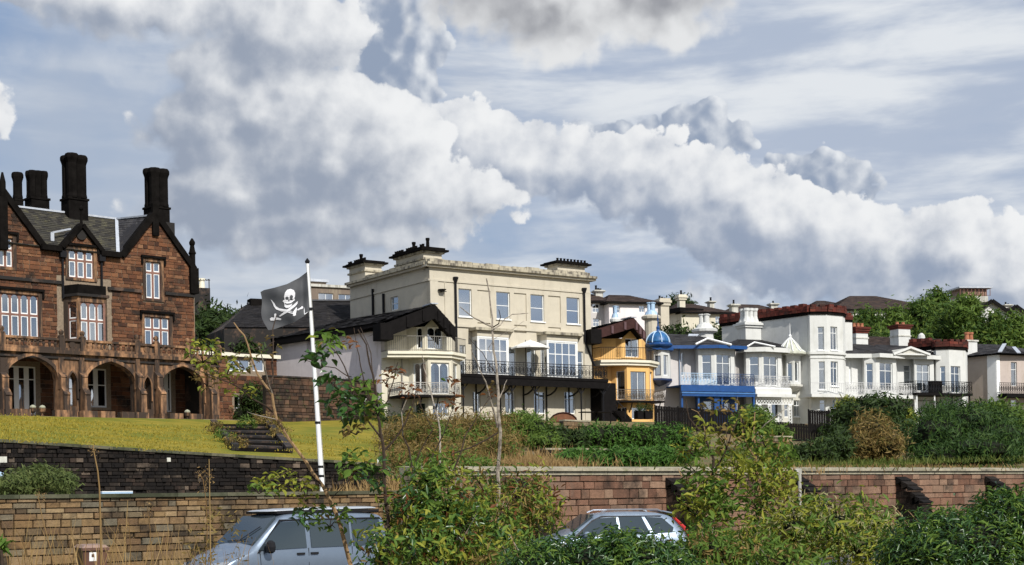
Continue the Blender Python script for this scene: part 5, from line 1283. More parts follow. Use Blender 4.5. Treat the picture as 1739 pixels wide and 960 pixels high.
    g = G(); g.box(F.P(u, z1 - .25, d), w * .98, w * .85, .2, an); g.box(F.P(u, z1 - .05, d), w * 1.12, w, .2, an); g.box(F.P(u, z1 + .15, d), w * .9, w * .8, .12, an); g.build('chimney_cap', white_r, c_)
    for k in range(3):
        for j in (-1, 1):
            g = G(); g.lathe(F.P(u + (k - 1) * w * .24, z1 + .27, d + j * w * .15), [(w*.2, 0), (w*.14, .3), (w*.115, .5), (w*.115, z2 - z1 - .6), (w*.15, z2 - z1 - .5), (w*.15, z2 - z1 - .3)], 8); g.build('flue', white_r, c_)
    return H
build_white()
# ---- castellated white tower house
def crenel(parent, F, u0, u1, z0, z1, d, m, dm, nm='parapet', step=.9, ledge=.2, back=.5):
    h = z1 - z0
    g = G(); fbox(g, F, u0, u1, z0, z0 + h * .28, d + ledge * .5, d - back); g.build(nm + '_corbel', dm, parent)
    k = max(2, int((u1 - u0) / .45)); ccount = 0; z = z0 + h * .28
    for r in range(2):
        for i in range(k):
            o = .2 if r % 2 else 0; g = G(); a, b = lerp(u0, u1, i/k), lerp(u0, u1, (i+1)/k); fbox(g, F, a + .01, b - .01, z, z + h * .25 - .01, d + ledge + U(-.03, .03), d - back + .1); g.build('parapet_stone', m, parent)
        z += h * .25
    n = max(2, round((u1 - u0) / step))
    for i in range(n):
        a = lerp(u0, u1, (i + .15) / n); b = lerp(u0, u1, (i + .72) / n); g = G(); fbox(g, F, a, b, z, z1 + U(-.03, .05), d + ledge, d - back + .15); g.build('merlon', m, parent)
def build_castle():
    F = frame_m(114, .45); U_ = lambda x, d=0.0, y=620: F.U(x, y, d)
    uL, uR = U_(1372), U_(1438); H = thing('castellated_white_house', 'tall white house with red battlemented parapet and a broad blank side wall', 'house', F.P((uL+uR)/2, RZ, -4))
    zt = F.Z(1400, 537); zs = F.Z(1400, 600, .7); zbal = F.Z(1400, 670, 1.5)
    # blank side wall: recedes to the left
    c0 = F.P(uL, 0, 0); S = Fr(c0, (1, -1.15)); us = S.U(1226, 560)
    face(H, S, rect(us, 0, RZ - 2, zt), [], white_r, edge=.5, name='side_wall')
    crenel(H, S, us - .2, 0, zt, zt + 1.0, 0, red_st, navy if 0 else soot_black)
    pts = [(1372, 0), (1376, .5), (1405, 1.0), (1432, .6), (1436, -.3)]
    w = lambda a, b, c, d, **k: dict(px=(a, b, c, d), rows=(.25, .75), sill=True, **k)
    P_, fr = bay(H, F, pts, 600, RZ - 2, zt, white_r, [[], [w(1389, 555, 1399.5, 595, curtain='right'), w(1390.5, 614, 1401, 662, curtain='right'), w(1392, 679, 1402, 701)], [w(1410.5, 555, 1422, 595, cols=2), w(1411, 614, 1423, 656, cols=2), w(1414, 679, 1425, 701, cols=2)], []])
    room(H, F, uL + .3, P_[4][0] - .4, RZ, zt, -1.0)
    for (Fi, L_) in fr: 
        g = G(); fbox(g, Fi, -.05, L_ + .05, zs - .1, zs + .12, .14, 0); g.build('string_course', white_r, H)
        g = G(); fbox(g, Fi, -.02, L_ + .02, zs - .45, zs - .35, .06, 0); g.build('string_course', white_r, H)
        crenel(H, Fi, 0, L_, zt, zt + .85, 0, red_st, soot_black, step=.8)
    for (Fi, L_) in fr[1:3]:
        k = int(L_ / .6)
    # block right of the bow and stepped parapet
    g = G(); fbox(g, F, P_[4][0] - .6, U_(1446, -1), RZ, zt - .3, -.8, -8); g.build('rear_wall', white_r, H)
    g = G(); prism(g, [S.P(us, 0, -.5), S.P(0, 0, -.5), F.P(P_[4][0] - .6, 0, -1.1), F.P(P_[4][0] - .6, 0, -9)], RZ, zt - .05); g.build('roof_deck', slate, H)
    crenel(H, F, P_[4][0] - .3, U_(1447, -1), zt - .35, zt + .5, -.9, red_st, soot_black, step=.7)
    # stone block courses on the quoin
    # second, lower chimney block with red crown
    def redstack(F, x0, x1, yt, yc, yb, d, pots=3):
        a, b = U_(x0, d, yc), U_(x1, d, yc); z0, z1, z2 = F.Z(x0, yb, d), F.Z(x0, yc, d), F.Z(x0, yt, d); an = math.atan2(F.u.y, F.u.x); um = (a+b)/2; w_ = b - a
        g = G(); g.box(F.P(um, z0 - 1, d), w_, w_ * .9, z1 - z0 + 1, an); c = g.build('chimney', white_r, H)
        g = G(); g.box(F.P(um, z0 + (z1-z0)*.55, d), w_ + .12, w_ * .9 + .12, .12, an); g.build('chimney_band', whiteg_r, c)
        h = z2 - z1
        for r in range(3):
            g = G(); g.box(F.P(um, z1 + h*.2*r, d), w_ + .1 + .16 * r, w_ * .9 + .1 + .16 * r, h * .2 - .01, an); g.build('crown_course', red_st, c)
        for k in range(pots): g = G(); g.lathe(F.P(lerp(a, b, (k+.5)/pots), z1 + h*.6, d), [(.2, 0), (.15, h*.3), (.17, h*.4), (.12, h*.42)], 8); g.build('chimney_pot', terra, c)
        return c
    redstack(F, 1447, 1467, 549, 567, 587, -4)
    railing(F, H, U_(1374, 1.6), U_(1440, 1.9), zbal, .95, 1.8, mat('white_iron', (.5, .5, .5), .5), step=.2, r=.018, rail=.05)
    g = G(); fbox(g, F, U_(1374, 1.6), U_(1440, 1.9), zbal - .25, zbal, 1.9, 0); g.build('balcony_floor', white_r, H)
    return H, redstack
CASTLE, redstack = build_castle()
# ---- white terrace with pediment
def build_terrace():
    F = frame_m(114.5, .45); U_ = lambda x, d=0.0, y=620: F.U(x, y, d)
    uL, uR = U_(1432), U_(1588); H = thing('white_bay_terrace', 'white two-storey house with a small pediment, twin bays and long white balcony', 'house', F.P((uL+uR)/2, RZ, -4))
    zt = F.Z(1500, 606); zbal = F.Z(1500, 672, 1.4)
    wide = dict(cols=2, rows=(.27, .73))
    face(H, F, rect(uL, uR, RZ - 2, zt), [dict(px=(1442, 614, 1446, 652), glass=white), dict(px=(1535, 620, 1547, 656), rows=(.27, .73), curtain='left'), dict(px=(1537, 681, 1549, 703), rows=(.3, .7)), dict(px=(1567, 681, 1580, 703), **wide)], white_r, edge=.7)
    room(H, F, uL, uR, RZ, zt)
    for pts, ws in (([(1464, 0), (1468, .8), (1488, 1.4), (1522, 1.0), (1524, 0)], [[], [dict(px=(1471, 617, 1482.5, 663), rows=(.25, .75), curtain='left')], [dict(px=(1494, 616, 1516, 665), curtain='both', **wide)], []]),
                    ([(1550, 0), (1553, .7), (1586, .7), (1587, 0)], [[], [dict(px=(1557, 619, 1579, 665), curtain='left', **wide)], []])):
        bay(H, F, pts, 640, zbal - .3, zt, white_r, ws)
        ws2 = [[] for _ in ws]
        if len(ws) == 4: ws2[2] = [dict(px=(1499, 684, 1514, 704), cols=2)]
        bay(H, F, pts, 690, RZ - 2, zbal - .35, white_r, ws2)
    b0, b1, bd = F.U(1437, 660, 2.2), F.U(1558, 660, 2.2), 2.2
    g = G(); fbox(g, F, b0, b1, zbal - .3, zbal, bd, 0); g.build('balcony_floor', white_r, H)
    railing(F, H, b0, b1, zbal, 1.0, bd - .08, mat('white_iron', (.5, .5, .5), .5), step=.28, r=.02, rail=.06, scroll=True)
    for i in range(5): u = lerp(b0 + .2, b1 - .1, i/4); g = G(); g.lathe(F.P(u, RZ - 1.5, bd - .2), [(.12, 0), (.09, .2), (.09, zbal - RZ + .9), (.16, zbal - RZ + 1.2)], 8); g.build('veranda_post', white, H)
    g = G(); fbox(g, F, b0 + 6, b1, RZ - 1.5, RZ - .2, bd - .5, bd - .6); g.build('garden_screen', blk_t, H)
    ze = zt + .06; um0, um1 = U_(1524, .3), U_(1560, .3)
    zr = F.Z(1450, 584, -3.2)
    hiproof(H, F, [(uL - .3, -5), (uL - .3, .6), (U_(1466), 1.2), (U_(1488, 1.4), 1.9), (um0, 1.3), (um0 + .5, -5)], ze, zr, ((uL + 1.6, -3.2), (U_(1474, -3.2), -3.2)), slate_m, fas=white_r, fz=.32)
    hiproof(H, F, [(um0 - 1.5, -5), (um0 - 1.2, .9), (U_(1580, 1), 1.3), (U_(1599, .6), .9), (U_(1602), -5)], ze + .02, F.Z(1560, 588, -3.2), ((um0 + .5, -3.2), (U_(1572, -3.2), -3.2)), slate_m, fas=white_r, fz=.32)
    # pediment
    d = 1.5; a, b, c = (U_(1516, d), F.Z(1516, 602, d)), (U_(1578, d), F.Z(1578, 603, d)), (U_(1545, d), F.Z(1545, 590.5, d))
    g = G(); g.add([F.P(*a, d), F.P(*b, d), F.P(*c, d), F.P(*a, d - 1.5), F.P(*b, d - 1.5), F.P(*c, d - 2.5)], [(0, 1, 2), (0, 2, 5, 3), (1, 4, 5, 2)]); g.build('pediment', whiteg_r, H)
    g = G(); g.tube([F.P(*a, d + .1), F.P(*c, d + .1), F.P(*b, d + .1)], .14, 4); g.build('pediment_moulding', white_r, H)
    g = G(); g.tube([F.P(a[0], a[1] + .02, d + .05), F.P(b[0], b[1] + .02, d + .05)], .1, 4); g.build('pediment_moulding', white_r, H)
    g = G(); fbox(g, F, uL + .1, uR - .1, RZ - 2, zt, -.8, -7); g.build('rear_wall', white_r, H)
    g = G(); u = U_(1565, -2, 585); g.lathe(F.P(u, F.Z(1565, 594, -2), -2), [(.9, -.3), (.85, 0), (.3, .5), (.25, .9), (.35, 1.0), (.3, 1.3), (.1, 1.5)], 10); g.build('roof_vent', white_r, H)
    # long brown roof behind
    zr2, ze2 = F.Z(1520, 573, -13), F.Z(1520, 592, -8)
    slates(H, F.P(U_(1467, -8), ze2, -8), F.P(U_(1600, -8), ze2 + .3, -8), F.P(U_(1600, -13), zr2, -13), F.P(U_(1467, -13), zr2, -13), tile_b, name='rear_roof')
    def rs(*a, **k): return redstack(*a, **k)
    return H
TERR = build_terrace()
o = redstack(frame_m(114.5, .45), 1521, 1541, 547, 560, 588, -3.6, 2); o.parent = TERR
o.location = ORG[CASTLE.name] - ORG[TERR.name]
def build_roundtower():
    F = frame_m(114.2, .45); U_ = lambda x, d=0.0, y=620: F.U(x, y, d)
    H = thing('small_castellated_tower', 'low white tower house crowned with thick red battlements at the end of the white terrace', 'house', F.P(U_(1612), RZ, -3))
    zt = F.Z(1610, 596); zbal = F.Z(1610, 669, 1.4); wide = dict(cols=2, rows=(.27, .73))
    pts = [(1586, 0), (1590, .5), (1612, 1.2), (1640, .9), (1643, -.6)]
    P_, fr = bay(H, F, pts, 630, RZ - 2, zt, white_r, [[], [dict(px=(1597, 622, 1605.5, 656), rows=(.27, .73), curtain='full'), dict(px=(1598, 683, 1606, 702))], [dict(px=(1615, 622, 1631, 668), **wide)], []])
    g = G(); fbox(g, F, P_[0][0] + .1, P_[4][0] - .1, RZ - 2, zt, -.7, -7); g.build('rear_wall', white_r, H)
    room(H, F, P_[0][0] + .2, P_[4][0] - .3, RZ, zt, -.5)
    for (Fi, L_) in fr: crenel(H, Fi, -.05, L_ + .05, zt, zt + .9, 0, red_st, soot_black, step=.75, ledge=.15)
    Fs = Fr(P_ and F.P(P_[0][0], 0, 0), (1, -1.1)); crenel(H, Fs, -2.5, -.1, zt + .1, zt + 1.15, 0, red_st, soot_black, step=.75, ledge=.2)
    b0, b1 = F.U(1556, 668, 2.3), F.U(1652, 668, 2.3)
    g = G(); fbox(g, F, b0, b1, zbal - .22, zbal, 2.3, 0); g.build('balcony_floor', blk_t, H)
    railing(F, H, b0, b1, zbal, 1.0, 2.2, iron, step=.28, r=.02, rail=.07, scroll=True, ends=2.2)
    g = G(); fbox(g, F, U_(1586, 2), U_(1604, 2), zbal, zbal + 1.1, 1.7, 1.2); g.build('planter', soot_black, H)
    for i in range(4): g = G(); u = lerp(b0 + .2, b1 - .2, i/3); g.tube([F.P(u, RZ - 1.5, 2.1), F.P(u, zbal, 2.1)], .07, 6); g.build('veranda_post', white if i < 2 else iron, H)
    # white stack with red pots
    d = -4; a, b = U_(1637, d, 590), U_(1654, d, 590); z0, z1 = F.Z(1645, 603, d), F.Z(1645, 581, d); an = math.atan2(F.u.y, F.u.x)
    g = G(); g.box(F.P((a+b)/2, z0 - 1, d), b - a, .9, z1 - z0 + 1, an); c = g.build('chimney', white_r, H)
    g = G(); g.box(F.P((a+b)/2, z1, d), b - a + .2, 1.1, .15, an); g.build('chimney_cap', whiteg_r, c)
    for k in range(2): g = G(); g.lathe(F.P(lerp(a, b, .3 + .4*k), z1 + .15, d), [(.24, 0), (.2, .5), (.26, .6), (.26, .75)], 8); g.build('chimney_pot', terra, c)
    return H
build_roundtower()
def build_beige():
    F = frame_m(115, .45); U_ = lambda x, d=0.0, y=620: F.U(x, y, d)
    uc = U_(1692); uR = U_(1800); H = thing('beige_villa', 'beige rendered villa with slate hipped roof and white corner pilaster at the right edge', 'house', F.P(uc + 2, RZ, -3))
    zt = F.Z(1690, 603); c0 = F.P(uc, 0, 0); S = Fr(c0, (1, -1.2)); us = S.U(1641, 640)
    face(H, S, rect(us, -.01, RZ - 2, zt), [], beige_r, edge=.5, name='side_wall')
    face(H, F, rect(uc, uR, RZ - 2, zt), [dict(px=(1717, 615, 1727, 656), rows=(.3, .7)), dict(px=(1717, 679, 1729, 701), rows=(.4, .6), curtain='full')], rose_r, edge=.6)
    room(H, F, uc, uR, RZ, zt)
    for Fi, a, b in ((S, -.9, .0), (F, -.05, .35)): g = G(); fbox(g, Fi, a if Fi is S else uc + a, b if Fi is S else uc + b, F.Z(1690, 689), zt, .08, -.02); g.build('corner_pilaster', white, H)
    g = G(); fbox(g, F, U_(1693), uR, F.Z(1710, 668, 1.2) - .35, F.Z(1710, 668, 1.2), 1.2, 0); g.build('balcony_floor', blk_t, H)
    railing(F, H, U_(1695, 1), uR, F.Z(1710, 668, 1.2), .95, 1.1, iron, step=.26, r=.02, rail=.07, scroll=True)
    zr = F.Z(1680, 585, -5)
    e = .5; P1, P2, P3 = S.P(us - .5, zt + .1, e), F.P(uc - .3, zt + .1, e + .3), F.P(uR, zt + .1, e)
    r0, r1 = F.P(U_(1657, -5, 590), zr, -5), F.P(U_(1706, -5, 590), zr, -5)
    slates(H, P1, P2, r1, r0, slate_m, course=.4); slates(H, P2, P3, F.P(uR - 3, zr - .3, -5), r1, slate_m, course=.4)
    for p, q in ((P2, r1), (F.P(U_(1724), zt + .1, e), F.P(U_(1722, -4), zr - .4, -4))):
        g = G(); g.bar(p + Vector((0, 0, .1)), q + Vector((0, 0, .1)), .35, .08); g.build('hip_lead', lead, H)
    for Fi, a, b in ((S, us - .4, 0), (F, uc, uR)): g = G(); fbox(g, Fi, a, b, zt, zt + .14, .45, 0); g.build('eaves_board', blk_t, H)
    g = G(); prism(g, [S.P(us, 0, -.51), S.P(-.6, 0, -.51), F.P(uR, 0, -.61), F.P(uR, 0, -9), S.P(us, 0, -5)], RZ - 2, zt); g.build('rear_wall', beige_r, H)
    # lean-to shed
    Q = F.off(3.0); a, b = Q.U(1664, 690), Q.U(1697, 690); z0, z1, zm = RZ - 2, Q.Z(1664, 691), Q.Z(1681, 684)
    K = thing('garden_shed', 'small pale gabled shed in front of the beige villa side wall', 'shed', Q.P((a+b)/2, RZ - 1))
    g = G(); um = (a+b)/2; g.add([Q.P(a, z0), Q.P(b, z0), Q.P(b, z1), Q.P(um, zm), Q.P(a, z1)] + [Q.P(a, z0, -2), Q.P(b, z0, -2), Q.P(b, z1, -2), Q.P(um, zm, -2), Q.P(a, z1, -2)], [(0, 1, 2, 3, 4), (0, 4, 9, 5), (1, 6, 7, 2)]); g.build('wall', beige_r, K)
    for (p, q) in ((a - .2, um), (b + .2, um)):
        g = G(); zz = z1 - .08; g.hexa([Q.P(p, zz, .2), Q.P(q, zm + .02, .2), Q.P(q, zm + .02, -2.1), Q.P(p, zz, -2.1), Q.P(p, zz + .08, .2), Q.P(q, zm + .1, .2), Q.P(q, zm + .1, -2.1), Q.P(p, zz + .08, -2.1)]); g.build('roof', slate, K)
build_beige()
# ------------------------------------------------------------------ foliage tools
import numpy as np
rng = np.random.default_rng(11)
def foliage(name, parent, clumps, n, size, m, aspect=.5, rag=.10, fold=False, clus=26, spread=None, up=.25, shell=.5, jit=.5, org=None, droop=0.0, kind='stuff'):
    """many small leaf faces gathered in tufts through the given ellipsoids (x,y,z,rx,ry,rz)"""
    C_ = np.array(clumps, float); vol = (C_[:, 3] * C_[:, 4] * C_[:, 5]) ** .75; pr = vol / vol.sum()
    nt = max(1, n // clus); k = rng.choice(len(C_), nt, p=pr)
    d = rng.normal(size=(nt, 3)); d /= np.linalg.norm(d, axis=1)[:, None]
    r = (shell + (1 - shell) * rng.random(nt)) ** .6 * (1 + rng.normal(0, rag, nt)); tc = C_[k, :3] + d * r[:, None] * C_[k, 3:]
    sp = spread if spread else size * 2.6
    i = rng.integers(0, nt, n); p = tc[i] + rng.normal(0, sp * .5, (n, 3))
    nrm = d[i] * .8 + rng.normal(0, .75, (n, 3)) + np.array([0, 0, up]); nrm /= np.linalg.norm(nrm, axis=1)[:, None]
    a = np.cross(nrm, rng.normal(size=(n, 3))); a[:, 2] -= droop; a /= np.linalg.norm(a, axis=1)[:, None]; b = np.cross(nrm, a)
    s = size * (1 + rng.uniform(-jit, jit, n))[:, None]; a = a * s; b = b * s * aspect
    if fold:
        up_ = nrm * s * .18
        V = np.stack([p - a, p - a*.25 + b*.5 + up_, p + a*.35 + b*.45 + up_*.9, p + a - up_*.6, p + a*.35 - b*.45 + up_*.9, p - a*.25 - b*.5 + up_, p + a*.05], axis=1).reshape(-1, 3)
        base = np.arange(n)[:, None] * 7
        F_ = np.concatenate([base + np.array([0, 6, 2, 1]), base + np.array([6, 3, 2, 2])[:4], base + np.array([0, 5, 4, 6]), base + np.array([6, 4, 3, 3])], 0)
        quads = np.concatenate([base + np.array([0, 6, 2, 1]), base + np.array([0, 5, 4, 6])], 0); tris = np.concatenate([base + np.array([6, 3, 2]), base + np.array([6, 4, 3])], 0)
        loops = np.concatenate([quads.ravel(), tris.ravel()]); starts = np.concatenate([np.arange(len(quads)) * 4, len(quads) * 4 + np.arange(len(tris)) * 3])
    else:
        V = np.stack([p - a, p + b*.5 - a*.1, p + a, p - b*.5 - a*.1], axis=1).reshape(-1, 3)
        quads = np.arange(n)[:, None] * 4 + np.array([0, 1, 2, 3]); loops = quads.ravel(); starts = np.arange(n) * 4
    o0 = Vector(org) if org is not None else ORG[parent.name]
    V = V - np.array(o0)
    me = bpy.data.meshes.new(name); me.vertices.add(len(V)); me.vertices.foreach_set('co', V.ravel().astype('f'))
    me.loops.add(len(loops)); me.loops.foreach_set('vertex_index', loops.astype('i')); me.polygons.add(len(starts)); me.polygons.foreach_set('loop_start', starts.astype('i'))
    me.update(calc_edges=True); me.validate(); me.materials.append(m)
    o = bpy.data.objects.new(name, me); sc.collection.objects.link(o)
    if parent: o.parent = parent
    else: o.location = o0
    ORG[o.name] = o0
    return tag(o, kind=kind) if kind else o
def blades(name, parent, pts, n, h, w, m, org=None, lean=.35, kind='stuff', curve=.3):
    """grass blades / stalks rooted at random points between the given world points (list of (a,b) segments with width)"""
    P_ = []
    for _ in range(1): pass
    A = np.array([list(p[0]) for p in pts]); B_ = np.array([list(p[1]) for p in pts]); k = rng.integers(0, len(pts), n)
    t = rng.random(n)[:, None]; base = A[k] * (1 - t) + B_[k] * t; wd_ = np.array([p[2] for p in pts])[k]
    base[:, 0] += rng.normal(0, 1, n) * wd_ * .3; base[:, 1] += rng.normal(0, 1, n) * wd_
    hh = h * (1 + rng.uniform(-.45, .3, n))[:, None]; dr = rng.normal(0, lean, (n, 3)); dr[:, 2] = 1; ang = rng.random(n) * np.pi
    side = np.stack([np.cos(ang), np.sin(ang), np.zeros(n)], 1) * w * .5
    mid = base + dr * hh * .55; tip = base + dr * hh * np.array([1.0, 1.0, .92]) + rng.normal(0, curve * .3, (n, 3)) * hh
    V = np.stack([base - side, base + side, mid + side * .8, mid - side * .8, tip], 1).reshape(-1, 3)
    b = np.arange(n)[:, None] * 5; q = b + np.array([0, 1, 2, 3]); tr = b + np.array([3, 2, 4])
    loops = np.concatenate([q.ravel(), tr.ravel()]); starts = np.concatenate([np.arange(n) * 4, n * 4 + np.arange(n) * 3])
    o0 = Vector(org) if org is not None else (ORG[parent.name] if parent else Vector((0, 0, 0))); V = V - np.array(o0)
    me = bpy.data.meshes.new(name); me.vertices.add(len(V)); me.vertices.foreach_set('co', V.ravel().astype('f'))
    me.loops.add(len(loops)); me.loops.foreach_set('vertex_index', loops.astype('i')); me.polygons.add(len(starts)); me.polygons.foreach_set('loop_start', starts.astype('i'))
    me.update(calc_edges=True); me.materials.append(m); o = bpy.data.objects.new(name, me); sc.collection.objects.link(o)
    if parent: o.parent = parent
    else: o.location = o0
    return tag(o, kind=kind)
def cl(px, py, rx, ry, Y, dep=None):
    c = at(px, py, Y); s = Y / FP; return (c.x, c.y, c.z, rx * s, dep if dep else (rx + ry) * .5 * s, ry * s)
dark_leaf = leaf_mat('dark_evergreen', [(.012, .024, .007), (.022, .042, .010), (.040, .068, .014), (.016, .030, .009)], .15)
mid_leaf = leaf_mat('mid_green', [(.045, .085, .015), (.08, .14, .025), (.12, .18, .03), (.06, .11, .025)], .3)
yel_leaf = leaf_mat('yellow_green', [(.12, .17, .02), (.20, .25, .03), (.30, .30, .04), (.14, .16, .03)], .35)
hill_leaf = leaf_mat('hill_green', [(.025, .06, .014), (.05, .10, .02), (.095, .15, .025), (.16, .19, .03)], .3)
hedge_leaf = leaf_mat('hedge_green', [(.03, .08, .015), (.055, .13, .02), (.09, .18, .028)], .25)
olive_leaf = leaf_mat('olive_dry', [(.12, .09, .03), (.22, .15, .05), (.14, .12, .03), (.30, .20, .07), (.06, .05, .02), (.17, .15, .04)], .3)
straw = leaf_mat('dry_straw', [(.28, .19, .08), (.38, .26, .11), (.22, .13, .05), (.32, .24, .12)], .3, .8)
rust = leaf_mat('rust_leaf', [(.14, .05, .02), (.20, .08, .03), (.10, .05, .02)], .3)
gloss_leaf = leaf_mat('glossy_leaf', [(.012, .035, .010), (.022, .060, .014), (.04, .10, .02), (.07, .14, .03)], .2, .22)
bark_d = mat('dark_bark', (.045, .032, .024), .9, var=.4, scale=20)
bark_p = mat('pale_bark', (.30, .26, .21), .85, var=.35, scale=25, dirt=(.08, .06, .05), dirt_amt=.5, dirt_scale=18)
bark_o = mat('ochre_bark', (.24, .15, .07), .85, var=.4, scale=25)
core_m = mat('crown_shade_colour', (.012, .014, .008), 1.0)  # near-black: shade inside the crowns is put into the colour
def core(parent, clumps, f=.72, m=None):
    """dark hull that closes the crown, coloured as its inner shade"""
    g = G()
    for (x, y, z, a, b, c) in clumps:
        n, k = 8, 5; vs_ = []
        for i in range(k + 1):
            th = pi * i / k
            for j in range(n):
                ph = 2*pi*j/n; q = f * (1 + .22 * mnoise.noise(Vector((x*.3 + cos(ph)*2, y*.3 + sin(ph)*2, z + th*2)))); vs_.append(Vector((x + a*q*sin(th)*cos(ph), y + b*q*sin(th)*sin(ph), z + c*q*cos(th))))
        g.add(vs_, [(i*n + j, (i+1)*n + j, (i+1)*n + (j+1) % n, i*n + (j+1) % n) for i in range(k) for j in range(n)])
    return tag(g.build('crown_shade_hull', m or core_m, parent), kind='stuff')
def shrub(name, label, cat, clumps, n, size, m, group=None, trunk=True, bark=None, corek=.7, **kw):
    zb = min(c[2] - c[5] for c in clumps); c0 = clumps[0]
    t = thing(name, label, cat, (c0[0], c0[1], gz(c0[0], c0[1])), group)
    foliage('foliage', t, clumps, n, size, m, **kw)
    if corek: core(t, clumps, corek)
    if trunk:
        for c in clumps[:2] if len(clumps) > 1 else clumps:
            g = G(); b = Vector((c0[0], c0[1], gz(c0[0], c0[1]) - .1)); e = Vector(c[:3]); r = max(.05, min(c[3], c[5]) * .07)
            g.tube([b, b.lerp(e, .5) + Vector((r, 0, 0)), e], r * 1.6, 6, r * .6); g.build('trunk', bark or bark_d, t)
    return t
# ------------------------------------------------------------------ houses up the hill
def hip_house(nm, label, F, x0, x1, ye, yr, yb, dep, wm, rm, wins=(), ridge=(.3, .7), over=.5, side_m=None, rec=.12):
    """plain rendered house: F front, eaves y, ridge y, visible base y (px at the middle)"""
    xm = (x0 + x1) / 2; u0, u1 = F.U(x0, ye), F.U(x1, ye); zE = F.Z(xm, ye); zR = F.Z(xm, yr, -dep/2); z0 = min(F.Z(xm, yb), gz(F.P((u0+u1)/2, 0).x, F.P((u0+u1)/2, 0).y)) - 1
    H = thing(nm, label, 'house', F.P((u0+u1)/2, z0, -dep/2))
    face(H, F, rect(u0, u1, z0, zE), [dict(px=w, rows=(.5, .5), cols=2, fw=.07, glass=glass_b) for w in wins], wm, edge=.6)
    g = G(); fbox(g, F, u0, u1, z0, zE, -.6, -dep); g.build('rear_wall', side_m or wm, H)
    for s in (1,):
        a, b, c, d = F.P(u0-over, zE, over), F.P(u1+over, zE, over), F.P(u1+over, zE, -dep-over), F.P(u0-over, zE, -dep-over)
        r0, r1 = F.P(lerp(u0, u1, ridge[0]), zR, -dep/2), F.P(lerp(u0, u1, ridge[1]), zR, -dep/2)
        for q in ((a, b, r1, r0), (b, c, r1, r1), (c, d, r0, r1), (d, a, r0, r0)): slates(H, *q, rm, course=.5, width=.6)
        g = G(); fbox(g, F, u0 - over, u1 + over, zE - .18, zE - .02, over, -dep - over); g.build('eaves_board', blk_t, H)
    return H, u0, u1, zE, zR
def stackpx(parent, F, x0, x1, yt, yb, d, m, pots=2, potm=None, cap=.3, dp=.8):
    a, b = F.U(x0, yb, d), F.U(x1, yb, d); z1, z0 = F.Z((x0+x1)/2, yt, d), F.Z((x0+x1)/2, yb, d)
    return oct_chimney(parent, F.P((a+b)/2, 0, d), (b - a) * .78, dp, z0 - 1.5, z1 - (.3 if pots else 0), math.atan2(F.u.y, F.u.x), m, cap=min(cap, (z1-z0)*.3), pots=pots, potm=potm, shaft=m)
P1 = frame_m(158, .3)
H, *_ = hip_house('pink_terrace_house', 'pale pink house with dark hipped roof on the slope above the yellow house', P1, 1034, 1117, 514, 502, 545, 9, pink_r, tile_b, [(1042, 518, 1053, 532), (1085, 519, 1095, 531)])
Q1 = P1.off(-1.5)
H, *_ = hip_house('grey_pink_wing', 'grey-pink wing with two small windows beside the cream villa roof', Q1, 996, 1035, 512, 500, 560, 8, blush_r, tile_b, [(1006, 516, 1018, 531), (1007, 541, 1018, 555)], ridge=(.1, .8))
stackpx(H, Q1, 1008, 1024, 489, 503, -3, whiteg_r, 3)
P2 = frame_m(165, .3)
H, *_ = hip_house('cream_hill_house', 'cream house with brown-black hipped roof above the blue trimmed house', P2, 1160, 1241, 531, 517, 560, 11, ivory_r, tile_b, [(1215, 537, 1224, 552), (1190, 538, 1196, 548)][:1], ridge=(.25, .6))
Pw = Fr(P2.P(P2.U(1160), 0, 0), (1, -1.6)); 
g = G(); fbox(g, Pw, Pw.U(1126, 545), 0, P2.Z(1200, 570), P2.Z(1200, 531), -.02, -3); g.build('side_wall', ivory_r, H)
g = G(); fbox(g, Pw, Pw.U(1124, 545), .4, P2.Z(1200, 531), P2.Z(1200, 531) + .5, .5, -3); g.build('side_eaves', blk_t, H)
stackpx(H, P2, 1151, 1163, 497, 527, -1, ivory_r, 1, cap=1.0); stackpx(H, P2, 1202, 1212, 508, 518, -8, whiteg_r, 1); stackpx(H, P2, 1116, 1134, 504, 545, 1, cream_r, 3, cap=.9, dp=1.6)
stackpx(H, P2, 1239, 1253, 513, 527, -9, whiteg_r, 1)
P3 = frame_m(185, .3)
H, *_ = hip_house('brown_roof_cottage', 'brown roofed house peeping over the red battlements', P3, 1256, 1345, 533, 518, 560, 11, whiteg_r, tile_b, ridge=(.3, .7))
stackpx(H, P3, 1306, 1320, 512, 524, -3, whiteg_r, 1)
P4 = frame_m(205, .15)
H, *_ = hip_house('long_brown_roof_house', 'long house with a broad brown-grey hipped roof on the hilltop behind the trees', P4, 1420, 1600, 526, 503, 560, 18, whiteg_r, tile_b, [(1510, 514, 1518, 528)][:0], ridge=(.35, .6))
hip_house('low_hill_roof_house', 'low brown hipped roof house left of the long hilltop house', frame_m(215, .15), 1385, 1450, 522, 511, 560, 12, whiteg_r, tile_b, ridge=(.4, .6))
brown_w_ = mat('rusty_glazing', (.22, .13, .09), .5, var=.4, scale=1.2)
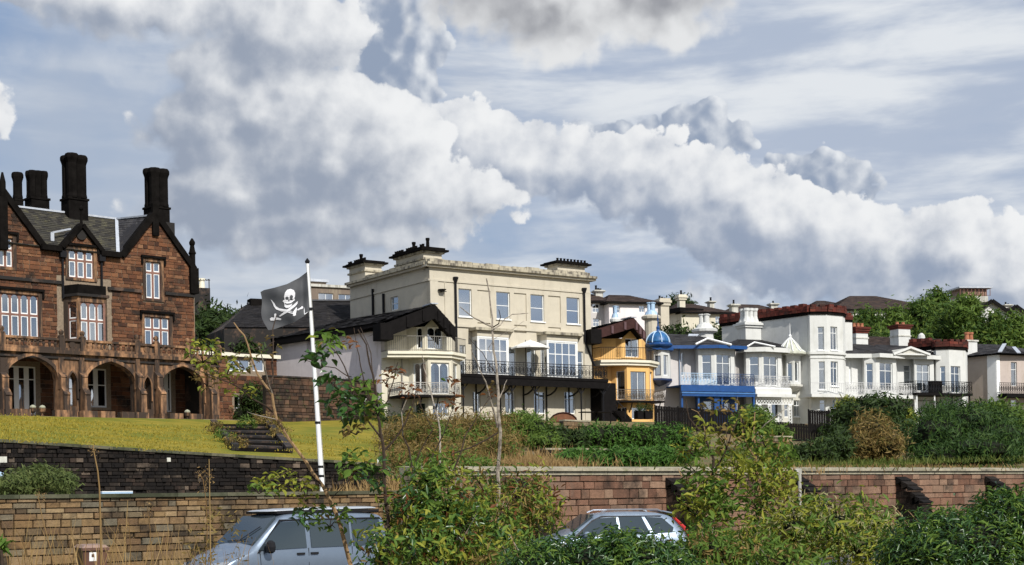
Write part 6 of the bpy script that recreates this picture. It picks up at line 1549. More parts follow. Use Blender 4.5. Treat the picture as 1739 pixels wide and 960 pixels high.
# white gabled house at the top right with a flat railed penthouse
F = frame_m(180, .15); u0, u1 = F.U(1688), F.U(1738); H = thing('white_gabled_hill_house', 'white gabled house with a flat railed penthouse at the top right', 'house', F.P(F.U(1690), 20, -4))
ze, za_ = F.Z(1710, 533), F.Z(1690, 512)
for (x0, xa, x1, ya, ye, d) in ((1655, 1682, 1712, 512, 530, 1.5), (1705, 1722, 1745, 521, 535, 0)):
    a, b, c = F.U(x0, 530, d), F.U(x1, 530, d), F.U(xa, 520, d); zt, z0 = F.Z(xa, ya, d), F.Z(xa, ye, d)
    face(H, F, [(a, z0 - 6), (b, z0 - 6), (b, z0), (c, zt), (a, z0)], [dict(px=(xa + 3, ye + 2, xa + 11, ye + 16))], white_r, d=d, edge=.6)
    g = G(); prism(g, [F.P(a, 0, d - .61), F.P(b, 0, d - .61), F.P(b, 0, -9), F.P(a, 0, -9)], z0 - 6, z0); g.build('rear_wall', white_r, H)
    for e, q in ((a - .6, z0 - .5), (b + .6, z0 - .5)):
        slates(H, F.P(e, q, d + .5), F.P(e, q, -9), F.P(c, zt + .1, -9), F.P(c, zt + .1, d + .5), tile_b, course=.5, width=.6)
        g = G(); g.bar(F.P(e, q - .05, d + .52), F.P(c, zt + .05, d + .52), .1, .45); g.build('bargeboard', blk_t, H)
# low dark roof to the left of the gables, and the penthouse
slates(H, F.P(F.U(1640), F.Z(1650, 527), 0), F.P(F.U(1690), F.Z(1690, 527), 0), F.P(F.U(1690, 520, -5), F.Z(1680, 513, -5), -5), F.P(F.U(1648, 520, -5), F.Z(1660, 513, -5), -5), tile_b, course=.5, width=.6)
g = G(); a, b = F.U(1637, 510, -6), F.U(1678, 510, -6); zt = F.Z(1655, 503, -6); fbox(g, F, a, b, zt - 3, zt, -6, -10); g.build('penthouse', whiteg_r, H)
railing(F, H, a - .5, b + .3, zt + .02, 1.0, -6, mat('rust_rail', (.16, .06, .035), .6), step=.5, r=.05, rail=.16, name='penthouse_railing')
g = G(); fbox(g, F, a, b, zt, zt + 1.04, -6.3, -10); g.build('penthouse_glazing', brown_w_, H)
g = G(); fbox(g, F, a - .7, b + .6, zt + 1.05, zt + 1.25, -5.8, -10); g.build('penthouse_roof', lead, H)
stackpx(H, F, 1704, 1716, 514, 524, -7, whiteg_r, 2)
# left background: flat-roofed brown block, dark roofs, chimney house
F = frame_m(150, .5); u0, u1 = F.U(522, 500), F.U(640, 500); zt = F.Z(570, 489); H = thing('brown_flat_block', 'brown flat-roofed block with strip windows behind the flag', 'building', F.P((u0+u1)/2, 15, -5))
brown_w = render_mat('brown_panel', (.17, .13, .10), amt=.3)
face(H, F, rect(u0, u1, zt - 10, zt), [dict(px=(541, 498, 566, 511), cols=2, glass=glass_b), dict(px=(575, 500, 600, 512), cols=2, glass=glass_b)], brown_w, edge=.5)
g = G(); fbox(g, F, u0, u1, zt - 10, zt - .1, -.5, -9); g.build('rear_wall', brown_w, H); g = G(); fbox(g, F, u0 - .2, u1, zt, zt + .25, .2, -9); g.build('roof_edge', whiteg_r, H)
a, b = F.U(528, 485, -2), F.U(554, 485, -2); g = G(); fbox(g, F, a, b, zt + .25, F.Z(541, 479, -2), -2, -6); g.build('stair_head', brown_w, H); g = G(); fbox(g, F, a - .2, b + .2, F.Z(541, 479, -2), F.Z(541, 479, -2) + .25, -1.8, -6); g.build('roof_edge', lead, H)
F = frame_m(125, .5)
slate_k = stone_mat('black_slates', [(.012, .013, .016), (.02, .021, .025), (.008, .009, .011), (.028, .028, .032)], soot=(.006, .006, .008), soot_amt=.4, grain=5, bump=.2)
def dark_roof(nm, label, pts, d0, d1, m=slate_k):
    H = thing(nm, label, 'house', F.P(F.U(pts[0], 560), 9, d0)); x0, x1, ye, xr0, xr1, yr = pts
    a, b = F.P(F.U(x0, ye, d0), F.Z(x0, ye, d0), d0), F.P(F.U(x1, ye, d0), F.Z(x1, ye, d0), d0); c, e = F.P(F.U(xr1, yr, d1), F.Z(xr1, yr, d1), d1), F.P(F.U(xr0, yr, d1), F.Z(xr0, yr, d1), d1)
    slates(H, a, b, c, e, m); w = b - a; bk = F.n * -(2 * abs(d1 - d0))
    slates(H, a + bk, b + bk, c, e, m)
    g = G(); g.hexa([a - Vector((0,0,7)), b - Vector((0,0,7)), b + bk - Vector((0,0,7)), a + bk - Vector((0,0,7)), a - Vector((0,0,.1)), b - Vector((0,0,.1)), b + bk - Vector((0,0,.1)), a + bk - Vector((0,0,.1))]); g.build('wall', sand_dark, H)
    for p, q in ((a, e), (b, c)):
        g = G(); g.add([p - Vector((0,0,.1)), p + bk - Vector((0,0,.1)), q - Vector((0,0,.05))], [(0, 1, 2)]); g.build('gable_wall', sand_dark, H)
    g = G(); g.bar(e + Vector((0,0,.08)), c + Vector((0,0,.08)), .35, .12); g.build('ridge', slate, H)
    return H
dark_roof('dark_roof_house', 'long black slate roof between the flag and the cream villa', (470, 604, 556, 512, 606, 512), 2, -4)
H = dark_roof('dark_hipped_house', 'black slate roof partly hidden behind the flag', (380, 480, 556, 420, 500, 517), 4, -3)
g = G(); u, z = F.uz(433, 514, -3); fbox(g, F, u - .5, u + .5, z - 1, z + .25, -2.5, -3.5); g.build('chimney', soot_black, H)
F = frame_m(140, .5)
H = thing('dark_chimney_house', 'dark stone chimney stack with pale pots and an aerial right of the mansion', 'house', F.P(F.U(345, 560), 9, 0))
a, b = F.U(330, 500), F.U(357, 500); zt = F.Z(345, 489); g = G(); fbox(g, F, a, b, 8, zt, 0, -3); g.build('wall', sand_dark, H)
for x in (333, 343): g = G(); g.lathe(F.P(F.U(x, 485, -1), zt, -1), [(.28, 0), (.22, .7), (.3, .8), (.3, .95)], 8); g.build('chimney_pot', cream_trim, H)
g = G(); u = F.U(355, 480, -1); g.tube([F.P(u, zt - 1, -1), F.P(u, F.Z(355, 474, -1), -1)], .05, 4); g.tube([F.P(u - .9, F.Z(355, 476, -1), -1), F.P(u + .1, F.Z(355, 476, -1), -1)], .04, 4)
for k in range(4): g.tube([F.P(u - .8 + k*.22, F.Z(355, 476, -1), -1.3), F.P(u - .8 + k*.22, F.Z(355, 476, -1), -.7)], .03, 4)
g.build('aerial', iron, H)
# ------------------------------------------------------------------ trees and shrubs of the middle and far distance
shrub('dark_pine_tree', 'black-green evergreen tree behind the right corner of the mansion', 'tree', [cl(365, 565, 34, 42, 118, 4), cl(405, 560, 40, 26, 120, 4), cl(438, 575, 22, 26, 120, 3), cl(345, 620, 26, 40, 112, 3), cl(425, 610, 34, 30, 112, 3)], 9000, .28, dark_leaf, corek=.8)
for i, (c, n, lab) in enumerate([
    ([cl(1152, 516, 20, 12, 185), cl(1170, 520, 10, 8, 185)], 900, 'dark round tree behind the chimney of the cream hill house'),
    ([cl(1150, 572, 34, 12, 140), cl(1190, 578, 14, 9, 140)], 1600, 'dark clipped shrub behind the blue dome'),
    ([cl(1222, 575, 14, 16, 142)], 900, 'dark conical shrub beside the white ornate chimney')]):
    shrub('dark_tree', lab, 'tree', c, n, .3, dark_leaf, corek=.8)
HT = [(1470, 555, 34, 34, 185), (1513, 560, 32, 40, 180), (1490, 590, 40, 26, 176), (1560, 548, 36, 44, 182), (1590, 520, 26, 26, 190), (1610, 560, 36, 40, 176), (1640, 528, 24, 26, 172), (1655, 570, 34, 34, 170), (1690, 570, 26, 40, 168), (1722, 572, 26, 40, 168), (1548, 585, 40, 24, 172), (1455, 583, 30, 24, 170)]
hl = ['dark green tree just right of the red battlements', 'bright leafy tree left of the two-pot red chimney', 'low bushy tree behind the pedimented roof', 'tall tree behind the red-capped white chimney', 'slender grey-green tree rising against the sky', 'broad dark tree behind the small red battlements', 'tall yellow-green tree below the penthouse', 'spreading green tree above the slate hips', 'narrow tree in front of the white gable', 'yellowish tree at the far right on the hill', 'dense low tree above the brown rear roof', 'dark low tree beside the tall castellated house']
for i, ((x, y, rx, ry, Y), lab) in enumerate(zip(HT, hl)):
    cs = [cl(x, y, rx * .8, ry * .8, Y), cl(x - rx*.45, y + ry*.35, rx*.5, ry*.5, Y - 2), cl(x + rx*.45, y + ry*.2, rx*.5, ry*.55, Y - 1), cl(x + rx*.1, y - ry*.45, rx*.45, ry*.5, Y)]
    shrub('hill_tree', lab, 'tree', cs, 3400, .34, [hill_leaf, mid_leaf, hill_leaf, hill_leaf, hill_leaf, hill_leaf, mid_leaf, hill_leaf, hill_leaf, mid_leaf, hill_leaf, dark_leaf][i], group='trees on the hill behind the white houses', corek=.6, clus=20, spread=.9)
hc = [(px, gz(at(px, HZ, Y).x, Y), Y) for px in range(-200, 2000, 36) for Y in (240, 275)]
foliage('distant_wood', None, [(at(p, HZ, Y).x, Y, z + 1.5, 5, 5, 3.2) for p, z, Y in hc if p > 1380 or p < 300], 9000, .7, hill_leaf, org=(0, 250, 20), clus=16, spread=1.6)
# ------------------------------------------------------------------ gardens between wall and houses
def pz(px, py, Y): return at(px, py, Y)
# dark fences in front of the blue and white houses
def fence(nm, label, p0, p1, h, m, n, post=True, board=.14):
    a, b = Vector(p0), Vector(p1); L_ = (b - a).length; t = thing(nm, label, 'fence', (a + b) / 2)
    d = (b - a).normalized(); N = Vector((d.y, -d.x, 0)).normalized(); k = int(L_ / board)
    for i in range(k):
        q = a.lerp(b, (i + .5) / k); g = G(); hh = h + U(-.03, .03); w = board * .46
        g.hexa([q - d*w - Vector((0,0,.5)), q + d*w - Vector((0,0,.5)), q + d*w + N*.03 - Vector((0,0,.5)), q - d*w + N*.03 - Vector((0,0,.5)), q - d*w + Vector((0,0,hh)), q + d*w + Vector((0,0,hh)), q + d*w + N*.03 + Vector((0,0,hh)), q - d*w + N*.03 + Vector((0,0,hh))])
        g.build('board', m, t)
    for i in range(int(L_ / 1.8) + 1):
        q = a + d * min(L_, i * 1.8) - N * .06; g = G(); g.box(q - Vector((0, 0, .5)), .1, .1, h + .6); g.build('post', m, t)
    g = G(); g.bar(a + Vector((0,0,h*.85)) - N*.04, b + Vector((0,0,h*.85)) - N*.04, .05, .1); g.build('rail', m, t)
    return t
fence('board_fence', 'long black board fence sloping down in front of the blue and white houses', pz(1113, 732, 111), pz(1262, 742, 112), 1.9, blk_t, 60, board=.2)
fence('board_fence', 'black board fence continuing below the lattice veranda', pz(1262, 746, 111), pz(1420, 758, 112), 1.5, blk_t, 30, board=.2)
fence('panel_fence', 'black upright fence below the castellated house', pz(1374, 722, 116), pz(1434, 722, 117), 1.15, blk_t, 20, board=.2)
# clipped hedges in two tiers
def hedge(label, x0, x1, yt, yb, Y0, Y1, dep, n, m=hedge_leaf, size=.13):
    a, b = at(x0, (yt+yb)/2, Y0), at(x1, (yt+yb)/2, Y1); h = (yb - yt) * Y0 / FP / 2; k = max(3, int((b-a).length / (h * 1.1)))
    cs = [(*(a.lerp(b, (i+.5)/k)), (b-a).length/k*.75, dep, h * U(.93, 1.05)) for i in range(k)]
    t = thing('hedge', label, 'hedge', (a + b) / 2 - Vector((0, 0, h)))
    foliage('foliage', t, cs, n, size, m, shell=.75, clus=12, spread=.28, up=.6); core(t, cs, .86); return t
hedge('upper clipped green hedge below the yellow house', 985, 1165, 722, 764, 92, 97, 1.2, 9000)
hedge('lower rounded green hedge just above the road wall', 1040, 1165, 763, 792, 66, 70, 1.0, 6500)
hedge('small bright hedge at the left end of the lower tier', 955, 1030, 768, 792, 64, 66, .9, 3800)
hedge('dark shaded hedge left of the clipped one', 925, 990, 728, 768, 90, 91, 1.3, 3500, dark_leaf, .15)
hedge('near black hedge at the foot of the brown garden wall', 400, 640, 690, 716, 101, 104, .8, 6500, dark_leaf, .14)
# terrace retaining stones below the villa
def lowwall(label, x0, x1, yt, yb, Y0, Y1, m, cm):
    a, b = at(x0, yb, Y0), at(x1, yb, Y1); F = Fr((a.x, a.y), (b.x - a.x, b.y - a.y)); L_ = (b - a).length
    zt, z0 = F.Z((x0+x1)/2, yt), F.Z((x0+x1)/2, yb); t = thing('terrace_wall', label, 'wall', F.P(L_/2, z0))
    g = G(); fbox(g, F, 0, L_, z0 - .8, zt, -.08, -.4); g.build('wall_core', mortar_d, t); masonry(F, t, m, 0, L_, z0 - .4, zt, .25, (.35, .8), limit=80); coping(F, t, cm, 0, L_, zt, .1, -.45, .07, 1.0)
lowwall('short pale terrace wall with coping below the villa windows', 958, 1002, 716, 730, 98, 100, stone_ochre, coping_m)
lowwall('grey terrace ledge below the clipped hedge', 925, 1180, 765, 771, 78, 84, stone_dark, coping_m)
lowwall('pale flat ledge under the dark hedge right of the saplings', 1285, 1345, 743, 748, 88, 90, stone_ochre, coping_m)
# rust-coloured dome-shaped garden cover and furniture by the villa
p = at(956, 712, 103); t = thing('firewood_shelter', 'rust brown rounded shelter in front of the villa ground floor', 'shelter', p)
g = G(); g.tube([p + Vector((-.8, -.5, -.3)), p + Vector((-.8, .6, -.3))], .02, 4); 
ar = [(cos(pi - pi*i/8) * .95, sin(pi - pi*i/8) * .62) for i in range(9)]
g = G(); g.add([p + Vector((x, y, z - .2)) for y in (-.6, .6) for x, z in ar], [tuple(range(9)), tuple(range(17, 8, -1))] + [(i, i+9, i+10, i+1) for i in range(8)]); g.build('cover', mat('rust_cover', (.16, .06, .025), .8, var=.3), t)
g = G(); g.tube([p + Vector((x, -.62, z - .2)) for x, z in ar], .05, 5); g.build('rim', brown_t, t)
for x, lab in ((1000, 'dark garden table set left of the timber screen'), (1025, 'dark garden table set right of the timber screen')):
    p = at(x, 716, 104); t = thing('garden_table', lab, 'table', p); g = G(); g.box(p + Vector((0, 0, .62)), 1.3, .7, .06, .5); g.build('tabletop', blk_t, t)
    for dx, dy in ((-.5, -.25), (.5, -.25), (.5, .25), (-.5, .25)): g = G(); g.tube([p + Vector((dx, dy, -.2)), p + Vector((dx, dy, .62))], .04, 4); g.build('leg', blk_t, t)
for x, lab in ((1086, 'left black planter with clipped shrub at the yellow house door'), (1099, 'right black planter with clipped shrub at the yellow house door')):
    p = at(x, 712, 108); t = thing('door_planter', lab, 'planter', p); g = G(); g.box(p, .6, .6, .6, .4); g.build('box', blk_t, t); foliage('planting', t, [(p.x, p.y, p.z + .8, .35, .35, .3)], 300, .08, dark_leaf)
g = G(); a, b = at(1062, 712, 106), at(1048, 697, 109); t = thing('garden_steps', 'short dark garden stair with handrail left of the yellow house door', 'steps', b)
for i in range(7): q = a.lerp(b, i/7); g = G(); g.box(q - Vector((0, 0, .2)), .9, .35, .25, .5); g.build('step', soot_black, t)
g = G(); g.tube([a + Vector((0, 0, .7)), b + Vector((0, 0, .7))], .03, 4); g.tube([a, a + Vector((0, 0, .7))], .03, 4); g.tube([b, b + Vector((0, 0, .7))], .03, 4); g.build('handrail', iron, t)
for xx, yy, rr, lab in ((428, 672, 20, 'dark round shrub against the brown garden wall, left one'), (585, 668, 26, 'dark shrub against the brown garden wall beside the flagpole'), (625, 690, 22, 'dark shrub at the right end of the brown garden wall'), (500, 690, 18, 'small dark shrub in the middle of the brown garden wall')):
    shrub('wall_shrub', lab, 'bush', [cl(xx, yy, rr, rr * .9, 101, .8), cl(xx + rr * .6, yy + 12, rr * .7, rr * .6, 101, .7)], 1500, .14, dark_leaf, corek=.8)
# big dark shrubs on the right
shrub('yew_bush', 'tall black-green bush in front of the white terrace', 'bush', [cl(1470, 715, 58, 38, 92, 3), cl(1440, 750, 40, 28, 90, 3), cl(1500, 700, 30, 26, 93, 3), cl(1490, 745, 40, 30, 90, 3)], 12000, .19, dark_leaf, corek=.8)
shrub('sprawling_conifer', 'broad feathery dark conifer below the small red-crowned tower', 'bush', [cl(1640, 725, 70, 38, 84, 3), cl(1590, 740, 50, 36, 82, 3), cl(1690, 745, 60, 32, 82, 3), cl(1660, 765, 70, 24, 79, 3), cl(1600, 775, 50, 18, 79, 2), cl(1610, 712, 40, 28, 86, 3)], 20000, .2, leaf_mat('conifer', [(.010, .028, .008), (.022, .052, .012), (.042, .085, .016), (.075, .12, .02)], .15), corek=.8, aspect=.28, fold=False, droop=.5)
shrub('conifer_mass', 'dark green shrub mass at the right edge below the beige villa', 'bush', [cl(1715, 715, 40, 20, 95, 3), cl(1735, 740, 40, 34, 88, 3), cl(1680, 700, 30, 14, 98, 3)], 8000, .2, mid_leaf, corek=.8)
shrub('yellowing_bush', 'pale yellowing upright bush before the black-green bush', 'bush', [cl(1482, 742, 30, 38, 80, 2), cl(1500, 760, 30, 26, 79, 2), cl(1465, 760, 20, 26, 79, 1.6)], 8000, .15, olive_leaf, corek=.7, aspect=.35)
shrub('golden_shrub', 'small golden shrub between the dark bushes under the terrace posts', 'bush', [cl(1538, 712, 16, 14, 96, 1)], 1500, .15, yel_leaf, corek=.6)
shrub('climbing_shrub', 'yellow-green shrub under the white veranda', 'bush', [cl(1440, 690, 18, 12, 110, 1)], 1200, .15, yel_leaf, corek=.6)
shrub('low_dark_bush', 'low dark bush left of the garden lawn', 'bush', [cl(1280, 722, 34, 26, 96, 2), cl(1315, 740, 22, 12, 94, 2)], 6000, .17, mid_leaf, corek=.85)
shrub('low_dark_bush', 'flat dark hedge-like bush right of the lawn patch', 'bush', [cl(1380, 770, 44, 12, 72, 1.5), cl(1420, 760, 26, 20, 76, 1.5)], 4500, .15, dark_leaf, corek=.85)
shrub('round_bush', 'dark green bush left of the rust brown shelter', 'bush', [cl(905, 735, 42, 26, 92, 2), cl(880, 715, 26, 14, 97, 1.5), cl(925, 752, 26, 16, 88, 1.5)], 7000, .16, mid_leaf, corek=.8)
shrub('dark_bank_bush', 'dark shaded bush below the left corner of the ivory house', 'bush', [cl(660, 722, 30, 16, 99, 1.5), cl(700, 715, 30, 10, 99, 1.5)], 3500, .15, dark_leaf, corek=.8)
# rough golden and brown growth on the bank behind the road wall
rough = [(690, 745, 50, 34, 84), (740, 740, 60, 40, 82), (800, 735, 50, 34, 84), (850, 760, 40, 26, 78), (760, 775, 70, 22, 70), (680, 775, 40, 20, 70), (860, 725, 26, 16, 92)]
foliage('rough_scrub', None, [cl(x, y, rx, ry, Y, 3) for x, y, rx, ry, Y in rough], 30000, .14, olive_leaf, org=at(760, 760, 80), aspect=.3, shell=.2, spread=.5)
foliage('rough_green_scrub', None, [cl(x + 10, y + 8, rx, ry, Y - 2, 2) for x, y, rx, ry, Y in rough], 3500, .14, mid_leaf, org=at(760, 760, 80), shell=.1, spread=.4)
def gseg(x0, x1, Y0, Y1, w): 
    a, b = gpt(x0, Y0), gpt(x1, Y1); return (a, b, w)
blades('dry_grass', None, [gseg(640, 960, 60, 68, 4), gseg(660, 940, 74, 80, 5), gseg(850, 960, 54, 59, 1.0)], 17000, .62, .04, straw, org=at(800, 790, 65))
blades('dry_grass', None, [gseg(1340, 1640, 64, 74, 3.5), gseg(1180, 1340, 56, 62, 3), gseg(1380, 1640, 60, 69, .8)], 12000, .38, .045, straw, org=at(1480, 790, 66))
blades('bank_grass', None, [gseg(940, 1739, 58, 80, 4), gseg(1150, 1739, 70, 95, 6), gseg(1100, 1739, 85, 110, 6)], 40000, .26, .05, leaf_mat('bank_green', [(.05, .09, .02), (.10, .13, .025), (.14, .15, .03)], .3), org=at(1300, 780, 80))
blades('wall_top_grass', None, [(lambda a, b: (FWR.P(a, 2.86, -1.6), FWR.P(b, 2.86, -1.6), .45))(u, u + 2) for u in range(0, 36, 2)], 4500, .22, .04, leaf_mat('top_green', [(.09, .13, .03), (.18, .17, .05), (.28, .20, .08)], .3), org=at(1300, 790, 60))
blades('road_verge_grass', None, [(lambda a, b: (FWL.P(a, .47, .7), FWL.P(b, .47, .7), .25))(u, u + 2) for u in range(-19, -4, 2)], 2600, .16, .02, leaf_mat('verge_green', [(.09, .16, .02), (.16, .22, .03), (.12, .15, .03)], .35), org=at(300, 900, 40))
foliage('ivy_clump', None, [cl(760, 800, 90, 22, 50, 1)], 2500, .1, mid_leaf, org=at(760, 800, 50))
# shrub and white blocks at the left behind the low wall
shrub('lane_bush', 'scrubby green bush behind the low wall at the left edge', 'bush', [cl(25, 822, 34, 16, 44, 1), cl(70, 815, 44, 20, 45, 1), cl(108, 822, 16, 14, 44, .6)], 5200, .085, leaf_mat('lane_green', [(.05, .08, .025), (.09, .12, .035), (.14, .16, .05)], .3), corek=.5)
for x, y, lab in ((3, 783, 'white notice board on the retaining wall at the left edge'), (99, 808, 'pale square block in the retaining wall, larger of two'), (84, 819, 'pale square block low in the retaining wall'), (285, 781, 'small white bracket light on the retaining wall')):
    u, z = FWU.uz(x, y); g = G(); w = .18 if x < 200 else .09; fbox(g, FWU, u - w, u + w, z - w, z + w, .1, -.02); tag(g.build('wall_plaque', mat('pale_block', (.5, .5, .44), .8, var=.2), org=FWU.P(u, z)), lab, 'plaque')
p = at(210, 836, 40); t = thing('blue_board', 'long blue and white board lying along the low wall coping', 'board', p); F = FWL.off(-.3)
g = G(); a, b = F.U(172, 836), F.U(224, 836); fbox(g, F, a, b, FWL.Z(200, 845) + .1, FWL.Z(200, 845) + .15, .05, -.1); g.build('plank', pale_blue, t)
g = G(); fbox(g, F, a, b, FWL.Z(200, 845) + .15, FWL.Z(200, 845) + .17, .055, -.105); g.build('edge_strip', white, t)
p = at(4, 812, 46); t = thing('street_lamp', 'small lamp head on a thin post at the far left behind the low wall', 'lamp', p); 
g = G(); g.tube([Vector((p.x - .1, p.y, 2)), Vector((p.x - .1, p.y, p.z + .1))], .03, 6); g.build('post', iron, t); g = G(); g.lathe(p + Vector((-.1, 0, 0)), [(.05, 0), (.16, .05), (.14, .16), (.03, .2)], 10); g.build('lamp_head', pale_blue, t)
# steps through the lawn bank
def lawn_steps():
    A = [(362, 722), (455, 722), (492, 770), (400, 766)]     # top-left, top-right, bottom-right, bottom-left in the photograph
    def grd(px, py):
        lo, hi = 50., 120.; r = ray(px, py)
        Y = 60.
        while Y < 125:
            w = CAM + r * (Y / r.y)
            if w.z <= gz(w.x, w.y) + .04: return w
            Y += .1
        return w
    tl, tr, br, bl = [grd(*p) for p in A]
    t = thing('garden_stairs', 'wide dark stone stairs cut through the yellow lawn bank', 'stairs', (bl + br) / 2)
    n = 11
    for i in range(n):
        a, b = bl.lerp(tl, i/n), br.lerp(tr, i/n); c, d = bl.lerp(tl, (i+1)/n), br.lerp(tr, (i+1)/n); g = G(); up = Vector((0, 0, .20)); dn = Vector((0, 0, -.3))
        zt = max(a.z, b.z) + .16
        f = lambda v, z: Vector((v.x, v.y, z))
        g.hexa([f(a, a.z - .3), f(b, b.z - .3), f(d, b.z - .3), f(c, a.z - .3), f(a, a.z + .16), f(b, b.z + .16), f(d, d.z + .06), f(c, c.z + .06)])
        g.build('step', sand_dark if i % 2 else soot_black, t)
    for p, q in ((bl, tl), (br, tr)):
        g = G(); n2 = 6
        for i in range(n2):
            g = G(); a, b = p.lerp(q, i/n2), p.lerp(q, (i+.94)/n2); g.bar(a + Vector((0, 0, .18)), b + Vector((0, 0, .18)), .35, .3); g.build('edging_stone', sand_dark, t)
    for i, (x, y) in enumerate(((368, 738), (420, 730), (445, 722), (475, 745), (385, 752), (402, 764), (466, 730))):
        w = grd(x, y); foliage('step_plants', t, [(w.x, w.y, w.z + .3, .6, .6, .35)], 420, .1, [olive_leaf, mid_leaf, olive_leaf][i % 3])
lawn_steps()
blades('lawn_grass', None, [(gpt(x, 62 + k * 4.2 + (x > 300) * 4, .03), gpt(x + 60, 63.5 + k * 4.2 + (x > 300) * 4, .03), 2.2) for x in range(-60, 640, 55) for k in range(5) if not (330 < x < 470)], 17000, .09, .05, leaf_mat('lawn_blade', [(.22, .19, .02), (.36, .28, .04), (.12, .13, .015)], .3), org=at(300, 740, 70))

# sunny lawn patch between the bushes
g = G(); q = [[gpt(1300 + 120*i/6, Yk, .06) for i in range(7)] for Yk in (79, 84, 89, 94, 99)]
g.v = [p for r in q for p in r]; g.f = [(j*7+i, j*7+i+1, (j+1)*7+i+1, (j+1)*7+i) for j in range(4) for i in range(6)]
tag(g.build('garden_lawn', lawn_m), kind='structure')
# ------------------------------------------------------------------ vehicles
def car_paint(name, col, metal=.55, rough=.28):
    m, nt, b = principled(name); b.inputs['Base Color'].default_value = (*col, 1); b.inputs['Metallic'].default_value = metal; b.inputs['Roughness'].default_value = rough
    b.inputs['Coat Weight'].default_value = .35; b.inputs['Coat Roughness'].default_value = .05
    g = N_(nt, 'ShaderNodeNewGeometry'); f = nnoise(nt, g.outputs['Position'], 7, 5, .7); r = ramp(nt, f, [(.35, (rough,)*3), (.75, (rough + .16,)*3)])
    nt.links.new(r, b.inputs['Roughness']); return m
carglass = mat('car_glass', (.055, .075, .09), .05, metal=.5)
rubber = mat('tyre_rubber', (.02, .02, .02), .85)
alloy = mat('alloy_wheel', (.5, .5, .52), .35, metal=.8)
blk_pl = mat('black_plastic', (.015, .015, .017), .45)
class Car:
    """x forward from the rear bumper to the nose, y left, z up; origin on the road"""
    def __init__(s, loc, head, L): s.o = Vector(loc); s.f = Vector((cos(head), sin(head), 0)); s.l = Vector((-sin(head), cos(head), 0)); s.L = L
    def P(s, x, y, z): return s.o + s.f * (x - s.L / 2) + s.l * y + Vector((0, 0, z))
    def loft(s, st, name, m, parent, sub=2):
        """stations (x, [(y,z)...]) left half from sill to roof centre"""
        g = G(); n = len(st[0][1]); full = []
        for x, sec in st:
            ring = [(y, z) for y, z in sec] + [(-y, z) for y, z in reversed(sec[:-1])]; full.append([s.P(x, y, z) for y, z in ring])
        w = len(full[0]); g.v = [p for r in full for p in r]
        g.f = [(i*w + k, i*w + k + 1, (i+1)*w + k + 1, (i+1)*w + k) for i in range(len(full)-1) for k in range(w-1)]
        g.f += [(i*w + w - 1, i*w, (i+1)*w, (i+1)*w + w - 1) for i in range(len(full)-1)]
        g.f += [tuple(range(w))[::-1], tuple((len(full)-1)*w + k for k in range(w))]
        o = g.build(name, m, parent, smooth=True); md = o.modifiers.new('round', 'SUBSURF'); md.levels = md.render_levels = sub
        return o
    def side(s, poly, ya, name, m, parent, th=.012, both=True, only=None):
        """flat panel on the flank: poly (x,z), ya(z) = half width"""
        for sg in ((1, -1) if both else (only,)):
            g = G(); a = [s.P(x, sg * (ya(z) + th), z) for x, z in poly]; b = [s.P(x, sg * (ya(z) - .03), z) for x, z in poly]; n = len(poly)
            g.add(a + b, [tuple(range(n)), tuple(range(2*n-1, n-1, -1))] + [(i, (i+1) % n, n + (i+1) % n, n + i) for i in range(n)]); g.build(name, m, parent)
    def wheel(s, x, y, r, w, parent):
        sg = 1 if y > 0 else -1; g = G(); prof = [(r*.6, -w/2), (r*.93, -w/2), (r, -w*.35), (r, w*.35), (r*.93, w/2), (r*.6, w/2)]; n = 24
        vs_ = [s.P(x + q*cos(2*pi*k/n), y + h, r + q*sin(2*pi*k/n)) for q, h in prof for k in range(n)]
        g.add(vs_, [(i*n + k, i*n + (k+1) % n, (i+1)*n + (k+1) % n, (i+1)*n + k) for i in range(5) for k in range(n)]); wh = g.build('wheel', rubber, parent)
        g = G(); g.tube([s.P(x, y + sg*w*.2, r), s.P(x, y + sg*w*.42, r)], r*.2, 12)
        for k in range(5): a = 2*pi*k/5; g.bar(s.P(x, y + sg*w*.38, r), s.P(x + r*.6*cos(a), y + sg*w*.4, r + r*.6*sin(a)), r*.16, .03, s.l)
        g.build('rim', alloy, wh)
# ---- camper van
th_ = pi + radians(41); c = at(437, 920, 33.0) - Vector((cos(th_), sin(th_), 0)) * (3.66 - 2.45) - Vector((-sin(th_), cos(th_), 0)) * .93; van = Car((c.x, c.y, 0.03), th_, 4.9)
T = thing('camper_van', 'silver-grey camper van with black band under a pale raised roof, parked by the low wall', 'van', van.o)
pv = car_paint('van_paint', (.20, .25, .32))
def vs_(x, zt, yr, zb=.32, yb=.93, belt=1.12, zs=.62):
    bz = min(belt, zt - .10); return (x, [(yb * .9, zb), (yb, zs), (yb + .01, min(bz - .1, .9)), (yb - .01, bz), (lerp(yb, yr, .9), zt - .10), (yr - .06, zt - .01), (yr * .5, zt + .015), (0, zt + .02)])
L = 4.9
van.loft([vs_(0.0, 1.70, .74, yb=.86), vs_(.06, 1.86, .76), vs_(.35, 1.93, .78), vs_(1.5, 1.95, .79), vs_(2.7, 1.95, .79), vs_(2.95, 1.90, .78), vs_(3.25, 1.66, .79), vs_(3.75, 1.20, .86, belt=1.1), vs_(4.0, 1.12, .88, belt=1.02), vs_(4.35, 1.00, .84, belt=.9), vs_(4.58, .84, .76, yb=.84, belt=.74), vs_(4.68, .64, .64, yb=.74, belt=.56, zs=.45)], 'body', pv, T)
ya = lambda z: lerp(.935, .80, min(1, max(0, (z - 1.08) / .8)))
van.side([(3.62, 1.12), (3.2, 1.55), (2.98, 1.74), (2.35, 1.76), (2.35, 1.14)], ya, 'side_window', carglass, T)
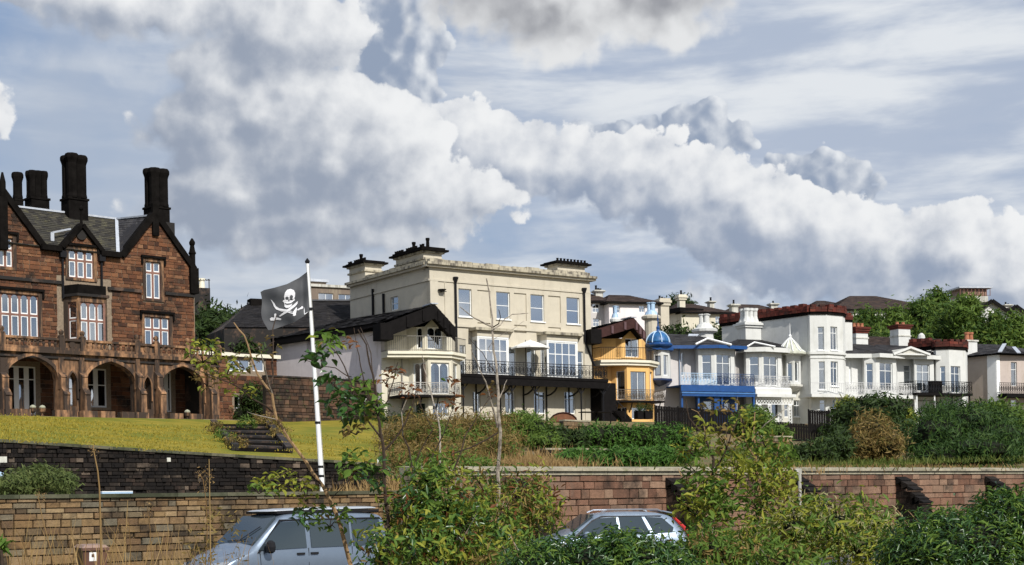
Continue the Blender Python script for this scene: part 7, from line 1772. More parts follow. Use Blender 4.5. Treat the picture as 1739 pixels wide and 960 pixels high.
van.side([(2.22, 1.14), (2.22, 1.76), (1.12, 1.76), (1.12, 1.14)], ya, 'side_window', carglass, T)
van.side([(1.04, 1.14), (1.04, 1.76), (.24, 1.74), (.16, 1.16)], ya, 'side_window', carglass, T)
van.side([(3.66, 1.06), (2.99, 1.80), (.2, 1.80), (.2, 1.77), (2.97, 1.77), (3.6, 1.06)], ya, 'window_trim', blk_pl, T, th=.005)
for x in (2.29, 1.08): van.side([(x, .45), (x + .012, .45), (x + .012, 1.13), (x, 1.13)], ya, 'door_seam', blk_pl, T, th=.004)
van.side([(3.55, .5), (3.562, .5), (3.60, 1.05), (3.588, 1.05)], ya, 'door_seam', blk_pl, T, th=.004)
for x in (2.42, 2.05): van.side([(x, .98), (x + .2, .98), (x + .2, 1.03), (x, 1.03)], ya, 'door_handle', blk_pl, T, th=.03)
van.side([(.05, .34), (4.5, .34), (4.55, .46), (.02, .46)], lambda z: .935, 'sill_trim', blk_pl, T, th=.006)
g = G(); W_ = [(3.70, .80, 1.225), (3.70, -.80, 1.225), (3.02, -.70, 1.85), (3.02, .70, 1.85)]; off = Vector((0, 0, .035)) + van.f * .03
g.add([van.P(*p) + off for p in W_] + [van.P(*p) for p in W_], [(0, 1, 2, 3), (0, 4, 5, 1), (1, 5, 6, 2), (2, 6, 7, 3), (3, 7, 4, 0)]); g.build('windscreen', carglass, T)
g = G(); R_v = [van.P(3.62, .2, 1.31) + off * 1.4, van.P(3.30, .55, 1.60) + off * 1.4]; g.tube(R_v, .012, 4); g.tube([van.P(3.66, -.3, 1.27) + off * 1.4, van.P(3.62, .45, 1.31) + off * 1.4], .012, 4); g.build('wiper', blk_pl, T)
g = G(); van_r = [(.10, .72), (3.0, .70)]
g.hexa([van.P(.15, -.72, 1.93), van.P(2.98, -.68, 1.93), van.P(2.98, .68, 1.93), van.P(.15, .72, 1.93), van.P(.15, -.72, 1.99), van.P(2.98, -.68, 1.99), van.P(2.98, .68, 1.99), van.P(.15, .72, 1.99)]); g.build('roof_bellows_band', blk_pl, T)
rc = car_paint('roof_paint', (.45, .48, .52), .2)
van.loft([(.08, [(.66, 1.995), (.68, 2.02), (.5, 2.05), (0, 2.06)]), (.2, [(.75, 1.99), (.76, 2.02), (.6, 2.07), (0, 2.085)]), (2.9, [(.72, 1.99), (.73, 2.01), (.55, 2.05), (0, 2.065)]), (3.12, [(.62, 1.965), (.62, 1.975), (.45, 1.99), (0, 2.0)])], 'raised_roof', rc, T, 1)
for sg in (1, -1):
    g = G(); c0 = van.P(3.42, sg * 1.10, 1.18); q = G()
    m_ = van.loft([(3.34, [(0.001, 1.08), (.001, 1.1), (.001, 1.2), (0, 1.22)]), (3.35, [(.001, 1.08), (.001, 1.1), (.001, 1.2), (0, 1.22)])], 'tmp', blk_pl, T, 0); bpy.data.objects.remove(m_)
    g.lathe(c0 - Vector((0, 0, .13)), [(.05, 0), (.10, .04), (.115, .14), (.10, .24), (.04, .29)], 10); g.build('wing_mirror', blk_pl, T)
    g = G(); g.bar(van.P(3.42, sg * .90, 1.08), van.P(3.42, sg * 1.08, 1.12), .05, .05); g.build('mirror_arm', blk_pl, T)
    g = G(); P_h = [(4.50, .80, .72), (4.64, .62, .72), (4.60, .60, .86), (4.28, .85, .90)]; o_ = van.f * .05 + van.l * sg * .03
    g.add([van.P(x, sg * y, z) + o_ for x, y, z in P_h] + [van.P(x, sg * y, z) for x, y, z in P_h], [(0, 1, 2, 3), (0, 4, 5, 1), (1, 5, 6, 2), (2, 6, 7, 3), (3, 7, 4, 0)]); g.build('headlight', glass_b, T)
    for x in (.95, 3.95): 
        van.wheel(x, sg * .82, .34, .22, T)
        g = G(); ring = [van.P(x + .40*cos(a), sg * .945, .34 + .40*sin(a)) for a in [pi*k/12 for k in range(13)]]; g.tube(ring, .03, 5); g.build('wheel_arch', pv, T)
g = G(); g.hexa([van.P(4.66, -.55, .60), van.P(4.66, .55, .60), van.P(4.58, .55, .60), van.P(4.58, -.55, .60), van.P(4.68, -.55, .74), van.P(4.68, .55, .74), van.P(4.58, .55, .76), van.P(4.58, -.55, .76)]); g.build('grille', blk_pl, T)
# ---- pale blue estate car
c = at(1045, 900, 42.0); car = Car((c.x - .35, c.y, .12), pi + radians(16), 4.65)
T = thing('estate_car', 'pale silver-blue estate car with tall red tail lamps below the red wall', 'car', car.o)
pc = car_paint('silver_blue_paint', (.24, .30, .38), .45)
def cs_(x, zt, yr, zb=.25, yb=.92, belt=.98):
    bz = min(belt, zt - .08); return (x, [(yb * .9, zb), (yb, .5), (yb + .01, min(bz - .08, .78)), (yb - .03, bz), (lerp(yb - .03, yr, .85), zt - .08), (yr - .05, zt - .01), (yr * .5, zt + .01), (0, zt + .015)])
car.loft([cs_(0.0, .95, .72, yb=.82), cs_(.06, 1.05, .72, yb=.88), cs_(.30, 1.40, .64), cs_(.55, 1.60, .60), cs_(1.2, 1.66, .62), cs_(2.3, 1.67, .63), cs_(2.75, 1.60, .62), cs_(3.15, 1.36, .66), cs_(3.55, 1.08, .78, belt=.97), cs_(4.0, .98, .80, belt=.9), cs_(4.45, .86, .74, yb=.84, belt=.78), cs_(4.65, .66, .6, yb=.7, belt=.55)], 'body', pc, T)
yc = lambda z: lerp(.905, .655, min(1, max(0, (z - .97) / .62)))
car.side([(3.36, 1.03), (2.98, 1.36), (2.72, 1.50), (2.18, 1.53), (2.18, 1.03)], yc, 'side_window', carglass, T)
car.side([(2.10, 1.03), (2.10, 1.53), (1.42, 1.53), (1.22, 1.04)], yc, 'side_window', carglass, T)
car.side([(1.10, 1.06), (1.30, 1.52), (.80, 1.48), (.50, 1.20), (.55, 1.08)], yc, 'side_window', carglass, T)
car.side([(3.5, .99), (2.9, 1.45), (2.6, 1.57), (.8, 1.55), (.8, 1.535), (2.6, 1.545), (2.9, 1.42), (3.4, .99)], yc, 'window_trim', blk_pl, T, th=.008)
g = G(); W_ = [(3.45, .70, 1.12), (3.45, -.70, 1.12), (2.80, -.58, 1.58), (2.80, .58, 1.58)]; off = Vector((0, 0, .035)) + car.f * .02
g.add([car.P(*p) + off for p in W_] + [car.P(*p) for p in W_], [(0, 1, 2, 3), (0, 4, 5, 1), (1, 5, 6, 2), (2, 6, 7, 3), (3, 7, 4, 0)]); g.build('windscreen', carglass, T)
g = G(); W_ = [(.10, .66, 1.10), (.10, -.66, 1.10), (.47, -.55, 1.55), (.47, .55, 1.55)]; off = Vector((0, 0, .03)) - car.f * .035
g.add([car.P(*p) + off for p in W_] + [car.P(*p) for p in W_], [(0, 1, 2, 3), (0, 4, 5, 1), (1, 5, 6, 2), (2, 6, 7, 3), (3, 7, 4, 0)]); g.build('rear_window', carglass, T)
tail = mat('red_tail_lens', (.45, .02, .015), .15, spec=.8)
for sg in (1, -1):
    g = G(); path = [(-.02, .84, .78), (-.02, .85, .98), (.06, .83, 1.10), (.20, .74, 1.28), (.40, .66, 1.50)]; g.tube([car.P(x + .04, sg * y, z) for x, y, z in path], .085, 6, .035); g.build('tail_lamp', tail, T)
    g = G(); g.tube([car.P(x, sg * .60, z) for x, z in ((.75, 1.66), (.9, 1.72), (2.4, 1.73), (2.6, 1.66))], .02, 5); g.build('roof_rail', alloy, T)
    g = G(); g.lathe(car.P(3.15, sg * 1.0, .96), [(.03, 0), (.09, .03), (.10, .12), (.05, .18)], 8); g.build('wing_mirror', pc, T)
    for x in (.85, 3.75): car.wheel(x, sg * .80, .34, .22, T)
g = G(); g.hexa([car.P(.42, -.5, 1.60), car.P(.7, -.5, 1.66), car.P(.7, .5, 1.66), car.P(.42, .5, 1.60), car.P(.40, -.5, 1.63), car.P(.7, -.5, 1.69), car.P(.7, .5, 1.69), car.P(.40, .5, 1.63)]); g.build('rear_spoiler', pc, T)
for sg in (1, -1): car.side([(2.2, .90), (2.4, .90), (2.4, .94), (2.2, .94)], lambda z: .91, 'door_handle', alloy, T, th=.03, both=False, only=sg)
# ---- brown wheelie bin
p = at(155, 925, 34); zb0 = p.z - 1.07; T = thing('wheelie_bin', 'brown wheelie bin with a small white label in front of the ochre wall', 'bin', (p.x, p.y, zb0))
binm = mat('brown_bin_plastic', (.10, .045, .028), .55, var=.12); ang = .55
def bb(x, y, z): return Vector((p.x, p.y, zb0)) + Vector((x*cos(ang) - y*sin(ang), x*sin(ang) + y*cos(ang), z))
g = G(); g.hexa([bb(-.22,-.25,.05), bb(.22,-.25,.05), bb(.22,.25,.05), bb(-.22,.25,.05), bb(-.28,-.34,.96), bb(.28,-.34,.96), bb(.28,.34,.96), bb(-.28,.34,.96)]); g.build('body', binm, T)
g = G(); g.hexa([bb(-.31,-.38,.94), bb(.31,-.38,.94), bb(.31,.38,.94), bb(-.31,.38,.94), bb(-.31,-.38,1.0), bb(.31,-.38,1.0), bb(.31,.38,1.0), bb(-.31,.38,1.0)]); g.build('rim', binm, T)
g = G(); g.hexa([bb(-.31,-.38,1.003), bb(.31,-.38,1.003), bb(.31,.40,1.01), bb(-.31,.40,1.01), bb(-.24,-.3,1.06), bb(.24,-.3,1.06), bb(.24,.34,1.08), bb(-.24,.34,1.08)]); g.build('lid', mat('faded_bin_lid', (.26, .17, .13), .6, var=.15), T)
g = G(); zl, zh = .70, .90; yl, yh = -.321, -.338
g.hexa([bb(-.14, -.319, .70), bb(.02, -.319, .70), bb(.02, -.30, .70), bb(-.14, -.30, .70), bb(-.14, -.342, .90), bb(.02, -.342, .90), bb(.02, -.31, .90), bb(-.14, -.31, .90)]); lb = g.build('label', white, T)
g = G(); g.hexa([bb(-.09, -.334, .79), bb(-.03, -.334, .79), bb(-.03, -.32, .79), bb(-.09, -.32, .79), bb(-.09, -.342, .86), bb(-.03, -.342, .86), bb(-.03, -.33, .86), bb(-.09, -.33, .86)]); g.build('label_symbol', binm, lb)
g = G(); g.tube([bb(-.25, .42, .93), bb(.25, .42, .93)], .02, 6); g.build('handle', binm, T)
for sx in (-1, 1): g = G(); g.tube([bb(sx*.22, .27, .1), bb(sx*.28, .27, .1)], .1, 12); g.build('wheel', rubber, T)
# ---- flagpole with skull flag
FY = 45.0; a = at(548, 842, FY); b = at(522, 448, FY); a2 = a + (a - b).normalized() * 1.0
T = thing('flagpole', 'tall white leaning flagpole behind the low wall', 'pole', a2)
g = G(); g.tube([a2, a.lerp(b, .3), a.lerp(b, .6), b], .085, 10, .045); g.build('pole', white, T)
g = G(); g.lathe(b, [(.03, 0), (.07, .03), (.075, .08), (.03, .14), (.01, .17)], 10); g.build('truck', iron, T)
g = G(); g.tube([a.lerp(b, .06) + Vector((.1, -.05, 0)), b + Vector((.06, -.04, -.05))], .008, 4); g.build('halyard', mat('rope', (.4, .38, .33), .8), T)
for t_ in (.08, .12, .31, .80): g = G(); q = a.lerp(b, t_); g.lathe(q, [(.09, 0), (.10, .02), (.10, .05), (.09, .07)], 8); g.build('collar', iron, T)
def crop(x, y): return (400 + x / 6.857, 440 + y / 6.857)
def flag_px(s, t):   # s hoist->fly, t top->bottom, photograph coordinates of the cloth in the wind
    top = [(0, 832, 150), (.2, 740, 220), (.45, 600, 292), (.7, 450, 335), (.9, 330, 362), (1, 290, 385)]
    bot = [(0, 862, 600), (.2, 800, 665), (.45, 680, 735), (.7, 540, 785), (.9, 430, 822), (1, 372, 828)]
    def ip(P_, s):
        for p, q in zip(P_, P_[1:]):
            if s <= q[0] + 1e-9: k = (s - p[0]) / (q[0] - p[0]); return (lerp(p[1], q[1], k), lerp(p[2], q[2], k))
    A_, B_ = ip(top, s), ip(bot, s); bul = -26 * sin(pi * t) * s + 16 * sin(2.2 * pi * t) * s
    return (lerp(A_[0], B_[0], t) + bul, lerp(A_[1], B_[1], t))
def flag_P(s, t, off=0.0):
    x, y = crop(*flag_px(s, t)); dy = .10 * sin(7.5 * s + 2.2 * t) * min(1, s * 3) + .05 * sin(17 * s - 3 * t) * (1 - s) + .03 * sin(11 * t + 5 * s)
    return at(x, y, FY - .12 + dy - off - s * .35)
g = G(); nu, nv = 44, 26
g.v = [flag_P(i/nu, j/nv) for i in range(nu+1) for j in range(nv+1)]
g.f = [(i*(nv+1)+j, (i+1)*(nv+1)+j, (i+1)*(nv+1)+j+1, i*(nv+1)+j+1) for i in range(nu) for j in range(nv)]
fm = leaf_mat('black_flag_cloth', [(.085, .088, .095), (.11, .113, .12)], .35, .8)
FT = thing('skull_flag', 'faded black pirate flag with white skull and crossed swords flying from the white pole', 'flag', flag_P(0, .5))
FO = g.build('cloth', fm, FT, smooth=True)
def inv(x, y):
    s, t = .5, .5
    for _ in range(25):
        p = flag_px(s, t); e = 1e-3; ps, pt = flag_px(min(1, s+e), t), flag_px(s, min(1, t+e))
        a, b, c, d = (ps[0]-p[0])/e, (pt[0]-p[0])/e, (ps[1]-p[1])/e, (pt[1]-p[1])/e; det = a*d - b*c
        if abs(det) < 1e-6: break
        rx, ry = x - p[0], y - p[1]; s = min(.99, max(.01, s + (d*rx - b*ry)/det)); t = min(.99, max(.01, t + (-c*rx + a*ry)/det))
    return s, t
def emblem(poly, m, name, parent, off):
    P_ = []
    for (x0, y0), (x1, y1) in zip(poly, poly[1:] + poly[:1]):
        k = max(1, int(math.hypot(x1-x0, y1-y0) / 18))
        P_ += [(lerp(x0, x1, i/k), lerp(y0, y1, i/k)) for i in range(k)]
    tris = tessellate_polygon([[Vector((x, y, 0)) for x, y in P_]]); g = G()
    for sg in (1, -1):
        n0 = len(g.v); g.v += [flag_P(*inv(x, y), sg * off) for x, y in P_]; g.f += [tuple(n0 + i for i in t) for t in tris]
    return g.build(name, m, parent)
ew = mat('flag_print_white', (.62, .62, .64), .8, var=.1)
sk = emblem([(575, 395), (600, 360), (640, 348), (678, 362), (695, 395), (692, 435), (683, 455), (692, 478), (672, 492), (660, 520), (650, 548), (620, 568), (590, 572), (570, 555), (570, 522), (562, 505), (548, 495), (556, 480), (572, 475), (565, 440)], ew, 'skull', FO, .02)
def circ(x, y, rx, ry, n=12): return [(x + rx*cos(2*pi*i/n), y + ry*sin(2*pi*i/n)) for i in range(n)]
for e in (circ(600, 455, 20, 17), circ(651, 440, 19, 20), circ(622, 480, 9, 12, 6)): emblem(e, fm, 'eye_socket', sk, .03)
emblem([(575, 512), (600, 522), (640, 515), (668, 498), (664, 512), (640, 528), (600, 535), (577, 525)], fm, 'mouth', sk, .03)
emblem([(408, 472), (425, 482), (455, 520), (470, 550), (510, 575), (560, 585), (610, 590), (700, 625), (705, 655), (680, 662), (672, 640), (600, 622), (530, 612), (470, 585), (445, 550), (432, 515)], ew, 'sword', FO, .02)
emblem([(725, 490), (722, 520), (690, 555), (600, 625), (520, 672), (505, 665), (560, 620), (640, 560)], ew, 'sword', FO, .024)
emblem([(450, 640), (470, 634), (480, 655), (478, 680), (520, 690), (535, 700), (520, 714), (480, 708), (440, 718), (408, 718), (398, 695), (420, 680), (450, 685)], ew, 'sword_hilt', FO, .02)
emblem([(715, 590), (750, 570), (775, 548), (790, 560), (780, 580), (750, 590), (725, 600)], ew, 'sword_hilt', FO, .02)
emblem([(795, 600), (800, 560), (806, 600), (805, 635), (830, 632), (848, 605), (845, 635), (820, 655), (798, 648)], ew, 'sword_hilt', FO, .02)
emblem([(672, 612), (710, 560), (716, 575), (704, 630), (690, 665), (668, 662)], ew, 'sword_hilt', FO, .02)
# ------------------------------------------------------------------ saplings and bushes near the camera
def leafmesh(nm, m, L_=.10, w=.045):
    g = G(); g.v = [Vector(p) for p in ((0, 0, 0), (L_*.3, w*.42, .012), (L_*.65, w*.46, .016), (L_, 0, -.012), (L_*.65, -w*.46, .016), (L_*.3, -w*.42, .012), (L_*.35, 0, 0), (L_*.7, 0, .003))]
    g.f = [(0, 6, 1), (6, 7, 2, 1), (7, 3, 2), (0, 5, 6), (5, 4, 7, 6), (4, 3, 7)]
    me = bpy.data.meshes.new(nm); me.from_pydata(g.v, [], g.f); me.materials.append(m); return me
sap_yel = leaf_mat('sapling_yellow', [(.22, .26, .03), (.34, .34, .05), (.17, .22, .03), (.42, .36, .06)], .4, .4)
sap_grn = leaf_mat('sapling_green', [(.04, .09, .018), (.08, .15, .025), (.13, .21, .035), (.19, .26, .045)], .35, .35)
LM = {'y': leafmesh('leaf_yellow', sap_yel), 'g': leafmesh('leaf_green', sap_grn), 'r': leafmesh('leaf_rust', rust), 'o': leafmesh('leaf_olive', olive_leaf), 'd': leafmesh('leaf_dark', gloss_leaf, .11, .05)}
def sapling(label, Y, stems, leaves, bark, n_leaf=200):
    """stems: list of (px points, radius at base, radius at tip, bark); leaves: (px, py, rx, ry, count, kind, scale)"""
    b0 = at(*stems[0][0][0], Y); t = thing('sapling_tree', label, 'tree', b0)
    segs = []
    for i, st in enumerate(stems):
        pts, r0, r1 = st[:3]; bk = st[3] if len(st) > 3 else bark; dy = st[4] if len(st) > 4 else 0
        W_ = [at(x, y, Y + dy * k / max(1, len(pts)-1)) for k, (x, y) in enumerate(pts)]
        # gentle kinks
        Q = [W_[0]]
        for p, q in zip(W_, W_[1:]):
            m_ = p.lerp(q, .5) + Vector((U(-1, 1), U(-1, 1), U(-.3, .3))) * (q - p).length * .045; Q += [m_, q]
        g = G(); g.tube(Q, r0 * .66, 6, r1 * .6); g.build('trunk' if i == 0 else 'branch', bk, t); segs.append(W_)
    for (x, y, rx, ry, n, kind, scl) in leaves:
        for _ in range(int(n * 1.5)):
            th, rr = U(0, 2*pi), sqrt(rnd()); o = bpy.data.objects.new('leaf', LM[kind if rnd() > .15 else random.choice('yog' if kind != 'd' else 'gd')]); sc.collection.objects.link(o); o.parent = t
            o.location = at(x + rx*rr*cos(th), y + ry*rr*sin(th), Y + U(-.35, .35)) - b0
            o.rotation_euler = (U(-.9, .9), U(-.5, .9), U(0, 2*pi)); s_ = scl * U(.45, 1.0); o.scale = (s_, s_ * U(.8, 1.2), s_)
        # twigs inside the spray
        g = G(); cpt = at(x, y + ry * .7, Y)
        for _ in range(max(2, n // 9)):
            th, rr = U(0, 2*pi), U(.5, 1); q = at(x + rx*rr*cos(th), y + ry*rr*sin(th), Y + U(-.3, .3)); g.tube([cpt, cpt.lerp(q, .5) + Vector((0, 0, .02)), q], .006, 4, .003, caps=False)
        tag(g.build('twigs', bark_d, t), kind='stuff')
    return t
sapling('forked pale sapling with yellow leaf sprays in front of the mansion and camper van', 13.5,
    [([(603, 985), (585, 920), (570, 870), (548, 825), (520, 785), (490, 745), (470, 713), (462, 670), (437, 635), (425, 601), (415, 570), (397, 548)], .033, .010, bark_o),
     ([(462, 672), (456, 660), (464, 639), (464, 595), (463, 560), (470, 535)], .018, .007, bark_d, .5), ([(462, 668), (453, 639), (445, 607), (440, 590)], .013, .006, bark_p, -.4),
     ([(463, 700), (452, 690), (431, 679), (409, 660), (390, 650), (365, 640), (335, 628)], .014, .006, bark_d, -.6), ([(425, 601), (400, 600), (370, 590), (340, 592)], .009, .004, bark_d, .3), ([(470, 713), (440, 706), (420, 700)], .010, .004, bark_p, -.3),
     ([(548, 825), (520, 800), (490, 800), (460, 815), (430, 825)], .010, .005, bark_d, -.5), ([(570, 870), (560, 850), (580, 830), (600, 800)], .010, .005, bark_d, .5)],
    [(345, 598, 34, 26, 50, 'y', .95), (385, 622, 36, 22, 38, 'y', .95), (352, 642, 30, 20, 34, 'o', .95), (415, 615, 28, 16, 14, 'o', .9), (410, 665, 34, 14, 18, 'y', .9), (448, 585, 30, 18, 9, 'o', .8),
     (470, 815, 34, 22, 52, 'y', 1.0), (440, 830, 30, 12, 26, 'g', 1.0), (520, 835, 20, 26, 28, 'y', 1.0), (513, 876, 14, 16, 18, 'd', 1.3), (560, 880, 34, 22, 40, 'g', 1.2)], bark_o)
sapling('dark-stemmed sapling with broad green leaves crossing the flagpole', 13.0,
    [([(665, 985), (660, 900), (655, 850), (652, 774), (646, 735), (640, 700), (636, 651), (628, 620), (622, 585), (608, 560)], .030, .009),
     ([(652, 766), (672, 745), (690, 715), (700, 690), (706, 664)], .016, .006), ([(648, 745), (625, 715), (612, 686), (592, 640), (575, 604), (562, 590), (545, 575)], .015, .005),
     ([(640, 700), (620, 660), (612, 620), (606, 590), (601, 557)], .011, .005), ([(640, 705), (659, 680), (668, 648), (672, 625), (676, 615)], .012, .005), ([(592, 640), (570, 625), (545, 622), (520, 612)], .008, .004), ([(636, 651), (630, 600), (618, 570), (612, 556)], .008, .004, bark_d, .3)],
    [(560, 575, 22, 18, 26, 'g', 1.25), (595, 583, 12, 10, 8, 'r', .9), (545, 606, 34, 11, 20, 'd', 1.35), (560, 645, 28, 14, 18, 'd', 1.2), (615, 655, 18, 16, 20, 'g', 1.1), (590, 690, 36, 30, 60, 'd', 1.3), (630, 690, 24, 26, 40, 'g', 1.2), (655, 645, 16, 10, 8, 'r', .9), (605, 730, 30, 12, 12, 'o', 1.1), (600, 790, 26, 26, 48, 'g', 1.25), (640, 800, 20, 30, 30, 'd', 1.2), (667, 628, 16, 10, 10, 'r', .9)], bark_d)
sapling('bare pale sapling standing in front of the cream villa', 15.0,
    [([(846, 985), (846, 890), (847, 830), (848, 770), (846, 700), (844, 640), (838, 595), (836, 560), (833, 520), (826, 473)], .036, .010, bark_p),
     ([(837, 556), (815, 545), (798, 535), (781, 521)], .014, .006, bark_p, -.3), ([(838, 560), (850, 552), (857, 542), (870, 534), (897, 532)], .013, .006, bark_p, .3), ([(837, 556), (847, 550), (850, 540), (847, 526)], .010, .005, bark_d, -.2),
     ([(845, 726), (834, 684), (825, 649), (811, 617), (800, 594)], .018, .006, bark_p, -.4), ([(848, 677), (855, 662), (861, 645)], .010, .005, bark_p, .2), ([(845, 640), (820, 600), (797, 575)], .007, .004, bark_d, .2), ([(747, 790), (747, 730), (742, 706), (735, 680), (726, 650), (720, 625), (717, 604)], .016, .006, bark_p, .4),
     ([(846, 735), (800, 760), (770, 770), (735, 800)], .014, .007, bark_d, -.2), ([(833, 600), (829, 592), (840, 575), (870, 560), (890, 545)], .006, .003, bark_p, .2)],
    [(768, 645, 18, 6, 7, 'r', 1.0), (835, 670, 12, 10, 6, 'r', .8), (770, 675, 12, 6, 4, 'r', .8), (835, 655, 5, 10, 4, 'o', .8)], bark_p)
sapling('slim dark sapling with rust leaves before the ivory house', 14.0,
    [([(700, 985), (696, 900), (694, 850), (700, 800), (694, 760), (684, 740)], .022, .012), ([(694, 850), (720, 800), (742, 760), (760, 720), (772, 690)], .014, .006), ([(700, 800), (735, 730), (715, 690), (705, 660)], .010, .005), ([(684, 740), (682, 700), (690, 680), (694, 668)], .009, .004, bark_p), ([(770, 800), (790, 740), (815, 700), (846, 660)], .012, .005, bark_d, .3)],
    [(695, 664, 14, 14, 14, 'r', 1.0), (770, 680, 22, 12, 12, 'r', .9), (700, 700, 16, 12, 10, 'o', .9)], bark_d)
sapling('tall leafy sapling in front of the red wall and its buttress', 13.5,
    [([(1205, 985), (1212, 900), (1205, 830), (1212, 780), (1195, 740), (1170, 710), (1165, 680)], .026, .008), ([(1212, 800), (1235, 760), (1250, 720), (1258, 700)], .014, .005), ([(1205, 830), (1180, 800), (1170, 790)], .010, .005, bark_d, .3), ([(1200, 745), (1195, 715), (1185, 700), (1174, 695)], .008, .004, bark_o), ([(1212, 860), (1240, 840), (1262, 800)], .010, .005, bark_d, -.3)],
    [(1190, 735, 26, 26, 40, 'y', 1.1), (1180, 765, 34, 14, 30, 'g', 1.1), (1235, 745, 22, 26, 30, 'o', 1.0), (1195, 820, 42, 28, 80, 'g', 1.2), (1180, 860, 36, 24, 60, 'y', 1.1), (1230, 860, 34, 30, 70, 'g', 1.2), (1250, 800, 26, 30, 44, 'y', 1.1), (1205, 690, 22, 12, 12, 'o', .9)], bark_d)
sapling('tall yellow-green sapling right of centre with several upright stems', 14.0,
    [([(1300, 985), (1295, 900), (1288, 840), (1284, 780), (1280, 740), (1282, 700)], .026, .009, bark_o), ([(1288, 840), (1310, 800), (1322, 760), (1330, 735)], .014, .006), ([(1322, 985), (1310, 930), (1290, 880)], .018, .012, bark_o), ([(1284, 780), (1262, 740), (1258, 710)], .010, .005, bark_o), ([(1340, 985), (1342, 900), (1330, 850), (1322, 800)], .014, .006, bark_d, .3), ([(1282, 740), (1300, 720), (1320, 705), (1340, 690)], .008, .004, bark_p)],
    [(1265, 720, 26, 26, 34, 'y', 1.0), (1300, 745, 26, 20, 34, 'g', 1.1), (1330, 770, 24, 26, 40, 'g', 1.1), (1282, 790, 30, 28, 60, 'y', 1.1), (1325, 820, 32, 30, 60, 'y', 1.15), (1290, 850, 32, 30, 60, 'g', 1.1), (1345, 850, 28, 26, 34, 'o', 1.1), (1240, 690, 22, 14, 12, 'o', .9)], bark_o)
for T_, C2 in ((bpy.data.objects['sapling_tree.004'], [cl(1205, 850, 50, 44, 13.6, .5), cl(1185, 760, 36, 26, 13.6, .3), cl(1240, 775, 30, 30, 13.6, .3), cl(1180, 900, 40, 30, 13.6, .4)]), (bpy.data.objects['sapling_tree.005'], [cl(1300, 840, 52, 52, 14.1, .5), cl(1285, 760, 36, 34, 14.1, .3), cl(1335, 800, 30, 40, 14.1, .3), cl(1310, 900, 50, 34, 14.1, .4)])):
    foliage('foliage', T_, C2, 380, .038, sap_yel, fold=True, rag=.3, shell=.15, clus=9, spread=.13)
    foliage('foliage', T_, C2, 330, .034, sap_grn, fold=True, rag=.3, shell=.15, clus=9, spread=.13)
# bush masses
def clb(x, y, rx, ry, Y, d): return cl(x, y, rx, ry, Y, d)
def bush(label, clumps, parts, cat='bush', ck=.6, nm='bush'):
    c0 = clumps[0]; t = thing(nm, label, cat, (c0[0], c0[1], c0[2] - c0[5]))
    for (n, size, m, asp, kw) in parts: foliage('foliage', t, clumps, n, size, m, aspect=asp, **kw)
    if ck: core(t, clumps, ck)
    for c in clumps:
        for _ in range(5 if c[5] > .1 else 0):
            e = Vector(c[:3]) + Vector((U(-.9, .9) * c[3], U(-.5, .5) * c[4], c[5] * U(.9, 1.25))); b = Vector((c[0] + U(-.3, .3) * c[3], c[1], c[2] - c[5] * .8)); g = G(); m_ = b.lerp(e, .55) + Vector((U(-.06, .06), 0, 0)); g.tube([b, m_, e], .007, 4, .003); g.build('stem', random.choice([bark_d, bark_p, bark_o]), t)
    for c in clumps[:4]:
        g = G(); e = Vector(c[:3]); b = Vector((c[0] + U(-.1, .1), c[1], .7)); g.tube([b, b.lerp(e, .5), e, e + Vector((U(-.1, .1), 0, c[5] * .7))], .02, 5, .008); g.build('stem', bark_d, t)
    return t
k1 = dict(fold=True, rag=.24, shell=.35, clus=10, spread=.13)
bush('dense dark green bush in the centre foreground with broad leaves', [cl(740, 930, 95, 60, 13, .7), cl(705, 860, 48, 46, 13.2, .4), cl(770, 865, 60, 44, 13.2, .4), cl(850, 940, 60, 36, 13, .5), cl(650, 945, 34, 40, 12.6, .4), cl(725, 815, 34, 26, 13.3, .3)],
     [(1488, .037, gloss_leaf, .55, k1), (2579, .037, sap_grn, .6, k1), (1488, .037, sap_yel, .6, k1), (260, .032, rust, .6, k1), (420, .034, olive_leaf, .5, k1)], ck=.3)
bush('loose yellow-brown thicket of twiggy leaves behind the central bush', [cl(850, 880, 75, 50, 15, .8), cl(895, 840, 50, 34, 15.5, .6), cl(820, 830, 50, 30, 15.5, .6), cl(760, 800, 40, 20, 15, .5), cl(925, 870, 26, 34, 15, .4)],
     [(1289, .037, olive_leaf, .45, k1), (1289, .037, sap_grn, .5, k1), (892, .037, sap_yel, .5, k1), (347, .037, rust, .5, k1)], ck=0)
bush('glossy laurel hedge below the silver-blue estate car', [cl(1000, 962, 90, 46, 10, .5), cl(1085, 955, 60, 40, 10, .5), cl(920, 968, 60, 48, 10, .5), cl(1140, 972, 40, 32, 10, .4), cl(1045, 925, 34, 16, 10, .3)],
     [(9800, .026, gloss_leaf, .42, dict(fold=True, shell=.6, clus=9, spread=.075, rag=.16, up=.6)), (6300, .026, sap_grn, .42, dict(fold=True, shell=.7, clus=9, spread=.075, rag=.16, up=.8))], ck=.8, nm='laurel_hedge')
bush('glossy dark laurel filling the lower right corner', [cl(1640, 935, 120, 62, 10, .6), cl(1730, 900, 70, 60, 10, .5), cl(1560, 950, 60, 50, 10, .4), cl(1700, 870, 40, 30, 10.2, .3), cl(1600, 900, 40, 26, 10.1, .3)],
     [(12250, .026, gloss_leaf, .42, dict(fold=True, shell=.6, clus=9, spread=.075, rag=.16, up=.6)), (9100, .026, sap_grn, .42, dict(fold=True, shell=.7, clus=9, spread=.075, rag=.16, up=.8))], ck=.82, nm='laurel_hedge')
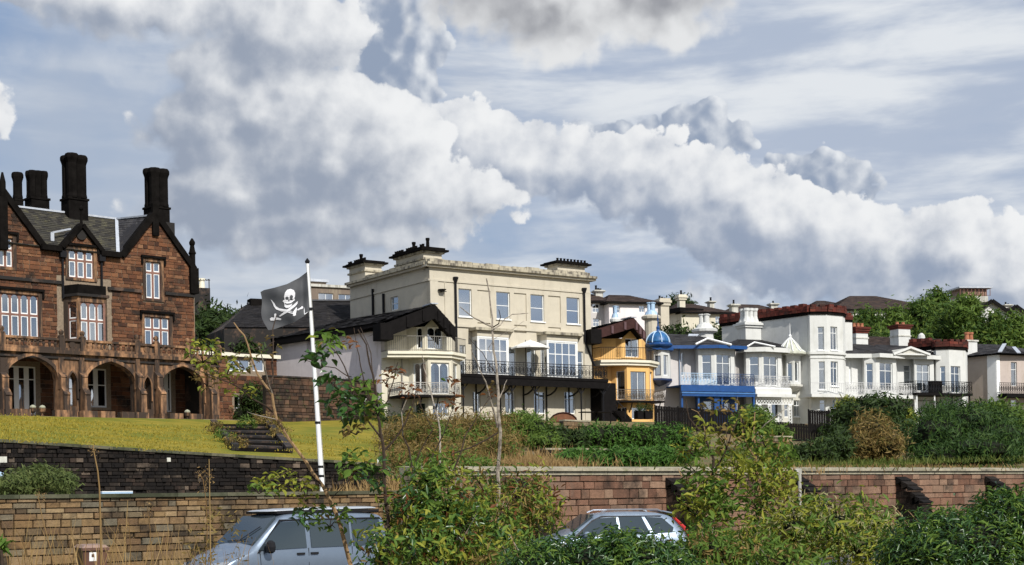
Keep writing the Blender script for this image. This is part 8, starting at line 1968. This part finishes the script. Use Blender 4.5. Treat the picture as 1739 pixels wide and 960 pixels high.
bush('bright yellow-green leafy thicket left of the corner laurel', [cl(1420, 890, 80, 44, 13, .6), cl(1350, 900, 60, 50, 13, .6), cl(1470, 930, 60, 50, 12.6, .5), cl(1270, 930, 50, 40, 13, .5), cl(1490, 890, 30, 26, 13, .4)],
     [(2340, .037, sap_yel, .45, k1), (1530, .037, sap_grn, .5, k1), (1260, .026, leaf_mat('pale_leaf', [(.30, .28, .12), (.38, .36, .18), (.24, .24, .09)], .4, .3), .45, k1)], ck=.35)
bush('low green thicket under the tall saplings', [cl(1200, 940, 60, 36, 12.5, .5), cl(1330, 960, 60, 30, 12, .5), cl(880, 965, 60, 26, 11.5, .4)],
     [(2520, .037, sap_grn, .5, k1), (810, .037, olive_leaf, .5, k1)], ck=.6)
bush('single green sprig poking in at the left edge', [cl(2, 936, 8, 10, 9, .1)], [(40, .035, sap_grn, .6, dict(fold=True, spread=.04))], ck=0)
# white marker post
p = at(1358, 905, 30); T = thing('marker_post', 'thin white post with a small square head among the right saplings', 'post', (p.x, p.y, .0))
g = G(); q = at(1358, 800, 30); g.tube([Vector((p.x, p.y, 0)), q], .035, 8); g.build('post', whiteg_r, T)
g = G(); g.box(at(1356, 806, 30), .13, .06, .12); g.build('head', whiteg_r, T)
# dry stalks on the left
def stalk(label, Y, pts, r=.010, tuft=True):
    W_ = [at(x, y, Y) for x, y in pts]; t = thing('dry_stalk', label, 'plant', W_[0]); r *= .65; g = G(); g.tube(W_, r, 5, r * .5); g.build('stem', straw, t)
    n = 60; V_ = [( *W_[i].lerp(W_[i+1], rnd()), .03, .03, .06) for i in range(len(W_)//2, len(W_)-1) for _ in range(3)]
    foliage('seed_husks', t, V_, 70, .010, straw, aspect=.5, spread=.05)
stalk('tallest dry weed stalk in front of the low wall beside the bin', 11, [(172, 985), (171, 900), (169, 830), (166, 800), (160, 770), (158, 756)], .013)
stalk('leaning dry stalk left of the brown bin', 11, [(96, 985), (85, 930), (72, 880), (66, 850), (64, 840)], .008)
stalk('thin dry stalk right of the brown bin', 11.5, [(208, 960), (214, 900), (217, 850)], .008)
stalk('short dry stalk between the bin and the camper van', 12, [(258, 960), (255, 900), (250, 860)], .006)
stalk('pale dry stem rising before the camper van bonnet', 11, [(358, 985), (357, 900), (356, 830), (355, 780)], .009)
stalk('crooked dry stem left of the camper van', 11.5, [(348, 985), (352, 900), (350, 850), (345, 815), (335, 800)], .007)
def fseg(x0, x1, y, Y, w): return (at(x0, y, Y), at(x1, y, Y), w)
blades('dry_foreground_grass', None, [fseg(0, 320, 985, 11, .5), fseg(0, 120, 985, 11, .5)], 110, .5, .006, straw, org=at(300, 960, 11), lean=.22)
blades('dry_foreground_grass', None, [fseg(180, 330, 990, 11, .5), fseg(300, 400, 1010, 11, .5)], 80, .42, .006, straw, org=at(300, 960, 11), lean=.25)
foliage('dead_twigs_foliage', None, [cl(365, 925, 45, 60, 11.5, .4)], 420, .022, olive_leaf, org=at(365, 925, 11.5), spread=.1)
